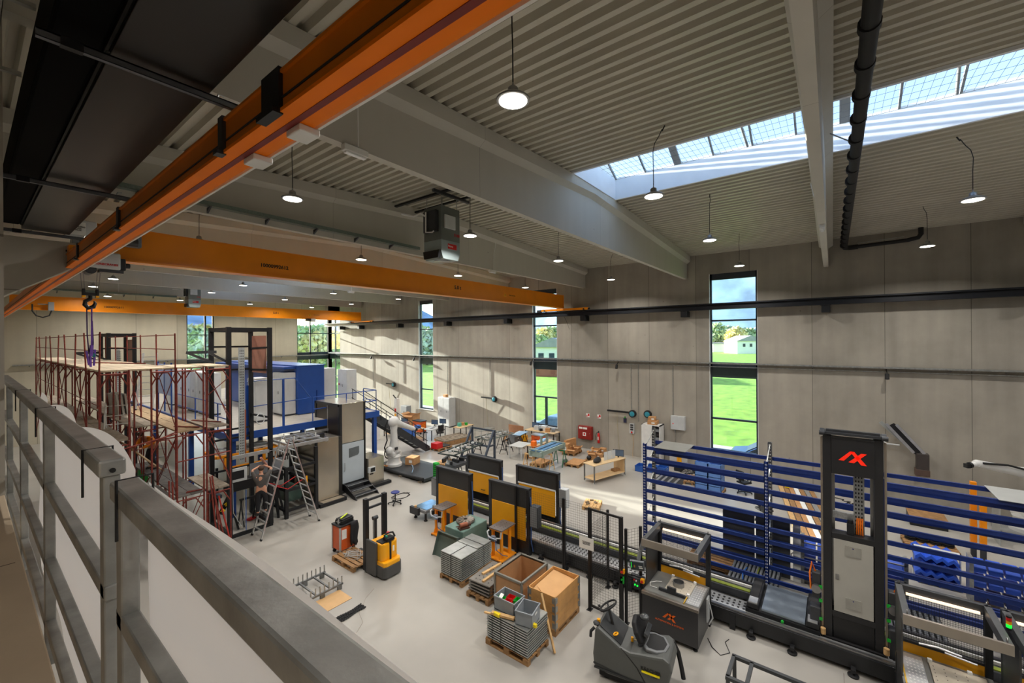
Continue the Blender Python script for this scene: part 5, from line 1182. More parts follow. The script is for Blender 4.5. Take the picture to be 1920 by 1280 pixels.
for a, b in (((4.8,16.2,5.9),(5.45,16.18,4.5)),((5.45,16.16,5.8),(4.8,16.2,5.2)),((4.85,16.2,3.9),(5.45,16.2,2.5)),((4.05,16.2,2.0),(4.7,16.2,.4)),((4.05,16.2,.5),(4.7,16.2,1.9)),((4.02,18.3,2.2),(4.02,16.2,4.0)),((4.8,18.3,.3),(5.4,18.3,1.9)),((5.47,16.2,4.3),(5.47,18.3,5.9)),((5.47,16.2,2.3),(5.47,18.3,3.9))): brace(t, a, b)
for a, b in (((3.3,16.17,3.95),(4.02,16.17,4.2)),((4.0,16.17,3.25),(5.47,16.17,3.3)),((2.6,16.15,3.9),(4.02,16.15,4.14))): m = M(); m.tube([a,b], .022, 6); m.build('ledger', RST, t)
for y in (20.3, 22.3, 24.2): frame(t, 4.05, 4.7, y, 2.12)
for y in (20.3, 22.0): frame(t, 4.05, 4.7, y, .1)
for i, (a, b, lab) in enumerate((((5.05,15.95,0),(4.86,16.1,2.6),'rusty tube leaning against the scaffold tower, left of a pair'),((5.15,15.95,0),(4.92,16.1,2.62),'rusty tube leaning against the scaffold tower, right of a pair'),((5.3,16.0,0),(4.95,16.12,2.2),'thin rusty brace leaning against the scaffold tower'),((5.42,16.0,.2),(5.1,16.1,1.9),'red brace tube leaning low against the scaffold tower'),((3.82,15.95,0),(3.8,16.1,2.75),'rusty tube standing upright left of the scaffold tower'),((3.9,15.95,0),(3.88,16.1,2.7),'rusty tube standing upright just left of the tower leg'))):
    d = Vector(b)-Vector(a); m = M(); m.tube([(0,0,0), d], .024, 6); o = m.build('scaffold_tube', RST if i != 3 else mt('brace_red', (176,48,36), .5)); o.location = a; tag(o, lab, 'scaffold tube')
for a, b, lab in (((4.2,17.2,4.2),(4.65,16.35,4.22),'scaffold coupler tubes lying on the tan deck'),((4.9,18.0,4.2),(5.4,16.8,4.22),'rusty tube lying on the right deck of the tower'),((4.3,16.4,2.18),(4.72,16.3,2.2),'black bar lying across the lower dark deck'),((3.0,22.5,6.21),(3.95,19.5,6.22),'long rusty tube lying on the top deck')):
    d = Vector(b)-Vector(a); m = M(); m.tube([(0,0,0), d], .022, 6); m.tube([(.05,.08,0),(d.x*.9,d.y*.9,.01)], .02, 6); o = m.build('scaffold_tube', RST); o.location = a; tag(o, lab, 'scaffold tube')
WPB = mt('panel_grey_white', (176,176,170), .6, .2, .1, 6)
for k in range(3):
    m = M(); m.box(-.03,-.6,0,.03,.6,.82)
    for j in range(5): m.box(.03,-.6,.05+.16*j,.04,.6,.09+.16*j)
    o = m.build('deck_panel', WPB); o.location = (3.55+.12*k, 22.0, 4.2); o.rotation_euler = (0, R(-6), R(4)); tag(o, ('first','second','third')[k]+' pale ribbed panel from the left, standing on the middle scaffold deck', 'scaffold panel')
t = thing('trestle', 'small white metal trestle standing on the scaffold deck by the near corner', 'trestle', (2.75,18.6,4.195), R(-20))
for x in (0,.6):
    for y in (0,.3): m = M(); m.bar((x,y*.8,0),(x,.12,.75),.04,.03); m.build('leg', WHT, t)
for z in (.12,.4,.72): m = M(); m.bar((0,.1,z),(.6,.1,z),.08,.02); m.build('rail', WHT, t)
# ---------------------------------------------------------------- black lift frames
def portal(lab, x, y, s, H):
    t = thing('lift_portal', lab, 'lift frame', (x,y,0)); W = 1.36*s; Dp = 1.72
    for xx in (0,W):
        for yy in (0,Dp): m = M(); m.box(xx-.07,yy-.07,.08,xx+.07,yy+.07,H); m.build('column', BLK, t, .006)
    for yy in (0,Dp): m = M(); m.box(0,yy-.06,H-.16,W,yy+.06,H-.02); m.build('top_beam', BLK, t)
    for xx in (0,W):
        for za, zb in ((H-.14,H-.02),(.08,.2)): m = M(); m.box(xx-.055,0,za,xx+.055,Dp,zb); m.build('side_beam', BLK, t)
    for z in (H-.72,H-1.62,3.55,3.2,2.0): m = M(); m.bar((0,Dp,z),(W,Dp,z),.06,.07); m.build('cross_bar', BLK, t)
    for z in (H-.75,H-1.6,4.1): m = M(); m.bar((W,0,z),(W,Dp,z-.05),.06,.07); m.build('cross_bar', BLK, t)
    m = M(); m.bar((-.9,Dp*.7,H-.9),(0,Dp*.7,H-.9),.1,.1); m.bar((-.9,Dp*.7,H-.9),(-.1,Dp*.7,H-1.3),.08,.08); m.bar((-.55,0.2,H-.88),(0,.1,H-1.25),.08,.08); m.build('arm', DGR, t)
    m = M(); m.box(.62*s,Dp*.5,2.4,.82*s,Dp*.5+.05,H-.75); c = m.build('perforated_channel', mt('channel_pale', (196,204,206), .4, .4, .1, 10), t)
    m = M(); z = 2.5
    while z < H-.85:
        for q in (.05,.1,.15): m.box(.62*s+q-.012,Dp*.5-.003,z,.62*s+q+.012,Dp*.5,z+.045)
        z += .1
    m.build('slot', DGR, c)
    m = M(); m.tube([(.8*s,Dp*.45,2.4),(.8*s,Dp*.45,4.4)], .02, 6); m.build('orange_cable', mt('cable_brown', (170,96,66), .6), t)
    m = M(); m.box(W-.01,.3,H-1.75,W+.01,Dp-.15,H-.3); m.build('clear_panel', mt('panel_copper', (170,120,104), .3, .2, .1, 3), t)
    return t
p1 = portal('tall black lift frame right of the scaffold tower', 5.71, 16.98, 1, 7.5)
m = M(); m.tube([(1.0+.14*cos(a*pi/9), -.05, 4.1+.2*sin(a*pi/9)) for a in range(18)], .02, 6, close=True); m.build('hose_coil', LGR, p1)
m = M(); m.box(-.06,-.06,0,1.42,.06,.1); m.build('base_beam', BLK, p1)
portal('second black lift frame standing behind the long scaffold', 4.0, 26.0, .65, 7.4)
# ---------------------------------------------------------------- blue platform with machines
PLT = mt('platform_plate', (176,170,160), .5, .3, .12, 5)
t = thing('platform', 'blue steel platform with railing carrying the big blue machine and grey cabinets', 'platform', (0,0,0))
m = M(); m.box(6.4,18.9,3.24,13.1,38,3.3); m.build('deck', PLT, t)
m = M(); m.box(6.4,18.82,3.02,13.1,18.9,3.32); m.box(13.1,18.82,3.02,13.2,24,3.32); m.box(6.32,18.82,3.02,6.4,38,3.32); m.build('edge_beam', BLU, t)
for x, y in ((6.5,19.0),(9.3,19.0),(13.0,19.0),(6.5,24),(13.0,23.8),(6.5,30),(9.5,24)): m = M(); m.box(x-.09,y-.09,0,x+.09,y+.09,3.02); m.build('post', BLU, t)
def rail(t, pts, h=1.1, mid=True, n=None):
    m = M()
    for z in ((h, h*.5) if mid else (h,)): m.tube([(x,y,3.3+z) for x,y in pts], .024, 6)
    m.build('handrail', BLU, t)
    for (x0,y0),(x1,y1) in zip(pts, pts[1:]):
        L_ = math.hypot(x1-x0,y1-y0); k = max(1, round(L_/1.5))
        for i in range(k+1): x = x0+(x1-x0)*i/k; y = y0+(y1-y0)*i/k; m = M(); m.tube([(x,y,3.3),(x,y,3.3+h)], .024, 6); m.build('rail_post', BLU, t)
rail(t, [(9.7,18.9),(13.05,18.9),(13.1,20.1)]); rail(t, [(6.45,26),(6.45,19.0)])
m = M(); m.tube([(7.0,18.88,3.3),(7.0,18.88,5.35),(8.9,18.88,5.35),(9.6,18.88,4.4)], .024, 6); m.tube([(7.0,18.88,4.3),(9.6,18.88,4.4)], .02, 6); m.build('handrail', BLU, t)
m = M(); m.box(8.37,18.86,3.3,8.45,18.92,5.35); m.build('rail_post', BLU, t); m = M(); m.box(6.95,18.86,3.0,7.07,18.92,5.2); m.build('rail_post', BLU, t)
for s in (0,.9):
    m = M(); m.prism([(0,0),(.32,0),(4.75,-3.05),(4.75,-3.3),(4.4,-3.3),(0,-.3)], -.03, .0, 'Y', mx=Matrix.Translation((13.15,20.3+s*1.1,3.32))); m.build('stair_stringer', DGR, t)
for i in range(13): m = M(); m.box(13.3+.335*i,20.3,3.1-.235*i,13.58+.335*i,21.28,3.13-.235*i); m.build('stair_tread', GAL, t)
for s in (20.25,21.3):
    for h in (1.0,.5): m = M(); m.tube([(13.15,s,3.3+h),(17.7,s,.15+h)], .02, 6); m.build('stair_handrail', BLK, t)
    for i in range(5): x = 13.2+1.1*i; m = M(); m.tube([(x,s,3.28-.693*(x-13.15)),(x,s,4.3-.693*(x-13.15))], .02, 6); m.build('stair_post', BLK, t)
t = thing('blue_machine', 'large glossy blue machine enclosure standing on the platform', 'machine enclosure', (10.1,21.1,3.3))
m = M(); m.box(0,0,.02,1.36,9.5,2.42); m.build('housing', BLU, t, .02)
m = M(); m.box(-.02,-.03,2.42,1.4,9.5,2.46); m.build('roof_sheet', mt('blue_light', (70,108,176), .3, 0, .06, 2), t)
m = M(); m.tube([(.95,-.02,1.15),(.95,-.02,.3),(1.2,-.02,.3)], .02, 5); m.build('door_seam', DBL, t)
m = M(); m.box(-.6,.2,2.3,0,9.3,2.4); m.build('canopy', BLU, t)
def cabinet(lab, x, y, z, sx, sy, h, mat=LGR, doors=1, cat='cabinet', g=None, knob=True):
    t = thing('electrical_cabinet', lab, cat, (x,y,z), 0, g)
    m = M(); m.box(0,0,.08,sx,sy,h); m.build('housing', mat, t, .01); m = M(); m.box(.02,.02,0,sx-.02,sy-.02,.08); m.build('plinth', DGR, t)
    for i in range(doors):
        m = M(); m.box(-.018,sy*i/doors+.015,.12,0,sy*(i+1)/doors-.015,h-.04); d = m.build('door', mat, t, .004)
        if knob: m = M(); m.box(-.035,sy*(i+.5)/doors-.05,h*.5,-.018,sy*(i+.5)/doors-.03,h*.5+.14); m.build('handle', DGR, d)
    return t
cabinet('light grey cabinet on the platform in front of the blue machine', 9.5, 21.3, 3.3, .58, 1.15, 2.12)
cabinet('light grey cabinet on the platform behind the black lift frame', 8.0, 20.7, 3.3, .55, .8, 2.0)
cabinet('grey cabinet on the platform just right of the blue machine', 11.6, 21.6, 3.3, .75, .7, 2.2, LGR)
c = cabinet('tall grey cabinet with red switch at the right end of the platform', 13.4, 22.2, 3.3, .62, .95, 2.0, LGR); m = M(); m.cyl((-.03,.75,1.15),(-.06,.75,1.15),.04,10); m.build('red_switch', RED, c)
for x, y, lab in ((7.3,24.5,'pale cabinet row behind the scaffold, nearest'),(7.3,26.2,'pale cabinet row behind the scaffold, second'),(7.3,28.2,'pale cabinet row behind the scaffold, third'),(7.3,30.3,'pale cabinet row behind the scaffold, fourth')): cabinet(lab, x, y, 3.3, .6, 1.35, 2.1, LGR, 2)
t = thing('blue_guard', 'blue framed guard screen at the far left end of the platform', 'guard screen', (6.5,27,3.3))
for y in (0,1.2,2.4): m = M(); m.box(-.03,y-.03,0,.03,y+.03,2.6); m.build('post', BLU, t)
m = M(); m.box(-.01,0,.9,.01,2.4,2.5); m.build('screen_panel', mt('screen_pale_blue', (150,168,206), .4, 0, .05, 3), t)
# ---------------------------------------------------------------- stainless washing cabin
SS = mt('stainless_sheet', (186,178,164), .26, .85, .1, 1.2); 
t = thing('stainless_cabin', 'tall stainless machine cabin with grey door, steps and open loading chute', 'machine cabin', (0,0,0))
m = M(); m.box(10.36,17.72,2.3,11.6,19.9,4.1); m.build('upper_box', SS, t, .006)
m = M(); m.box(10.3,17.72,2.62,10.36,17.84,4.1); m.box(10.3,19.78,2.62,10.36,19.9,4.1); m.box(10.3,17.72,3.98,10.36,19.9,4.1); m.box(10.3,17.72,2.56,10.36,19.9,2.66); m.build('chute_frame', DGR, t, .004)
m = M(); m.box(10.335,17.84,2.66,10.355,19.78,3.98); c = m.build('chute_curtain', mt('curtain_brown', (52,45,40), .4, .1, .12, 3), t)
m = M(); m.box(10.325,18.75,2.66,10.334,18.78,3.98); m.build('curtain_seam', ALU, c)
m = M(); m.box(10.3,17.68,.1,10.42,17.74,4.1); m.box(11.55,17.68,.1,11.62,17.74,4.1); m.build('corner_post', BLK, t)
m = M(); m.box(10.36,17.74,.1,11.6,19.9,2.3); m.build('lower_box', DGR, t)
m = M(); m.box(10.43,17.69,.48,11.53,17.735,2.27); d = m.build('door', mt('door_pale_blue_grey', (178,188,196), .4, .05, .04, 2), t, .006)
m = M(); m.prism([(10.75,1.6),(11.22,1.66),(11.27,1.75),(11.27,2.05),(10.75,2.02)], 17.68, 17.692, 'Y'); m.build('door_window', mt('window_smoke', (88,94,98), .15), d)
m = M(); m.tube([(10.52,17.69,1.05),(10.52,17.63,1.07),(10.52,17.63,1.4),(10.52,17.69,1.42)], .015, 6); m.build('door_handle', ALU, d)
m = M(); m.box(9.08,17.34,.12,10.05,19.6,2.78); m.build('side_housing', SS, t, .008)
m = M(); m.box(9.0,17.3,.1,9.08,17.4,2.8); m.box(9.0,19.5,.1,9.08,19.6,2.8); m.build('frame_post', BLK, t)
m = M(); m.box(10.05,17.5,.1,10.3,19.6,2.7); m.build('black_gap', mt('gap_black', (40,38,36), .5), t)
m = M(); m.box(9.0,16.95,.02,10.2,17.34,.16); b = m.build('base_trough', BLK, t, .01); m = M(); m.box(9.15,17.0,.16,10.1,17.3,.17); m.build('grating', mt('grating_tan', (164,152,134), .5, .4, .3, 40), b)
m = M(); m.box(11.65,17.5,.14,12.5,18.6,1.36); s_ = m.build('pump_housing', SS, t, .008)
m = M(); m.box(11.6,17.38,.72,11.95,17.5,.98); k = m.build('control_box', LGR, s_, .008); m = M(); m.box(11.68,17.37,.76,11.92,17.382,.94); m.build('display', BLK, k)
m = M(); m.box(11.72,17.49,.6,11.9,17.5,.65); m.build('connector', INK, s_)
m = M(); m.box(11.7,17.25,.02,12.75,17.5,.14); m.build('base_rail', BLK, t)
for x in (10.4,11.5): m = M(); m.prism([(17.7,.5),(17.7,.25),(16.75,-.0),(16.5,.0),(16.6,.12),(17.4,.5)], x-.02, x+.02, 'X'); m.build('step_side', BLK, t)
for y, z in ((17.35,.44),(17.05,.28),(16.75,.12)): m = M(); m.box(10.42,y-.13,z,11.48,y+.13,z+.03); q = m.build('step_tread', DGR, t); m = M(); m.box(10.42,y-.13,z+.03,11.48,y-.1,z+.036); m.build('step_nosing', ALU, q)
# black machine frame left of the cabin
t = thing('open_machine', 'open black machine frame with valves between the ladder and the cabin', 'machine frame', (7.7,17.1,0))
for x in (0,1.2):
    for y in (0,2.2): m = M(); m.box(x-.06,y-.06,0,x+.06,y+.06,2.6 if x else 2.0); m.build('post', BLK, t)
for z in (.3,1.1,1.95):
    for y in (0,2.2): m = M(); m.bar((0,y,z),(1.2,y,z),.09,.1); m.build('cross_beam', BLK, t)
    for x in (0,1.2): m = M(); m.bar((x,0,z),(x,2.2,z),.09,.1); m.build('side_beam', BLK, t)
m = M(); m.bar((0,0,1.95),(1.2,0,1.2),.08,.08); m.build('diagonal', BLK, t)
random.seed(5)
for i in range(9): m = M(); x = .2+.1*i; m.cyl((x,1.2,2.0),(x,1.2,2.5),.03,8); m.cb(x,1.2,2.55,.07,.1,.12); m.build('valve', DGR if i % 2 else STL, t)
m = M(); m.box(.3,.6,.4,.9,1.6,.9); m.build('tank', mt('tank_green', (60,84,76), .4), t, .03)
m = M(); m.box(.75,-.08,1.15,.8,-.03,1.5); m.build('yellow_tube', YEL, t)
# aluminium loading rails
t = thing('loading_conveyor', 'aluminium profile loading rails running into the cabin chute', 'conveyor frame', (0,0,2.85))
for y in (16.95,18.75): m = M(); m.box(5.72 if y < 18 else 7.9,y-.04,-.06,9.35 if y < 18 else 10.4,y+.04,.06); m.box(5.8,y-.045,-.01,9.3,y-.04,.01) if y < 18 else None; m.build('profile_rail', ALU, t)
for x in (7.95,8.6,9.3): m = M(); m.box(x-.04,16.95,-.1,x+.04,18.75,-.02); m.build('cross_profile', ALU, t)
m = M(); m.box(9.3,17.7,-.25,9.6,17.85,.1); m.build('rail_bracket', BLK, t)
t = thing('transfer_tray', 'square aluminium transfer tray lying on the loading rails', 'tray frame', (8.1,17.4,2.93))
for a, b in (((0,0,0),(1.1,0,0)),((0,1.1,0),(1.1,1.1,0)),((0,0,0),(0,1.1,0)),((1.1,0,0),(1.1,1.1,0)),((.55,0,0),(.55,1.1,0)),((0,.55,0),(1.1,.55,0))): m = M(); m.bar(a,b,.07,.05); m.build('profile', ALU, t)
for x, y in ((.1,.1),(1.0,.1),(.1,1.0),(1.0,1.0)): m = M(); m.cyl((x,y,.02),(x,y,.16),.025,8); m.build('pin', WHT, t)
# lower lift carriage with orange frame
t = thing('lift_carriage', 'orange lift carriage with grey tray inside the black lift frame', 'lift carriage', (5.9,18.85,2.0))
OC = mt('carriage_orange', (244,152,20), .4, 0, .06, 4)
for a, b in (((0,0,.5),(2.2,0,.5)),((0,1.2,.5),(2.2,1.2,.5)),((0,0,.5),(0,1.2,.5)),((2.2,0,.5),(2.2,1.2,.5)),((.3,0,0),(.3,0,.5)),((2.2,0,0),(2.2,0,.5)),((1.7,0,0),(1.7,0,.5)),((.3,0,0),(2.2,0,0))): m = M(); m.bar(a,b,.1,.1); m.build('carriage_frame', OC, t)
m = M(); m.box(.1,.1,.56,2.1,1.1,.62); m.build('tray', ALU, t, .01)
m = M(); m.bar((.2,.3,.66),(2.0,.9,.66),.06,.05); m.bar((.2,.9,.66),(2.0,.4,.66),.05,.05); m.build('gripper', LGR, t)
for x in (.15,2.05): m = M(); m.box(x-.04,.4,-2.0,x+.04,.48,.0); m.build('column', BLK, t)
t = thing('machine_bench', 'black machine bench with grey control panel in front of the person', 'machine bench', (5.8,17.35,0))
m = M(); m.box(0,0,1.5,1.9,.5,1.85); m.build('beam_body', BLK, t, .01)
m = M(); m.box(.7,-.03,1.95,1.85,.02,2.4); m.build('panel', mt('panel_steel_grey', (128,132,138), .4, .3, .08, 4), t)
m = M(); m.box(-.05,-.03,1.85,.6,.02,2.35); w = m.build('control_unit', LGR, t, .01); m = M(); m.box(.04,-.036,1.95,.5,-.03,2.25); m.build('unit_window', BLK, w)
m = M(); m.tube([(1.3,-.02,2.2),(1.0,-.2,2.6)], .04, 8); m.build('pink_tube', mt('tube_pinkish', (214,150,130), .5), t)
for x in (.1,1.75): m = M(); m.bar((x,.1,0),(x,.3,1.5),.07,.07); m.bar((x+.3,.25,0),(x-.05,.25,1.5),.06,.06); m.build('leg', BLK, t)
m = M(); m.bar((-.35,-.3,.95),(.1,-.05,1.6),.1,.12); h = m.build('striped_bar', BLK, t)
for i in range(3): m = M(); q = .15+.27*i; m.cb(-.35+.45*q,-.36+.25*q,.95+.65*q,.12,.02,.1,0,0,R(-35)); m.build('hazard_stripe', mt('stripe_yellow', (250,214,20), .4), h)
m = M(); m.bar((-.1,.5,1.3),(-.1,2.0,1.3),.12,.12); m.build('blue_grey_beam', mt('beam_blue_grey', (74,90,112), .4, .3), t)
m = M(); m.tube([(.1,-.1,1.85),(.1,-.15,.8),(.3,-.3,.3),(.5,-.1,.6),(.5,0,1.5)], .01, 5); m.build('hanging_cable', LGR, t)
m = M(); m.tube([(.55,-.05,1.5),(.53,-.1,.02)], .012, 5); m.build('blue_air_hose', mt('air_hose_blue', (40,110,210), .4), t)
box1('cleaning_rag', 'red rag lying on the floor below the machine bench', 'rag', 6.85, 18.2, .0, .3, .2, .05, RED, .4)
for i, (x, y) in enumerate(((6.6,17.9),(7.3,17.9))):
    t = thing('folding_trestle', ('left','right')[i]+' black folding trestle under the machine bench', 'trestle', (x-.2,y,0))
    for s in (-1,1):
        for q in (0,.5): m = M(); m.bar((q,s*.28,0),(q,-s*.05,.95),.04,.04); m.build('leg', BLK, t)
    m = M(); m.bar((-.05,0,.97),(.6,0,.97),.08,.06); m.build('top_bar', BLK, t)
# ---------------------------------------------------------------- ladders
LAD = mt('ladder_aluminium', (206,208,208), .32, .6, .08, 8)
def ladder(t, foot, top, w, n, axis, red=False):
    f = Vector(foot); p = Vector(top); a = Vector(axis)
    for s in (-1, 1):
        m = M(); m.bar(f+a*s*w/2, p+a*s*w/2*.82, .03, .075, up=a); st = m.build('stile', LAD, t)
        m = M(); m.bar(f+a*s*w/2, f+a*s*w/2+(p-f)*.018, .05, .09, up=a); m.build('foot_cap', RUB, t)
        if red and s < 0: m = M(); o_ = a*(-w/2-.018); m.bar(f+o_+(p-f)*.1, p+a*-w/2*.85-a*.018, .004, .03, up=a); m.build('red_stripe', RED, st)
    for i in range(n):
        q = (i+1)/(n+.6); c = f+(p-f)*q; ww = w*(1-.18*q); m = M(); m.bar(c-a*ww/2, c+a*ww/2, .05, .03); m.build('rung', LAD, t)
t = thing('step_ladder', 'large aluminium double ladder standing in front of the black machine frame', 'ladder', (0,0,0))
ladder(t, (6.3,16.3,0), (7.3,16.28,3.36), .74, 11, (0,1,0), True); ladder(t, (8.38,16.25,0), (7.42,16.28,3.34), .72, 11, (0,1,0), True)
for y in (15.98, 16.55): m = M(); m.tube([(6.85,y,1.75),(7.3,y+.1,1.5),(7.8,y,1.75)], .014, 5); m.build('red_strap', RED, t)
t = thing('ladder', 'aluminium ladder leaning inside the scaffold at the lower level', 'ladder', (0,0,0)); ladder(t, (4.45,20.4,0), (4.75,21.4,3.9), .6, 12, (.8,-.5,0))
t = thing('ladder', 'aluminium ladder leaning inside the scaffold below the top deck', 'ladder', (0,0,0)); ladder(t, (4.5,22.5,4.2), (4.95,23.6,6.5), .6, 8, (.8,-.5,0))
# ---------------------------------------------------------------- people
def person(name_lab, loc, rz, J, hair, shirt, trousers, shoes, bare=True, cap=None):
    t = thing('person', name_lab, 'person', loc, rz)
    def skin(nm, pts, edges, mat, sub=2, root=0):
        me = bpy.data.meshes.new(nm); me.from_pydata([p[0] for p in pts], edges, []); o = bpy.data.objects.new(nm, me); COL.objects.link(o); o.parent = t
        me.materials.append(mat); md = o.modifiers.new('skin', 'SKIN'); md.use_smooth_shade = True
        for i, p in enumerate(pts): sv = me.skin_vertices[0].data[i]; r = p[1]; sv.radius = r if isinstance(r, tuple) else (r, r); sv.use_root = (i == root)
        s = o.modifiers.new('sub', 'SUBSURF'); s.levels = s.render_levels = sub; return o
    V = Vector; hip, ch, nk, hd = V(J['hip']), V(J['chest']), V(J['neck']), V(J['head'])
    pts = [(hip,(.15,.11)), (hip.lerp(ch,.5),(.14,.105)), (ch,(.165,.115)), (nk,.058), (nk.lerp(hd,.45),.055), (hd,.088), (hd+(hd-nk).normalized()*.1,.07)]
    ed = [(0,1),(1,2),(2,3),(3,4),(4,5),(5,6)]
    for s in 'lr':
        b = len(pts); pts += [(V(J['sh'+s]),.062),(V(J['el'+s]),.045),(V(J['wr'+s]),.032),(V(J['ha'+s]),(.042,.022))]; ed += [(2,b),(b,b+1),(b+1,b+2),(b+2,b+3)]
        b = len(pts); pts += [(V(J['hp'+s]),.1),(V(J['kn'+s]),.066),(V(J['an'+s]),.045),(V(J['to'+s]),(.045,.035))]; ed += [(0,b),(b,b+1),(b+1,b+2),(b+2,b+3)]
    skin('body', pts, ed, SKN)
    pt = [(hip,(.165,.125)), (hip.lerp(ch,.5),(.16,.12)), (ch,(.185,.13)), (nk.lerp(ch,.35),.09)]; e2 = [(0,1),(1,2),(2,3)]
    for s in 'lr':
        b = len(pt); q = V(J['sh'+s]); e = V(J['el'+s]); pt += [(q,.082),(q.lerp(e,.85 if bare else .98),.07)]; e2 += [(2,b),(b,b+1)]
        if not bare: pt += [(e.lerp(V(J['wr'+s]),.95),.048)]; e2 += [(b+1,b+2)]
    skin('shirt', pt, e2, shirt)
    pt = [(hip+V((0,0,.04)),(.165,.125)), (hip-V((0,0,.04)),(.165,.125))]; e2 = [(0,1)]
    for s in 'lr':
        b = len(pt); pt += [(V(J['hp'+s]),.115),(V(J['kn'+s]),.082),(V(J['an'+s])+V((0,0,.03)),.066)]; e2 += [(1,b),(b,b+1),(b+1,b+2)]
    skin('trousers', pt, e2, trousers)
    for s in 'lr':
        a, b = V(J['an'+s]), V(J['to'+s]); m = M(); m.tube([a+(a-b)*.35-V((0,0,.05)), a-V((0,0,.045)), b-V((0,0,.02)), b+(b-a)*.35-V((0,0,.02))], [.045,.055,.05,.025], 10); m.build('shoe', shoes, t)
        w_, h_ = V(J['wr'+s]), V(J['ha'+s]); d = (h_-w_).normalized(); sd = d.cross(V((0,0,1))); sd = sd.normalized() if sd.length > .1 else V((1,0,0)); n_ = sd.cross(d); m = M()
        for k in range(4): o_ = h_+sd*(k-1.5)*.02; L_ = (.075,.09,.085,.065)[k]; m.tube([o_, o_+d*L_*.5, o_+d*L_*.75-n_*.025, o_+d*L_*.7-n_*.05], [.0095,.009,.008,.006], 6)
        m.tube([w_.lerp(h_,.5)+sd*.03, h_+sd*.055-n_*.015, h_+sd*.05+d*.03-n_*.03], [.011,.01,.007], 6); m.build('hand', SKN, t)
    f = V(J['face']).normalized(); sd = f.cross(V((0,0,1))).normalized(); uz = sd.cross(f); c = hd+uz*.03
    m = M()
    m.sph(c+f*.1-uz*.02, .016, 1, 1, 1.3, 8)
    for s in (-1,1): m.sph(c+sd*s*.085, .02, .5, 1, 1.4, 8)
    m.build('nose_and_ears', SKN, t)
    m = M()
    for s in (-1,1): m.sph(c+sd*s*.033+f*.078+uz*.02, .011, n=8)
    m.build('eyes', INK, t); m = M(); m.cb(*(c+f*.082-uz*.055),.05,.012,.012); m.build('mouth', mt('lip', (160,90,80), .6), t)
    m = M(); m.sph(c+uz*.03-f*.018, .104, .93, 1, .95, 10); m.build('hair', hair, t)
    return t
HAIR = mt('hair_brown', (70,52,40), .8, 0, .2, 20)
person('person in grey t-shirt and black trousers on the ladder, arms raised to the head', (6.52,16.42,.72), R(-28),
 dict(hip=(0,0,.93),chest=(0,.0,1.3),neck=(0,.01,1.48),head=(0,.04,1.62),face=(0,1,-.1),
  shl=(-.2,.0,1.4),ell=(-.3,.14,1.6),wrl=(-.13,.3,1.66),hal=(-.07,.33,1.69),shr=(.2,.0,1.4),elr=(.31,.14,1.62),wrr=(.14,.3,1.66),har=(.08,.33,1.69),
  hpl=(-.1,0,.88),knl=(-.11,.03,.48),anl=(-.11,-.02,.09),tol=(-.12,.14,.05),hpr=(.1,0,.88),knr=(.12,.08,.5),anr=(.12,.04,.12),tor=(.13,.2,.08)),
 HAIR, mt('tshirt_grey', (84,80,78), .9, 0, .1, 12), mt('trousers_black', (30,30,34), .9, 0, .1, 12), RUB)
person('person in bright orange jacket bending on the lower scaffold deck', (4.35,20.6,2.17), R(120),
 dict(hip=(0,-.1,.88),chest=(0,.16,1.15),neck=(0,.3,1.27),head=(0,.4,1.34),face=(0,.8,-.5),
  shl=(-.2,.2,1.2),ell=(-.26,.38,.98),wrl=(-.2,.55,.92),hal=(-.18,.62,.92),shr=(.2,.2,1.2),elr=(.27,.36,.98),wrr=(.2,.55,.9),har=(.18,.62,.9),
  hpl=(-.1,-.08,.84),knl=(-.12,.1,.47),anl=(-.12,-.05,.09),tol=(-.12,.1,.05),hpr=(.1,-.08,.84),knr=(.13,.06,.47),anr=(.13,-.12,.09),tor=(.14,.04,.05)),
 HAIR, mt('jacket_orange', (250,148,20), .7, 0, .12, 8), mt('trousers_dark', (52,52,58), .9, 0, .1, 12), RUB, False)
m = M(); m.bar((0,0,0),(.62,-2.3,-.75),.34,.03,up=(.6,.2,.8)); o = m.build('wooden_board', mt('board_tan', (176,146,106), .7, 0, .14, 5), None, .004); o.location = (3.55,20.9,3.3); tag(o, 'wide tan board carried slanting across the lower scaffold by the person in orange', 'board')
box1('green_crate', 'bright green plastic crate on the floor behind the scaffold', 'plastic crate', 5.6, 27.5, 0, .8, .6, .7, mt('crate_green', (20,120,40), .5), .1)
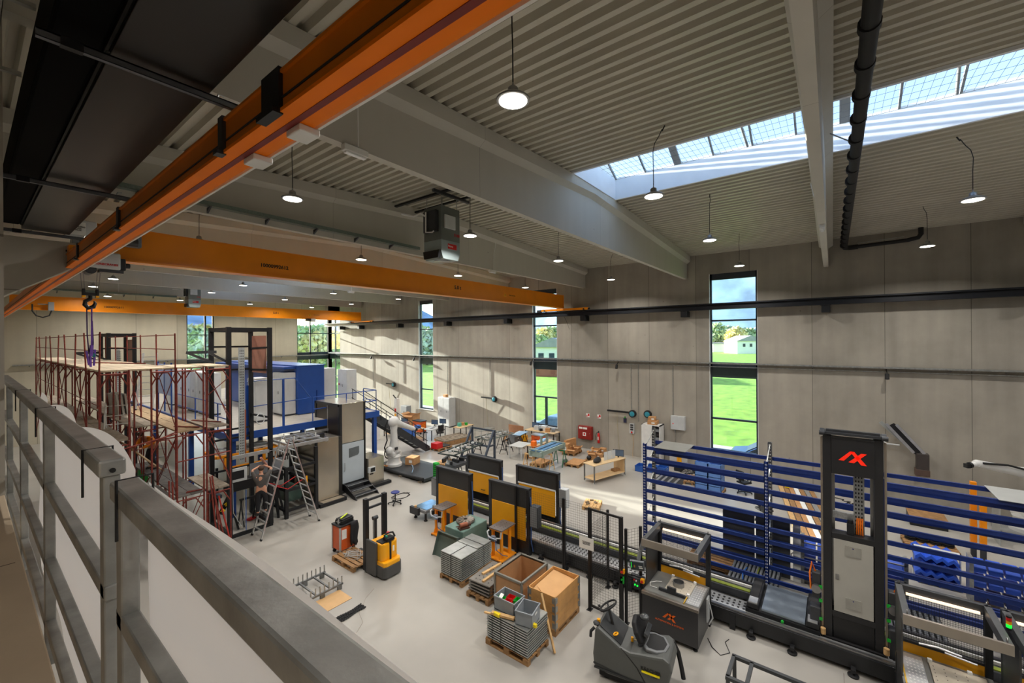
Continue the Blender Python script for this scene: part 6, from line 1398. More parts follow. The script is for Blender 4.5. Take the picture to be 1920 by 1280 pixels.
# ---------------------------------------------------------------- industrial robots
RW = mt('robot_white', (214,214,212), .4, 0, .05, 4)
def robot(lab, base, rz, pts, rad, tip=True):
    t = thing('industrial_robot', lab, 'industrial robot', base, rz); P = [Vector(p) for p in pts]
    m = M(); m.lathe([(.42,0),(.42,.12),(.34,.2),(.32,.42),(.36,.5),(.3,.62)], n=24); m.build('base', RW, t)
    m = M(); m.box(-.35,-.28,.5,.3,.28,.82); m.sph(P[0],.34,1,.8,1); m.build('turret', RW, t, .08)
    m = M(); m.sph(P[0]+Vector((-.34,0,.05)),.2,1,.9,1); m.build('balancer', RW, t)
    d = (P[1]-P[0]); m = M(); m.tube([P[0]+d*q for q in (0,.1,.35,.7,.9,1)], [.26,.26,.2,.17,.22,.22], 16); m.cyl(P[0]+Vector((0,-.28,0)),P[0]+Vector((0,.28,0)),.22,18); m.build('lower_arm', RW, t)
    d = (P[2]-P[1]); m = M(); m.sph(P[1],.3,1.1,.9,1); m.tube([P[1]-d*.15, P[1], P[1]+d*.15, P[1]+d*.4, P[1]+d*.8, P[2]], [.2,.26,.22,.16,.13,.13], 16); m.build('forearm', RW, t)
    m = M(); dn = Vector((d.x*.2, d.y*.2, -.1)).normalized(); m.sph(P[2],.125); m.cyl(P[2],P[2]+dn*.22,.09,14); w = m.build('wrist', RW, t)
    if tip: m = M(); m.cyl(P[2]+dn*.2,P[2]+dn*.27,.1,14); m.cb(*(P[2]+dn*.34),.12,.14,.14); m.build('tool_flange', BLK, w)
    m = M(); a = P[0]; m.tube([(a.x-.25,.26,.6),(a.x-.4,.3,1.0),(a.x-.2,.3,1.35),(P[1].x-.35,.26,P[1].z-.2),(P[1].x-.2,.24,P[1].z+.1),P[1]+d*.2+Vector((0,.22,.1)),P[1]+d*.6+Vector((0,.16,.16)),P[2]+Vector((-.08,.14,.05))], .035, 8)
    m.tube([(a.x+.26*cos(q*pi/8)-.1,.33,a.z-.15+.3*sin(q*pi/8)) for q in range(16)], .03, 6, close=True); m.build('hose_package', RUB, t)
    m = M(); m.box(-.25,-.34,.9,-.05,-.26,1.05); m.build('motor', DGR, t, .02)
    return t
r1 = robot('white robot arm standing on the black transport base near the blue platform', (14.15,18.9,.22), R(10), [(0,0,.82),(.0,0,2.35),(1.35,-.1,1.75)], None)
t = thing('transport_skid', 'flat black transport base under the white robot arm', 'robot base', (13.5,15.85,0))
m = M(); m.box(.12,0,.06,2.2,4.1,.2); m.build('base_plate', mt('base_black', (50,54,58), .45, .2, .1, 3), t, .02)
m = M(); m.tube([(.05,0,.22),(-.02,1.2,.2),(.0,2.2,.18),(.15,3.2,.18),(.4,3.9,.2)], .07, 10); m.build('cable_chain', RUB, t)
for y in (.2,1.7,3.2): m = M(); m.box(.0,y,0,2.3,y+.14,.06); m.build('timber_skid', WOD3, t)
m = M(); m.tube([(.25,3.4,.25),(.4+.12*cos(1),3.2,.3),(.3,3.0,.3),(.15,3.1,.28)], .02, 6, close=True); m.build('orange_ring', ORA, t)
carton('closed cardboard box with white label standing on the black robot base', 15.0, 18.4, .2, .62, .55, .38, .3)
t = thing('air_hose', 'pale blue air hose lying over the robot base', 'hose', (14.5,17.3,.215)); m = M(); m.tube([(-.6,-.2,.02),(-.2,.2,.03),(.1,.6,.03),(.3,1.0,.02)], .015, 6); m.build('hose', BLU2, t)
t = thing('crate_tower', 'narrow bright green louvered rack behind the front left hatch module', 'rack', (14.0,15.4,0)); m = M(); m.box(-.1,-.12,0,.1,.12,1.0); m.build('rack_body', GRN, t)
for i in range(9): m = M(); m.box(-.115,-.11,.08+i*.1,-.1,.11,.13+i*.1); m.build('louver_slot', mt('green_dark', (10,90,30), .5), t)
t = thing('gripper_tool', 'dark gripper tool with clamps lying beside the robot base', 'gripper', (15.6,15.6,0)); m = M(); m.box(-.5,-.35,.45,.5,.35,.6); m.build('plate', DGR, t, .01)
for x in (-.4,0,.4): m = M(); m.cb(x,.1,.68,.16,.4,.14,x); m.build('clamp', BLK, t)
m = M(); m.bar((.1,0,.6),(.2,.1,.95),.04,.04); m.build('pin', WHT, t)
for x in (-.42,.42):
    for y in (-.28,.28): m = M(); m.box(x-.03,y-.03,0,x+.03,y+.03,.45); m.build('leg', BLK, t)
# ---------------------------------------------------------------- trestle tables with welded frames
TRB = mt('trestle_black', (44,46,48), .5, .3, .1, 8)
def sawhorse(lab, x, y, rz, w, h, mat, g=None):
    t = thing('sawhorse', lab, 'trestle', (x,y,0), rz, g)
    m = M(); m.box(-w/2,-.04,h-.06,w/2,.04,h); m.build('top_beam', mat, t)
    for sx in (-1,1):
        for sy in (-1,1): m = M(); m.bar((sx*(w/2-.04),sy*.03,h-.06),(sx*w/2,sy*.28,0),.035,.035); m.build('leg', mat, t)
        m = M(); m.bar((sx*(w/2-.02),-.2,.28),(sx*(w/2-.02),.2,.28),.03,.03); m.build('spreader', mat, t)
    return t
for x, y, l, h in ((15.75,16.0,'nearest the black gripper tool',.88),(17.2,16.6,'under the middle of the left welded frame',.88),(19.5,17.4,'under the left end of the grey pipe assembly',.88),(20.3,16.0,'right of the pipe assembly',.85),(21.2,17.0,'under the blue-topped pipe assembly',.85),(22.0,16.0,'below the blue boards',.85)): sawhorse('black sawhorse '+l, x, y, pi/2 if x < 18 else .2, .75, h, TRB, 'black sawhorses')
def wframe(lab, x, y, rz, L_, W, mat, n=4, z=.9):
    t = thing('welded_grid', lab, 'welded grid', (x,y,z), rz)
    for yy in (-W/2,W/2): m = M(); m.box(-L_/2,yy-.03,0,L_/2,yy+.03,.06); m.build('long_bar', mat, t)
    for i in range(n+1): q = -L_/2+L_*i/n; m = M(); m.box(q-.03,-W/2,0,q+.03,W/2,.06); m.build('cross_bar', mat, t)
    for i in range(n): q = -L_/2+L_*(i+.5)/n; m = M(); m.cyl((q,-W/4,.06),(q,-W/4,.26),.02,8); m.cyl((q,W/4,.06),(q,W/4,.22),.02,8); m.cb(q,0,.1,.14,.14,.08); m.build('clamp', LGR, t)
    return t
wframe('dark welded grid with clamps lying on the left black sawhorses', 16.9, 16.5, .15, 2.9, 1.0, mt('grid_dark', (70,80,78), .45, .4, .12, 6))
wframe('grey welded grid with pipes lying on the right black sawhorses', 20.4, 17.0, -.1, 2.4, 1.1, mt('grid_grey', (128,136,132), .45, .4, .12, 6), 5)
for i in range(3): box1('blue_board', ('lowest','middle','top')[i]+' pale blue edged board lying on the right sawhorses', 'board', 22.0-.1*i, 16.3-.15*i, .86+.03*i, 1.2, .5, .025, BLU2 if i != 1 else WHT, .2)
t = thing('a_frame', 'dark blue-grey triangular steel stand in front of the sawhorses', 'steel stand', (18.25,15.7,0)); AF = mt('stand_slate', (66,76,90), .45, .3, .1, 5)
for y in (0,1.75):
    m = M(); m.bar((.55,y,0),(.55,y,1.7),.1,.1); m.bar((-.45,y,.05),(.5,y,1.66),.1,.1); m.bar((-.45,y,.05),(.6,y,.05),.1,.1); m.bar((.5,y,.85),(.08,y,.85),.08,.08); m.build('side_frame', AF, t)
for x, z in ((-.42,.05),(.55,.05),(.55,1.65),(.05,.85)): m = M(); m.bar((x,0,z),(x,1.75,z),.09,.09); m.build('cross_bar', AF, t)
t = pallet('wooden pallet with a red box on it beside the sawhorses', 18.6, 20.0, .05); box1('red_case', 'bright red plastic case on the pallet by the office desk', 'case', 18.2, 19.95, .145, .55, .5, .34, RED, .05)
box1('dark_grid_plate', 'dark grid plate lying beside the red case on the pallet', 'grid', 18.85, 20.0, .145, .6, .6, .06, DGR)
pallet('small wooden pallet with grey part under the left sawhorses', 16.5, 17.4, .2, 1.1, .8); box1('machine_part', 'dark grey cast part on the small pallet under the sawhorses', 'machine part', 16.5, 17.4, .145, .7, .12, .22, DGR, .4)
t = thing('timber_crate', 'flat weathered timber crate on the floor by the window wall', 'timber crate', (20.3,20.6,0), -.1)
m = M(); m.box(-1.1,-.6,.3,1.1,.6,.34); [m.box(-1.1,-.6+.3*i,.34,1.1,-.5+.3*i,.38) for i in range(5)]; m.build('lid_slats', WOD3, t); m = M(); m.box(-1.08,-.58,0,1.08,.58,.3); m.build('body', WOD2, t)
# ---------------------------------------------------------------- office corner
def table(name, lab, x, y, rz, L_, W, h, top, leg, cat='table', shelf=None, z=0):
    t = thing(name, lab, cat, (x,y,z), rz)
    m = M(); m.box(-L_/2,-W/2,h-.035,L_/2,W/2,h); m.build('table_top', top, t, .004)
    for sx in (-1,1):
        for sy in (-1,1): m = M(); m.box(sx*(L_/2-.05)-.025,sy*(W/2-.05)-.025,0,sx*(L_/2-.05)+.025,sy*(W/2-.05)+.025,h-.035); m.build('leg', leg, t)
    if shelf: m = M(); m.box(-L_/2+.03,-W/2+.03,shelf,L_/2-.03,W/2-.03,shelf+.025); m.build('lower_shelf', top, t)
    return t
TOPW = mt('table_top_birch', (214,184,140), .5, 0, .1, 4); TOPG = mt('table_top_grey', (190,192,190), .5, 0, .05, 4)
table('desk', 'grey office desk with keyboard in front of the tall grey wall cabinet', 20.4, 22.6, .2, 1.7, .8, .75, TOPG, DGR, 'desk')
table('desk', 'wood topped desk with black legs right of the office chair', 21.9, 21.2, .1, 1.5, .7, .78, TOPW, BLK, 'desk')
def chair(lab, x, y, rz):
    t = thing('office_chair', lab, 'office chair', (x,y,0), rz)
    m = M(); m.box(-.23,-.23,.45,.23,.23,.54); m.build('seat', RUB, t, .04)
    m = M(); m.box(-.21,.22,.62,.21,.28,1.05); m.build('backrest', RUB, t, .04); m = M(); m.bar((0,.2,.5),(0,.27,.7),.06,.03); m.build('back_stem', BLK, t)
    m = M(); m.cyl((0,0,.1),(0,0,.45),.03,10); m.build('column', BLK, t)
    for k in range(5): a = k*2*pi/5; m = M(); m.bar((0,0,.1),(.3*cos(a),.3*sin(a),.07),.05,.04); m.sph((.3*cos(a),.3*sin(a),.035),.035,n=6); m.build('base_leg', BLK, t)
    for s in (-1,1): m = M(); m.tube([(s*.24,-.1,.5),(s*.28,-.1,.68),(s*.28,.12,.68)], .02, 6); m.build('armrest', RUB, t)
chair('dark green-black office chair at the grey desk', 20.3, 21.9, 2.6); chair('black office chair lying behind the racking by the blue crates', 21.3, 3.2, 1.0); chair('second black office chair with mesh back behind the middle rack upright', 18.4, 2.1, -.8)
def monitor(lab, x, y, z, rz=-pi/2):
    t = thing('monitor', lab, 'monitor', (x,y,z), rz); m = M(); m.box(-.27,-.02,.12,.27,.02,.46); m.build('housing', BLK, t, .006); m = M(); m.box(-.25,-.024,.14,.25,-.02,.44); m.build('display', mt('display_blue', (78,98,124), .2), t); m = M(); m.box(-.03,.0,0,.03,.03,.2); m.box(-.12,-.08,0,.12,.1,.012); m.build('stand', BLK, t)
for x, y, z, l in ((20.7,22.9,.75,'black monitor on the grey desk, left of two'),(21.3,22.7,.75,'black monitor on the grey desk, right of two'),(19.2,24.4,.92,'black monitor on the long blue workbench'),(23.5,16.0,.9,'monitor on the workbench under the second window'),(20.35,8.75,.85,'black monitor at the far end of the wheeled table')): monitor(l, x, y, z, -pi/2+.3*(x < 22))
box1('keyboard', 'grey keyboard on the office desk', 'keyboard', 20.1, 22.5, .752, .45, .16, .025, MGR, .2)
for i, (x, y, s, mm, l) in enumerate(((21.6,21.3,.22,mt('plastic_teal', (90,180,160), .5),'teal plastic tub on the wood topped desk'),(22.2,21.2,.16,GRN,'green can on the wood topped desk'),(22.0,21.35,.2,CRD,'small carton on the wood topped desk'))): box1('desk_item', l, 'container', x, y, .782, s, s, s*1.1, mm, .3*i)
cabinet('tall pale grey cabinet with a white notice against the window wall', 23.4, 24.2, 0, .72, 1.3, 2.35, LGR, 2)
box1('small_carton', 'small carton on top of the tall grey wall cabinet', 'cardboard box', 23.7, 24.9, 2.36, .3, .3, .2, CRD)
t = table('workbench', 'long workbench with blue front panel by the third window', 19.0, 24.3, pi/2, 3.6, .8, .9, TOPW, DGR, 'workbench', .2); m = M(); m.box(-1.7,.36,.4,.6,.38,.85); m.build('front_panel', CBL, t)
box1('tool_board', 'grey upright tool panel on the long blue workbench', 'tool panel', 19.0, 25.4, .905, .04, 1.0, .5, MGR); box1('jacket_heap', 'purple-brown jacket lying on the long blue workbench', 'jacket', 19.0, 24.0, .905, .3, .4, .3, mt('jacket_plum', (104,84,92), .9)); box1('blue_tub', 'blue plastic tub at the end of the long blue workbench', 'tub', 19.05, 22.8, .905, .3, .35, .2, CBL)
t = thing('tool_cart', 'orange and grey tool cart with hanging orange tools beside the blue workbench', 'tool cart', (20.5,24.2,0)); m = M(); m.box(0,0,.15,.5,.9,.92); m.build('body', OTR, t, .01); m = M(); m.box(.5,.0,.15,.53,.9,.92); m.build('tool_wall', DGR, t)
m = M(); m.box(-.03,-.03,.92,.56,.93,.97); m.build('top_tray', BLK, t)
for i in range(4): m = M(); m.bar((.0,-.02,.3+.12*i),(.4,-.02,.4+.12*i),.06,.03); m.build('orange_tool', ORA, t)
for x in (.05,.45):
    for y in (.06,.84): m = M(); m.cyl((x,y-.02,.07),(x,y+.02,.07),.07,12); m.build('caster', RUB, t)
box1('orange_tool_case', 'orange tool lying on the floor beside the tool cart', 'tool', 20.0, 22.0, 0, .3, .14, .1, ORA, .4)
t = thing('signal_column', 'white machine column with red and yellow panels near the corner window', 'machine column', (21.2,27.9,0)); m = M(); m.box(-.15,-.15,0,.15,.15,2.3); m.build('column', WHT, t); m = M(); m.box(-.17,-.1,1.2,-.15,.1,1.5); m.build('red_panel', RED, t); m = M(); m.box(-.17,-.1,.85,-.15,.1,1.1); m.build('yellow_panel', YEL, t); m = M(); m.bar((0,0,2.2),(-.3,.1,2.6),.08,.08); m.build('arm', DGR, t)
carton('large open carton leaning near the third window behind the blue workbench', 21.6, 26.6, 0, 1.0, .9, 1.1, .3, True); box1('red_switch_box', 'pale box with a red switch at the foot of the stairs', 'switch box', 17.6, 25.6, 0, .5, .4, 1.1, WHT)
# ---------------------------------------------------------------- wall side: second window bench and cartons
t = table('workbench', 'workbench with wooden top crowded with parts under the second window', 23.4, 15.4, pi/2, 2.3, .8, .9, TOPW, BLK, 'workbench', .25)
random.seed(9)
for i, (dx, dy, s, c, l) in enumerate(((0,.4,.35,LGR,'grey device with screen on the window workbench'),(.1,-.1,.4,WHT,'white box on the window workbench'),(-.1,-.5,.3,CRD,'brown part in the middle of the window workbench'),(.1,-.8,.25,MGR,'grey part at the right end of the window workbench'),(-.15,.0,.2,BLK,'black device on the window workbench'))): box1('bench_item', l, 'device', 23.4+dx, 15.4+dy, .902, s*.8, s, s*.8, c, .2*i)
box1('grey_crate', 'light grey plastic crate on the lower shelf of the window workbench', 'plastic crate', 23.3, 14.7, .28, .5, .6, .3, LGR)
t = thing('drawer_unit', 'orange drawer unit with silver frame in front of the window workbench', 'drawer unit', (22.2,14.7,0)); m = M(); m.box(0,0,0,.5,.75,.82); m.build('body', OTR, t, .01); m = M(); m.box(-.02,-.02,.82,.52,.77,.88); m.build('top', ALU, t)
for i in range(4): m = M(); m.box(-.02,.04,.1+i*.18,.0,.71,.25+i*.18); d = m.build('drawer', OTR, t, .004); m = M(); m.box(-.03,.25,.22+i*.18,-.02,.5,.24+i*.18); m.build('drawer_pull', BLK, d)
t = table('side_table', 'narrow table with pale blue parts and an orange box beside the drawer unit', 20.9, 13.9, .0, 2.0, .6, .82, TOPW, BLK, 'table')
for i in range(4): box1('blue_part', ('leftmost','second','third','rightmost')[i]+' of four pale blue parts on the narrow table', 'part', 20.4+.38*i, 13.95, .822, .3, .3, .1, BLU2, .2)
box1('orange_box', 'bright orange box at the left end of the narrow table', 'box', 20.0, 13.75, .822, .25, .25, .28, mt('box_orange', (255,120,20), .4))
table('folding_table', 'pale grey folding table behind the dark triangular stand', 20.1, 14.8, .1, 1.2, .9, .75, TOPG, LGR, 'table')
carton('long low carton under the pale folding table', 20.6, 14.2, 0, .9, .6, .3, .1)
t = thing('belt_conveyor', 'grey-green conveyor section lying on wooden and green sawhorses', 'conveyor section', (18.1,12.4,.9)); CG2 = mt('conveyor_green_grey', (150,166,158), .4, .3, .1, 5)
for y in (-.35,.35): m = M(); m.box(0,y-.05,0,2.5,y+.05,.22); m.build('side_rail', CG2, t, .01)
m = M(); m.box(.1,-.28,.2,2.4,-.06,.24); m.box(.1,.06,.2,2.4,.28,.24); m.build('belt', mt('belt_blue', (64,104,142), .4), t)
for x in (.15,2.3): m = M(); m.box(x,-.45,-.1,x+.1,.45,.28); m.build('end_plate', CG2, t)
m = M(); m.bar((2.0,.9,0),(2.0,.9,.5),.1,.1); m.bar((2.0,.9,.5),(2.6,.9,.55),.1,.1); m.bar((2.6,.9,.55),(2.6,.9,0),.1,.1); m.build('loop_frame', CG2, t)
sawhorse('pale wooden sawhorse under the conveyor section, left one', 18.35, 12.9, pi/2, .6, .88, WOOD); sawhorse('pale wooden sawhorse under the conveyor section, middle one', 19.0, 12.2, pi/2, .6, .88, WOOD); sawhorse('green steel sawhorse at the right end of the conveyor section', 20.0, 12.0, pi/2, .6, .88, mt('sawhorse_green', (24,104,66), .5))
pallet('wooden pallet on the floor behind the conveyor section, left one', 19.6, 13.0, .1); 
for x, y, l in ((20.7,11.4,'wooden pallet with flat cardboard behind the green sawhorse'),(21.9,10.9,'wooden pallet with mixed cartons in front of the wheeled table'),(22.6,12.7,'wooden pallet with big cartons near the red fire cabinet'),(23.2,11.2,'wooden pallet with small cartons at the foot of the extinguisher')): pallet(l, x, y, .1)
box1('cardboard_sheet', 'flat cardboard sheet on the pallet behind the green sawhorse', 'cardboard', 20.7, 11.4, .146, 1.15, .78, .02, CRD, .1)
box1('cardboard_sheet', 'flat cardboard sheet on the pallet behind the conveyor section', 'cardboard', 19.6, 13.0, .146, 1.0, .7, .03, CRD, .1)
for a in ((22.9,13.0,.146,1.0,.18,.62,-.15,False,'tall flat carton standing on the pallet by the fire cabinet'),(22.2,12.95,.146,.5,.5,.5,.2,False,'square carton at the left of the big carton pallet'),(22.4,12.5,.146,.7,.5,.22,.1,True,'low open carton at the front of the big carton pallet'),(22.85,12.45,.146,.4,.4,.25,.4,True,'open carton with white paper on the big carton pallet'),
          (21.8,10.95,.146,.4,.4,.36,.3,True,'open carton on the mixed carton pallet'),(22.2,10.75,.146,.4,.35,.22,.1,False,'small carton on the mixed carton pallet'),(23.0,11.3,.146,.45,.4,.25,.2,True,'open carton on the pallet by the extinguisher'),(23.5,11.1,.146,.4,.35,.22,.1,False,'closed carton on the pallet by the extinguisher')):
    carton(a[8], *a[:7], open_=a[7])
for x, y, s, c, l in ((21.5,11.0,.24,BLK,'black round part in a bag on the mixed carton pallet'),(22.05,11.15,.2,LGR,'grey wrapped part on the mixed carton pallet'),(22.7,11.2,.22,MGR,'dark wrapped part on the pallet by the extinguisher'),(20.4,11.9,.3,STL,'loose metal parts lying by the flat cardboard')): m = M(); m.sph((0,0,s*.5),s*.55,1.2,1,.9,8); o = m.build('wrapped_part', c); o.location = (x,y,.146 if x > 20.5 else .0); tag(o, l, 'part')
t = table('wheeled_table', 'wheeled birch table with lower shelf, black bag and grey panels behind the fence', 19.5, 9.1, -.3, 2.3, .75, .86, TOPW, mt('leg_grey', (104,104,104), .4, .4), 'table', .14)
m = M(); m.box(1.05,-.35,.16,1.08,.35,.8); m.build('end_panel', TOPW, t)
for x in (-1.08,1.08):
    for y in (-.3,.3): m = M(); m.cyl((x-.02,y,-.0),(x+.02,y,.0),.05,12); m.build('caster', WHT, t)
t.location.z = .05
m = M(); m.sph((0,0,.1),.2,1.6,.8,.6,8); m.sph((.2,.05,.12),.14,1,1,.7,8); o = m.build('black_bag', RUB); o.location = (18.95,9.25,.905); tag(o, 'black bag lying on the near end of the wheeled table', 'bag')
for i in range(3): box1('grey_divider', ('left','middle','right')[i]+' of three upright pale grey panels on the wheeled table', 'panel', 19.5+.27*i, 9.05-.085*i, .912, .26, .02, .42, LGR, -.3)
box1('wood_block', 'small wooden tray on the lower shelf of the wheeled table', 'tray', 20.3, 8.9, .215, .4, .25, .12, WOD2, -.3)
t = thing('wire_table', 'low wire mesh table by the window wall behind the sawhorses', 'wire table', (21.6,18.9,0)); m = M(); m.box(-.7,-.3,.85,.7,.3,.88); m.build('mesh_top', GAL, t)
for x in (-.68,.68):
    for y in (-.28,.28): m = M(); m.tube([(x,y,0),(x,y,1.0)], .018, 6); m.build('leg', GAL, t)
box1('brown_board', 'brown hardboard leaning against the window wall left of the second window', 'board', 23.95, 18.0, 0, .05, 1.3, .85, mt('board_brown', (160,112,80), .7))
bin_('grey_tub', 'grey plastic tub on the floor below the brown board', 22.6, 17.1, 0, .8, .6, .5, MGR); carton('small carton beside the grey tub by the wall', 22.9, 17.9, 0, .5, .4, .35, .1); box1('yellow_tool', 'yellow and black power tool standing left of the window workbench', 'power tool', 22.9, 16.5, 0, .25, .35, .55, YEL)
# wall fittings
t = thing('fire_cabinet', 'red fire hose cabinet with white labels on the window wall', 'fire cabinet', (D-.24,12.05,.62)); m = M(); m.box(0,0,0,.24,.95,.82); m.build('housing', DRED, t, .012); m = M(); m.box(-.012,.02,.02,0,.93,.8); d = m.build('door', DRED, t, .006)
for a in ((.62,.64,.86,.76),(.3,.64,.58,.76),(.38,.22,.6,.44)): m = M(); m.box(-.016,a[0],a[1],-.012,a[2],a[3]); m.build('label', PAP, d)
m = M(); m.box(-.018,.44,.26,-.016,.54,.4); m.build('hose_symbol', RED, d); m = M(); m.cyl((-.03,.12,.4),(-.012,.12,.4),.025,8); m.build('lock', STL, d)
m = M(); m.tube([(.12,1.1,-.62),(.12,1.1,.78),(.12,.95,.8)], .02, 8); m.build('supply_pipe', GAL, t)
t = thing('fire_extinguisher', 'red fire extinguisher hanging on the wall beside the fire cabinet', 'fire extinguisher', (D-.12,11.62,.5)); m = M(); m.lathe([(.07,0),(.08,.03),(.08,.5),(.05,.6),(.025,.63)], n=14); m.build('cylinder', RED, t); m = M(); m.lathe([(.03,.63),(.035,.7),(.02,.74)], n=10); m.tube([(0,.02,.68),(-.02,.15,.6),(0,.2,.35),(0,.2,.15)], .016, 6); m.build('valve_and_hose', RUB, t)
m = M(); m.box(-.083,-.03,.2,-.078,.03,.4); m.build('label', PAP, t)
for y, l in ((12.4,'red and white fire hose sign on the wall above the fire cabinet'),(11.63,'red and white extinguisher sign on the wall above the extinguisher')):
    t = thing('fire_sign', l, 'sign', (D-.012,y,2.0)); m = M(); m.box(0,-.12,0,.01,.12,.24); m.build('plate', PAP, t); m = M(); m.box(-.002,-.1,.08,0,.02,.22); m.box(-.002,.04,.02,0,.1,.12); m.build('symbol', RED, t)
def reel(lab, y, z, arm=0):
    t = thing('hose_reel', lab, 'hose reel', (D-.2,y,z), 0, 'black and teal hose reels'); m = M(); m.lathe([(.2,-.09),(.22,-.05),(.22,.08),(.19,.1)], n=20, ax='X'); m.build('housing', RUB, t); m = M(); m.lathe([(.13,-.1),(.15,-.09)], n=18, ax='X'); m.build('side_disc', mt('reel_teal', (48,140,160), .4), t)
    m = M(); m.box(.08,-.06,-.1,.2,.06,.1); m.build('wall_bracket', BLK, t)
    if arm: m = M(); m.box(-.02,.2,-.0,.06,.2+arm,.1); m.build('arm', BLK, t); m = M(); m.tube([(0,.2+arm*.55,0),(.08,.2+arm*.55,-1.0),(.15,.2+arm*.5,-2.3)], .014, 5); m.build('hose', mt('hose_beige', (170,160,130)), t)
reel('black hose reel with teal disc and long black arm above the wheeled table', 9.4, 2.55, 1.4); reel('black hose reel with teal disc right of the one with the long arm', 8.5, 2.62); reel('black hose reel with short arm between the second and third windows', 20.0, 2.55, 1.1); reel('pale green hose reel near the third window', 32.0, 2.9, .9)
t = thing('socket_panel', 'grey wall socket panel with a red switch below the hose reels', 'socket panel', (D-.1,9.35,1.35)); m = M(); m.box(0,0,0,.1,.28,.6); m.build('housing', LGR, t, .006)
for i in range(3): m = M(); m.box(-.02,.05,.2+.13*i,0,.23,.29+.13*i); m.build('socket_cover', DGR, t)
m = M(); m.cyl((-.04,.14,.08),(0,.14,.08),.05,12); m.build('red_switch', RED, t); m = M(); m.tube([(.04,.1,0),(.02,.05,-.6),(.0,.1,-1.2),(-.2,.0,-1.33)], .012, 5); m.build('cable', mt('cable_tan', (196,160,110), .6), t)
t = thing('wall_box', 'small black and green wall box left of the socket panel', 'wall box', (D-.08,9.85,1.95)); m = M(); m.box(0,0,0,.08,.16,.26); m.build('housing', mt('box_navy', (36,40,70), .5), t); m = M(); m.box(.0,.05,.26,.06,.1,.36); m.build('plug', GRN, t)
t = thing('wall_cabinet', 'light grey square wall cabinet left of the nearest tall window', 'wall cabinet', (D-.22,6.45,1.92)); m = M(); m.box(0,0,0,.22,.75,.76); m.build('housing', LGR, t, .01); m = M(); m.box(-.012,.02,.02,0,.73,.74); d = m.build('door', LGR, t); m = M(); m.box(-.015,.58,.3,-.012,.66,.36); m.build('red_sticker', mt('sticker_pink', (240,120,120), .5), d); m = M(); m.tube([(.12,.55,0),(.12,.55,-1.9)], .03, 6); m.build('conduit', GAL, t)
t = thing('server_cabinet', 'open white cabinet with rows of devices beside the left end of the rack', 'open cabinet', (23.35,7.6,0)); m = M(); m.box(0,0,0,.7,.05,2.15); m.box(0,1.0,0,.7,1.05,2.15); m.box(.65,0,0,.7,1.05,2.15); m.box(0,0,2.1,.7,1.05,2.15); m.box(0,.45,0,.05,1.0,2.1); m.build('housing', WHT, t)
for i in range(7): m = M(); m.box(.05,.07,.4+.23*i,.5,.42,.55+.23*i); m.build('device_row', RUB if i % 2 else MGR, t)
carton('brown carton on top of the open white cabinet, lower one', 23.7, 8.1, 2.15, .6, .5, .2, .1); carton('brown carton on top of the open white cabinet, upper one', 23.7, 8.15, 2.35, .4, .4, .2, .2)
cabinet('grey cabinet on the window wall by the third window sill', 23.5, 29.6, 0, .5, .8, 1.2, MGR)
# ---------------------------------------------------------------- behind the racking
t = robot('white robot arm with a black hose package behind the right end of the rack', (22.3,-5.3,.25), R(125), [(0,0,.82),(-.5,0,1.9),(1.75,.1,2.35)], None)
box1('robot_plinth', 'flat grey steel plinth under the right white robot arm', 'plinth', 22.3, -5.3, 0, 1.4, 1.4, .25, mt('plinth_grey', (150,152,152), .5, .3))
m = M(); m.box(0,0,0,.9,.02,1.7); o = m.build('screen_plate', mt('sheet_pale', (176,178,176)), None); o.location = (20.9,-4.4,.0); tag(o, 'pale sheet standing in front of the right robot arm', 'metal sheet')
for x, y, h, l in ((19.15,-3.46,2.45,'taller orange steel post behind the rack'),(18.95,-3.63,2.05,'shorter orange steel post behind the rack')):
    t = thing('orange_post', l, 'steel post', (x,y,0)); m = M(); m.box(-.07,-.07,.5,.07,.07,h); m.build('post', ORA, t, .006); m = M(); m.box(-.06,-.06,.02,.06,.06,.5); m.box(-.14,-.14,0,.14,.14,.02); m.build('foot', DGR, t)
t = thing('wall_conveyor', 'sloping grey conveyor chute mounted on the window wall beside the tower', 'conveyor chute', (D-.35,-2.1,0))
for dy in (0,.32): m = M(); m.bar((0,dy-.0,3.3),(0,dy-.85,2.2),.1,.1,up=(1,0,0)); m.build('side_rail', ALU, t)
m = M(); m.bar((.02,.16,3.28),(.02,-.68,2.2),.24,.03,up=(1,0,0)); m.build('chute_bed', BLK, t); m = M(); m.bar((.05,.5,3.35),(.05,-.5,2.3),.14,.04,up=(1,0,0)); m.build('cover_plate', mt('cover_grey', (160,164,162), .4, .3), t)
m = M(); m.box(-.12,-.98,1.55,.2,-.6,2.2); m.build('drop_box', mt('dropbox_dark', (58,52,50), .5), t, .01); m = M(); m.box(-.14,-1.0,1.3,.22,-.56,1.56); m.build('drop_hopper', mt('hopper_brown', (84,66,58), .5), t, .01)
m = M(); m.tube([(.3,.5,2.6),(-.0,.3,2.45),(.0,-.1,2.45)], .03, 6); m.build('bracket_arm', LGR, t)
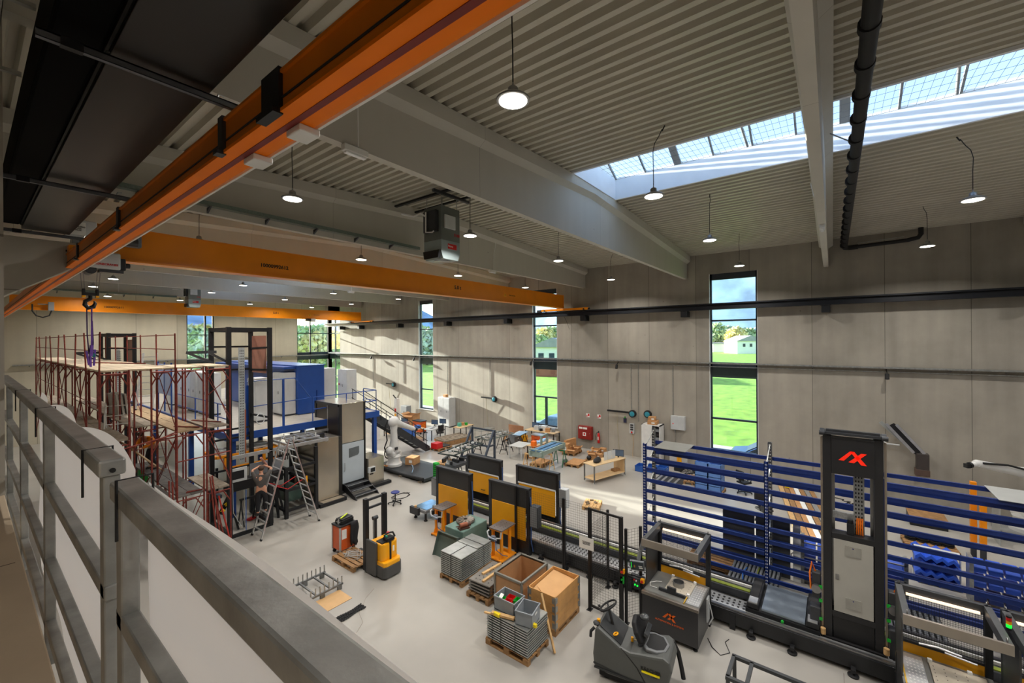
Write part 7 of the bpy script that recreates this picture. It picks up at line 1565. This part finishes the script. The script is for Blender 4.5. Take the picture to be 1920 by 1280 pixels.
# plates, planks, crates
t = thing('machine_partition', 'two tall dark grey steel panels standing behind the rack', 'partition', (14.45,1.0,0)); PDG = mt('panel_dark_grey', (86,88,92), .4, .3, .06, 2)
for y in (0,.9): m = M(); m.box(0,y+.005,.02,.05,y+.87,1.75); m.build('panel', PDG, t, .004)
m = M(); m.box(-.02,-.24,0,.08,-.06,1.7); m.build('pale_post', WHT, t, .006); m = M(); m.tube([(-.02,-.06,.62),(-.08,-.02,.64),(-.08,-.02,.8),(-.02,-.06,.82)], .012, 6); m.build('handle', BLK, t)
for i in range(7):
    a = Vector((23.3-.02*i, 2.0-.2*i+.0, .04)); b = Vector((17.6+.1*(i % 3), .95-.2*i, .04)); m = M(); m.bar((0,0,0), b-a, .17, .05)
    o = m.build('plank', (WOOD, WOD2, CRD, PAP, WOD2, ALU, WOD2)[i]); o.location = a; tag(o, ('first','second','third','fourth','fifth','sixth','seventh')[i]+(' long aluminium profile' if i == 5 else ' long wrapped board' if i == 3 else ' long wooden board')+' from the left in the floor pile behind the rack', 'board', 'long boards on the floor behind the rack')
box1('yellow_tape_roll', 'small yellow roll lying on the far end of the long boards', 'tape', 23.0, 1.7, .09, .16, .16, .08, MC['clip_yellow'])
def bluebox(lab, x, y, z, sx, sy, sz, g): return bin_('blue_crate', lab, x, y, z, sx, sy, sz, CBL, 0, g, .015, 'blue crate')
pallet('wooden pallet under the stack of pale blue crates behind the rack', 20.7, 4.5, pi/2, 1.2, .85, WOD2)
BC2 = mt('crate_pale_blue', (92,132,196), .45, 0, .08, 6)
for i in range(6):
    for j in range(2): bin_('blue_crate', 'pale blue plastic crate in the pallet stack behind the rack', 20.7, 4.22+.56*j, .146+.2*i, .76, .54, .195, BC2, 0, 'pale blue crates stacked on the pallet', .02, 'blue crate')
box1('black_strip', 'dark bar lying on top of the pale blue crate stack', 'bar', 20.9, 4.4, 1.35, .08, .9, .03, BLK)
pallet('small pallet half hidden behind the pale blue crates', 21.6, 5.4, .1)
for i, (x, y) in enumerate(((21.8,8.1),(22.0,7.6),(22.2,7.1))): bluebox(('leftmost','middle','rightmost')[i]+' of the low blue crates on the floor before the open white cabinet', x, y, .0, .6, .45, .3, 'low blue crates by the white cabinet')
t = thing('floor_plates', 'dark metal plates and bars lying on the floor behind the rack', 'metal plates', (21.2,6.4,0)); m = M(); m.box(-1.0,-.65,0,1.1,.65,.02); m.build('plate', DGR, t)
for y in (-.4,-.1,.2,.45): m = M(); m.box(-.6,y,.02,1.0,y+.1,.06); m.build('bar', ALU if y > 0 else MGR, t)
t = thing('yellow_device', 'small bright yellow robot arm standing by the wall cabinet', 'small robot', (23.0,6.5,0)); m = M(); m.box(-.25,-.2,0,.25,.2,.25); m.build('base', RUB, t, .03); m = M(); m.tube([(0,0,.25),(.05,0,.6),(-.1,0,1.0),(-.05,0,1.2)], [.14,.12,.1,.09], 12); m.build('arm', YEL, t); m = M(); m.tube([(-.05,0,1.2),(-.35,-.1,1.0),(-.4,-.1,.8)], [.09,.07,.05], 10); m.build('forearm', YEL, t)
box1('red_box', 'small red box under the rack end beside the open white cabinet', 'box', 23.1, 7.3, 0, .25, .25, .35, RED); box1('test_panel', 'pale device panel with black knobs behind the yellow robot', 'device panel', 23.6, 6.7, 0, .15, .9, .95, LGR)
t = thing('floor_cable', 'tangle of black cable on the floor behind the pale blue crates', 'cable', (22.9,5.6,.01)); random.seed(6); m = M(); m.tube([(.7*random.uniform(-1,1),.9*random.uniform(-1,1),.01*i/30) for i in range(24)], .012, 5); m.build('cable', RUB, t)
t = thing('floor_cable', 'dark cable heap on the floor right of the long boards', 'cable', (22.5,-.3,.01)); m = M(); m.tube([(.5*random.uniform(-1,1),.4*random.uniform(-1,1),.02*random.random()) for i in range(20)], .018, 5); m.build('cable', RUB, t)
t = thing('dark_crate', 'dark flat crate with wooden lid on the floor near the wall', 'crate', (21.9,-2.75,0)); m = M(); m.box(-.55,-.5,.0,.55,.5,.3); m.build('body', BLK, t, .01); m = M(); m.box(-.57,-.52,.3,.57,.52,.33); m.build('lid', WOD2, t)
pallet('wooden pallet carrying four black stacked parts behind the rack', 19.4, -2.5, pi/2+.06, 1.3, .8)
for i in range(4):
    m = M(); m.lathe([(.12,0),(.15,.02),(.15,.05),(.1,.06),(.15,.08),(.15,.11),(.1,.12),(.14,.14),(.14,.17),(.05,.19)], n=16); o = m.build('black_part', RUB); o.location = (19.45,-2.05-.3*i,.146); tag(o, ('leftmost','second','third','rightmost')[i]+' of four black stacked parts on the pallet behind the rack', 'machine part', 'black parts on the pallet')
HB2 = mt('honeycomb_blue', (36,84,200), .45, 0, .1, 8)
for k in range(2):
    t = thing('profile_bundle', ('lower','upper')[k]+' strapped bundle of blue plastic profiles behind the rack', 'plastic profiles', (16.9,-2.35,.02+.44*k), 0, 'bundles of blue profiles')
    for i in range(4):
        for j in range(2): m = M(); y = -.42+.22*i+.06*(j); m.prism([(y,.2*j),(y+.11,.2*j+.1),(y+.22,.2*j),(y+.22,.2*j+.1),(y+.11,.2*j+.2),(y,.2*j+.1)], -.45, .45, 'X'); m.build('profile', HB2, t)
    m = M(); m.box(-.06,-.46,-.01,.06,-.44,.44); m.box(-.06,.5,-.01,.06,.52,.44); m.box(-.06,-.46,.42,.06,.52,.44); m.build('grey_strap', LGR, t)
def binrack(lab, x, y0, y1, h):
    t = thing('bin_rack', lab, 'bin rack', (x,y0,0)); L_ = y1-y0
    for y in (0,L_): m = M(); m.box(-.03,y-.04,0,.35,y+.04,h); m.build('end_frame', GAL, t)
    n = max(2, int(L_/.26))
    for r in range(3):
        z = .1+r*h/3.2; m = M(); m.box(-.03,0,z+.24,.0,L_,z+.27); m.build('front_rail', ALU, t)
        for i in range(n): y = L_*i/n+.02; m = M(); m.prism([(0,0),(.34,.0),(.34,.26),(.12,.22),(0,.1)], y, y+L_/n-.04, 'Y', mx=Matrix.Translation((0,0,z))); m.build('blue_bin', HB2 if r else DBL, t, .008)
    return t
binrack('rack of dark blue bins behind the rack, left of the tower', 14.5, -.25, .72, 1.3); binrack('rack of dark blue bins just right of the tower, low behind the beams', 14.5, -1.45, -.7, 1.3); binrack('long rack of dark blue bins at the right edge behind the beams', 16.0, -4.6, -2.85, 1.2)
# lower area between machine bed and rack
pallet('wooden pallet leaning low between the machine bed and the rack', 13.9, 3.0, pi/2, 1.2, .8, WOD2, 0)
pallet('second wooden pallet on top of the one beside the machine bed', 13.9, 3.0, pi/2, 1.2, .8, WOD2, .146)
t = thing('roller_deck', 'grey ribbed transfer deck with hoses between the machine bed and the rack', 'transfer deck', (12.9,1.2,.0))
m = M(); m.box(0,0,.2,1.5,1.2,.26); m.build('deck_frame', DGR, t)
for i in range(12): m = M(); m.cyl((.02,.06+i*.1,.29),(1.48,.06+i*.1,.29),.035,10); m.build('roller', MGR, t)
m = M(); m.tube([(.1,.5,.36),(.7,.52,.37),(1.4,.5,.36)], .015, 6); m.build('green_hose', MC['chain_olive'], t); m = M(); m.tube([(.1,.8,.36),(.4,.85,.4),(.8,.8,.37)], .014, 6); m.build('blue_hose', MC['air_hose_blue'], t)
for x in (.1,1.4):
    for y in (.1,1.1): m = M(); m.box(x-.04,y-.04,0,x+.04,y+.04,.2); m.build('leg', BLK, t)
t = thing('roller_deck', 'grey ribbed transfer deck behind the tower', 'transfer deck', (12.9,-2.0,.0)); m = M(); m.box(0,0,.2,1.5,2.0,.26); m.build('deck_frame', DGR, t)
for i in range(20): m = M(); m.cyl((.02,.06+i*.1,.29),(1.48,.06+i*.1,.29),.035,10); m.build('roller', MGR, t)
for x in (.1,1.4):
    for y in (.1,1.9): m = M(); m.box(x-.04,y-.04,0,x+.04,y+.04,.2); m.build('leg', BLK, t)
# ---------------------------------------------------------------- light
w = bpy.data.worlds.new('world'); SC.world = w; w.use_nodes = True; nt = w.node_tree; N = nt.nodes; L = nt.links
bg = N['Background']; sk = N.new('ShaderNodeTexSky'); sk.sky_type = 'NISHITA'; sk.sun_disc = False
sk.sun_elevation = R(14); sk.sun_rotation = R(-7); sk.air_density = 1.0; sk.dust_density = 1.2; sk.altitude = 500
L.new(sk.outputs[0], bg.inputs[0]); bg.inputs[1].default_value = SKYK
sd = bpy.data.lights.new('sun', 'SUN'); sd.energy = SUNE; sd.angle = R(.7); sd.color = (1, .93, .8)
so = bpy.data.objects.new('sun', sd); COL.objects.link(so); so.location = (0, 60, 40)
so.rotation_euler = Vector((.122, -1, -.225)).to_track_quat('-Z', 'Y').to_euler()
SC.view_settings.view_transform = 'Standard'; SC.view_settings.look = 'None'; SC.view_settings.gamma = 1; SC.view_settings.exposure = EXPO
SC.cycles.max_bounces = 8; SC.cycles.diffuse_bounces = 5; SC.cycles.transparent_max_bounces = 24
SC.cycles.sample_clamp_indirect = 6; SC.cycles.use_denoising = True
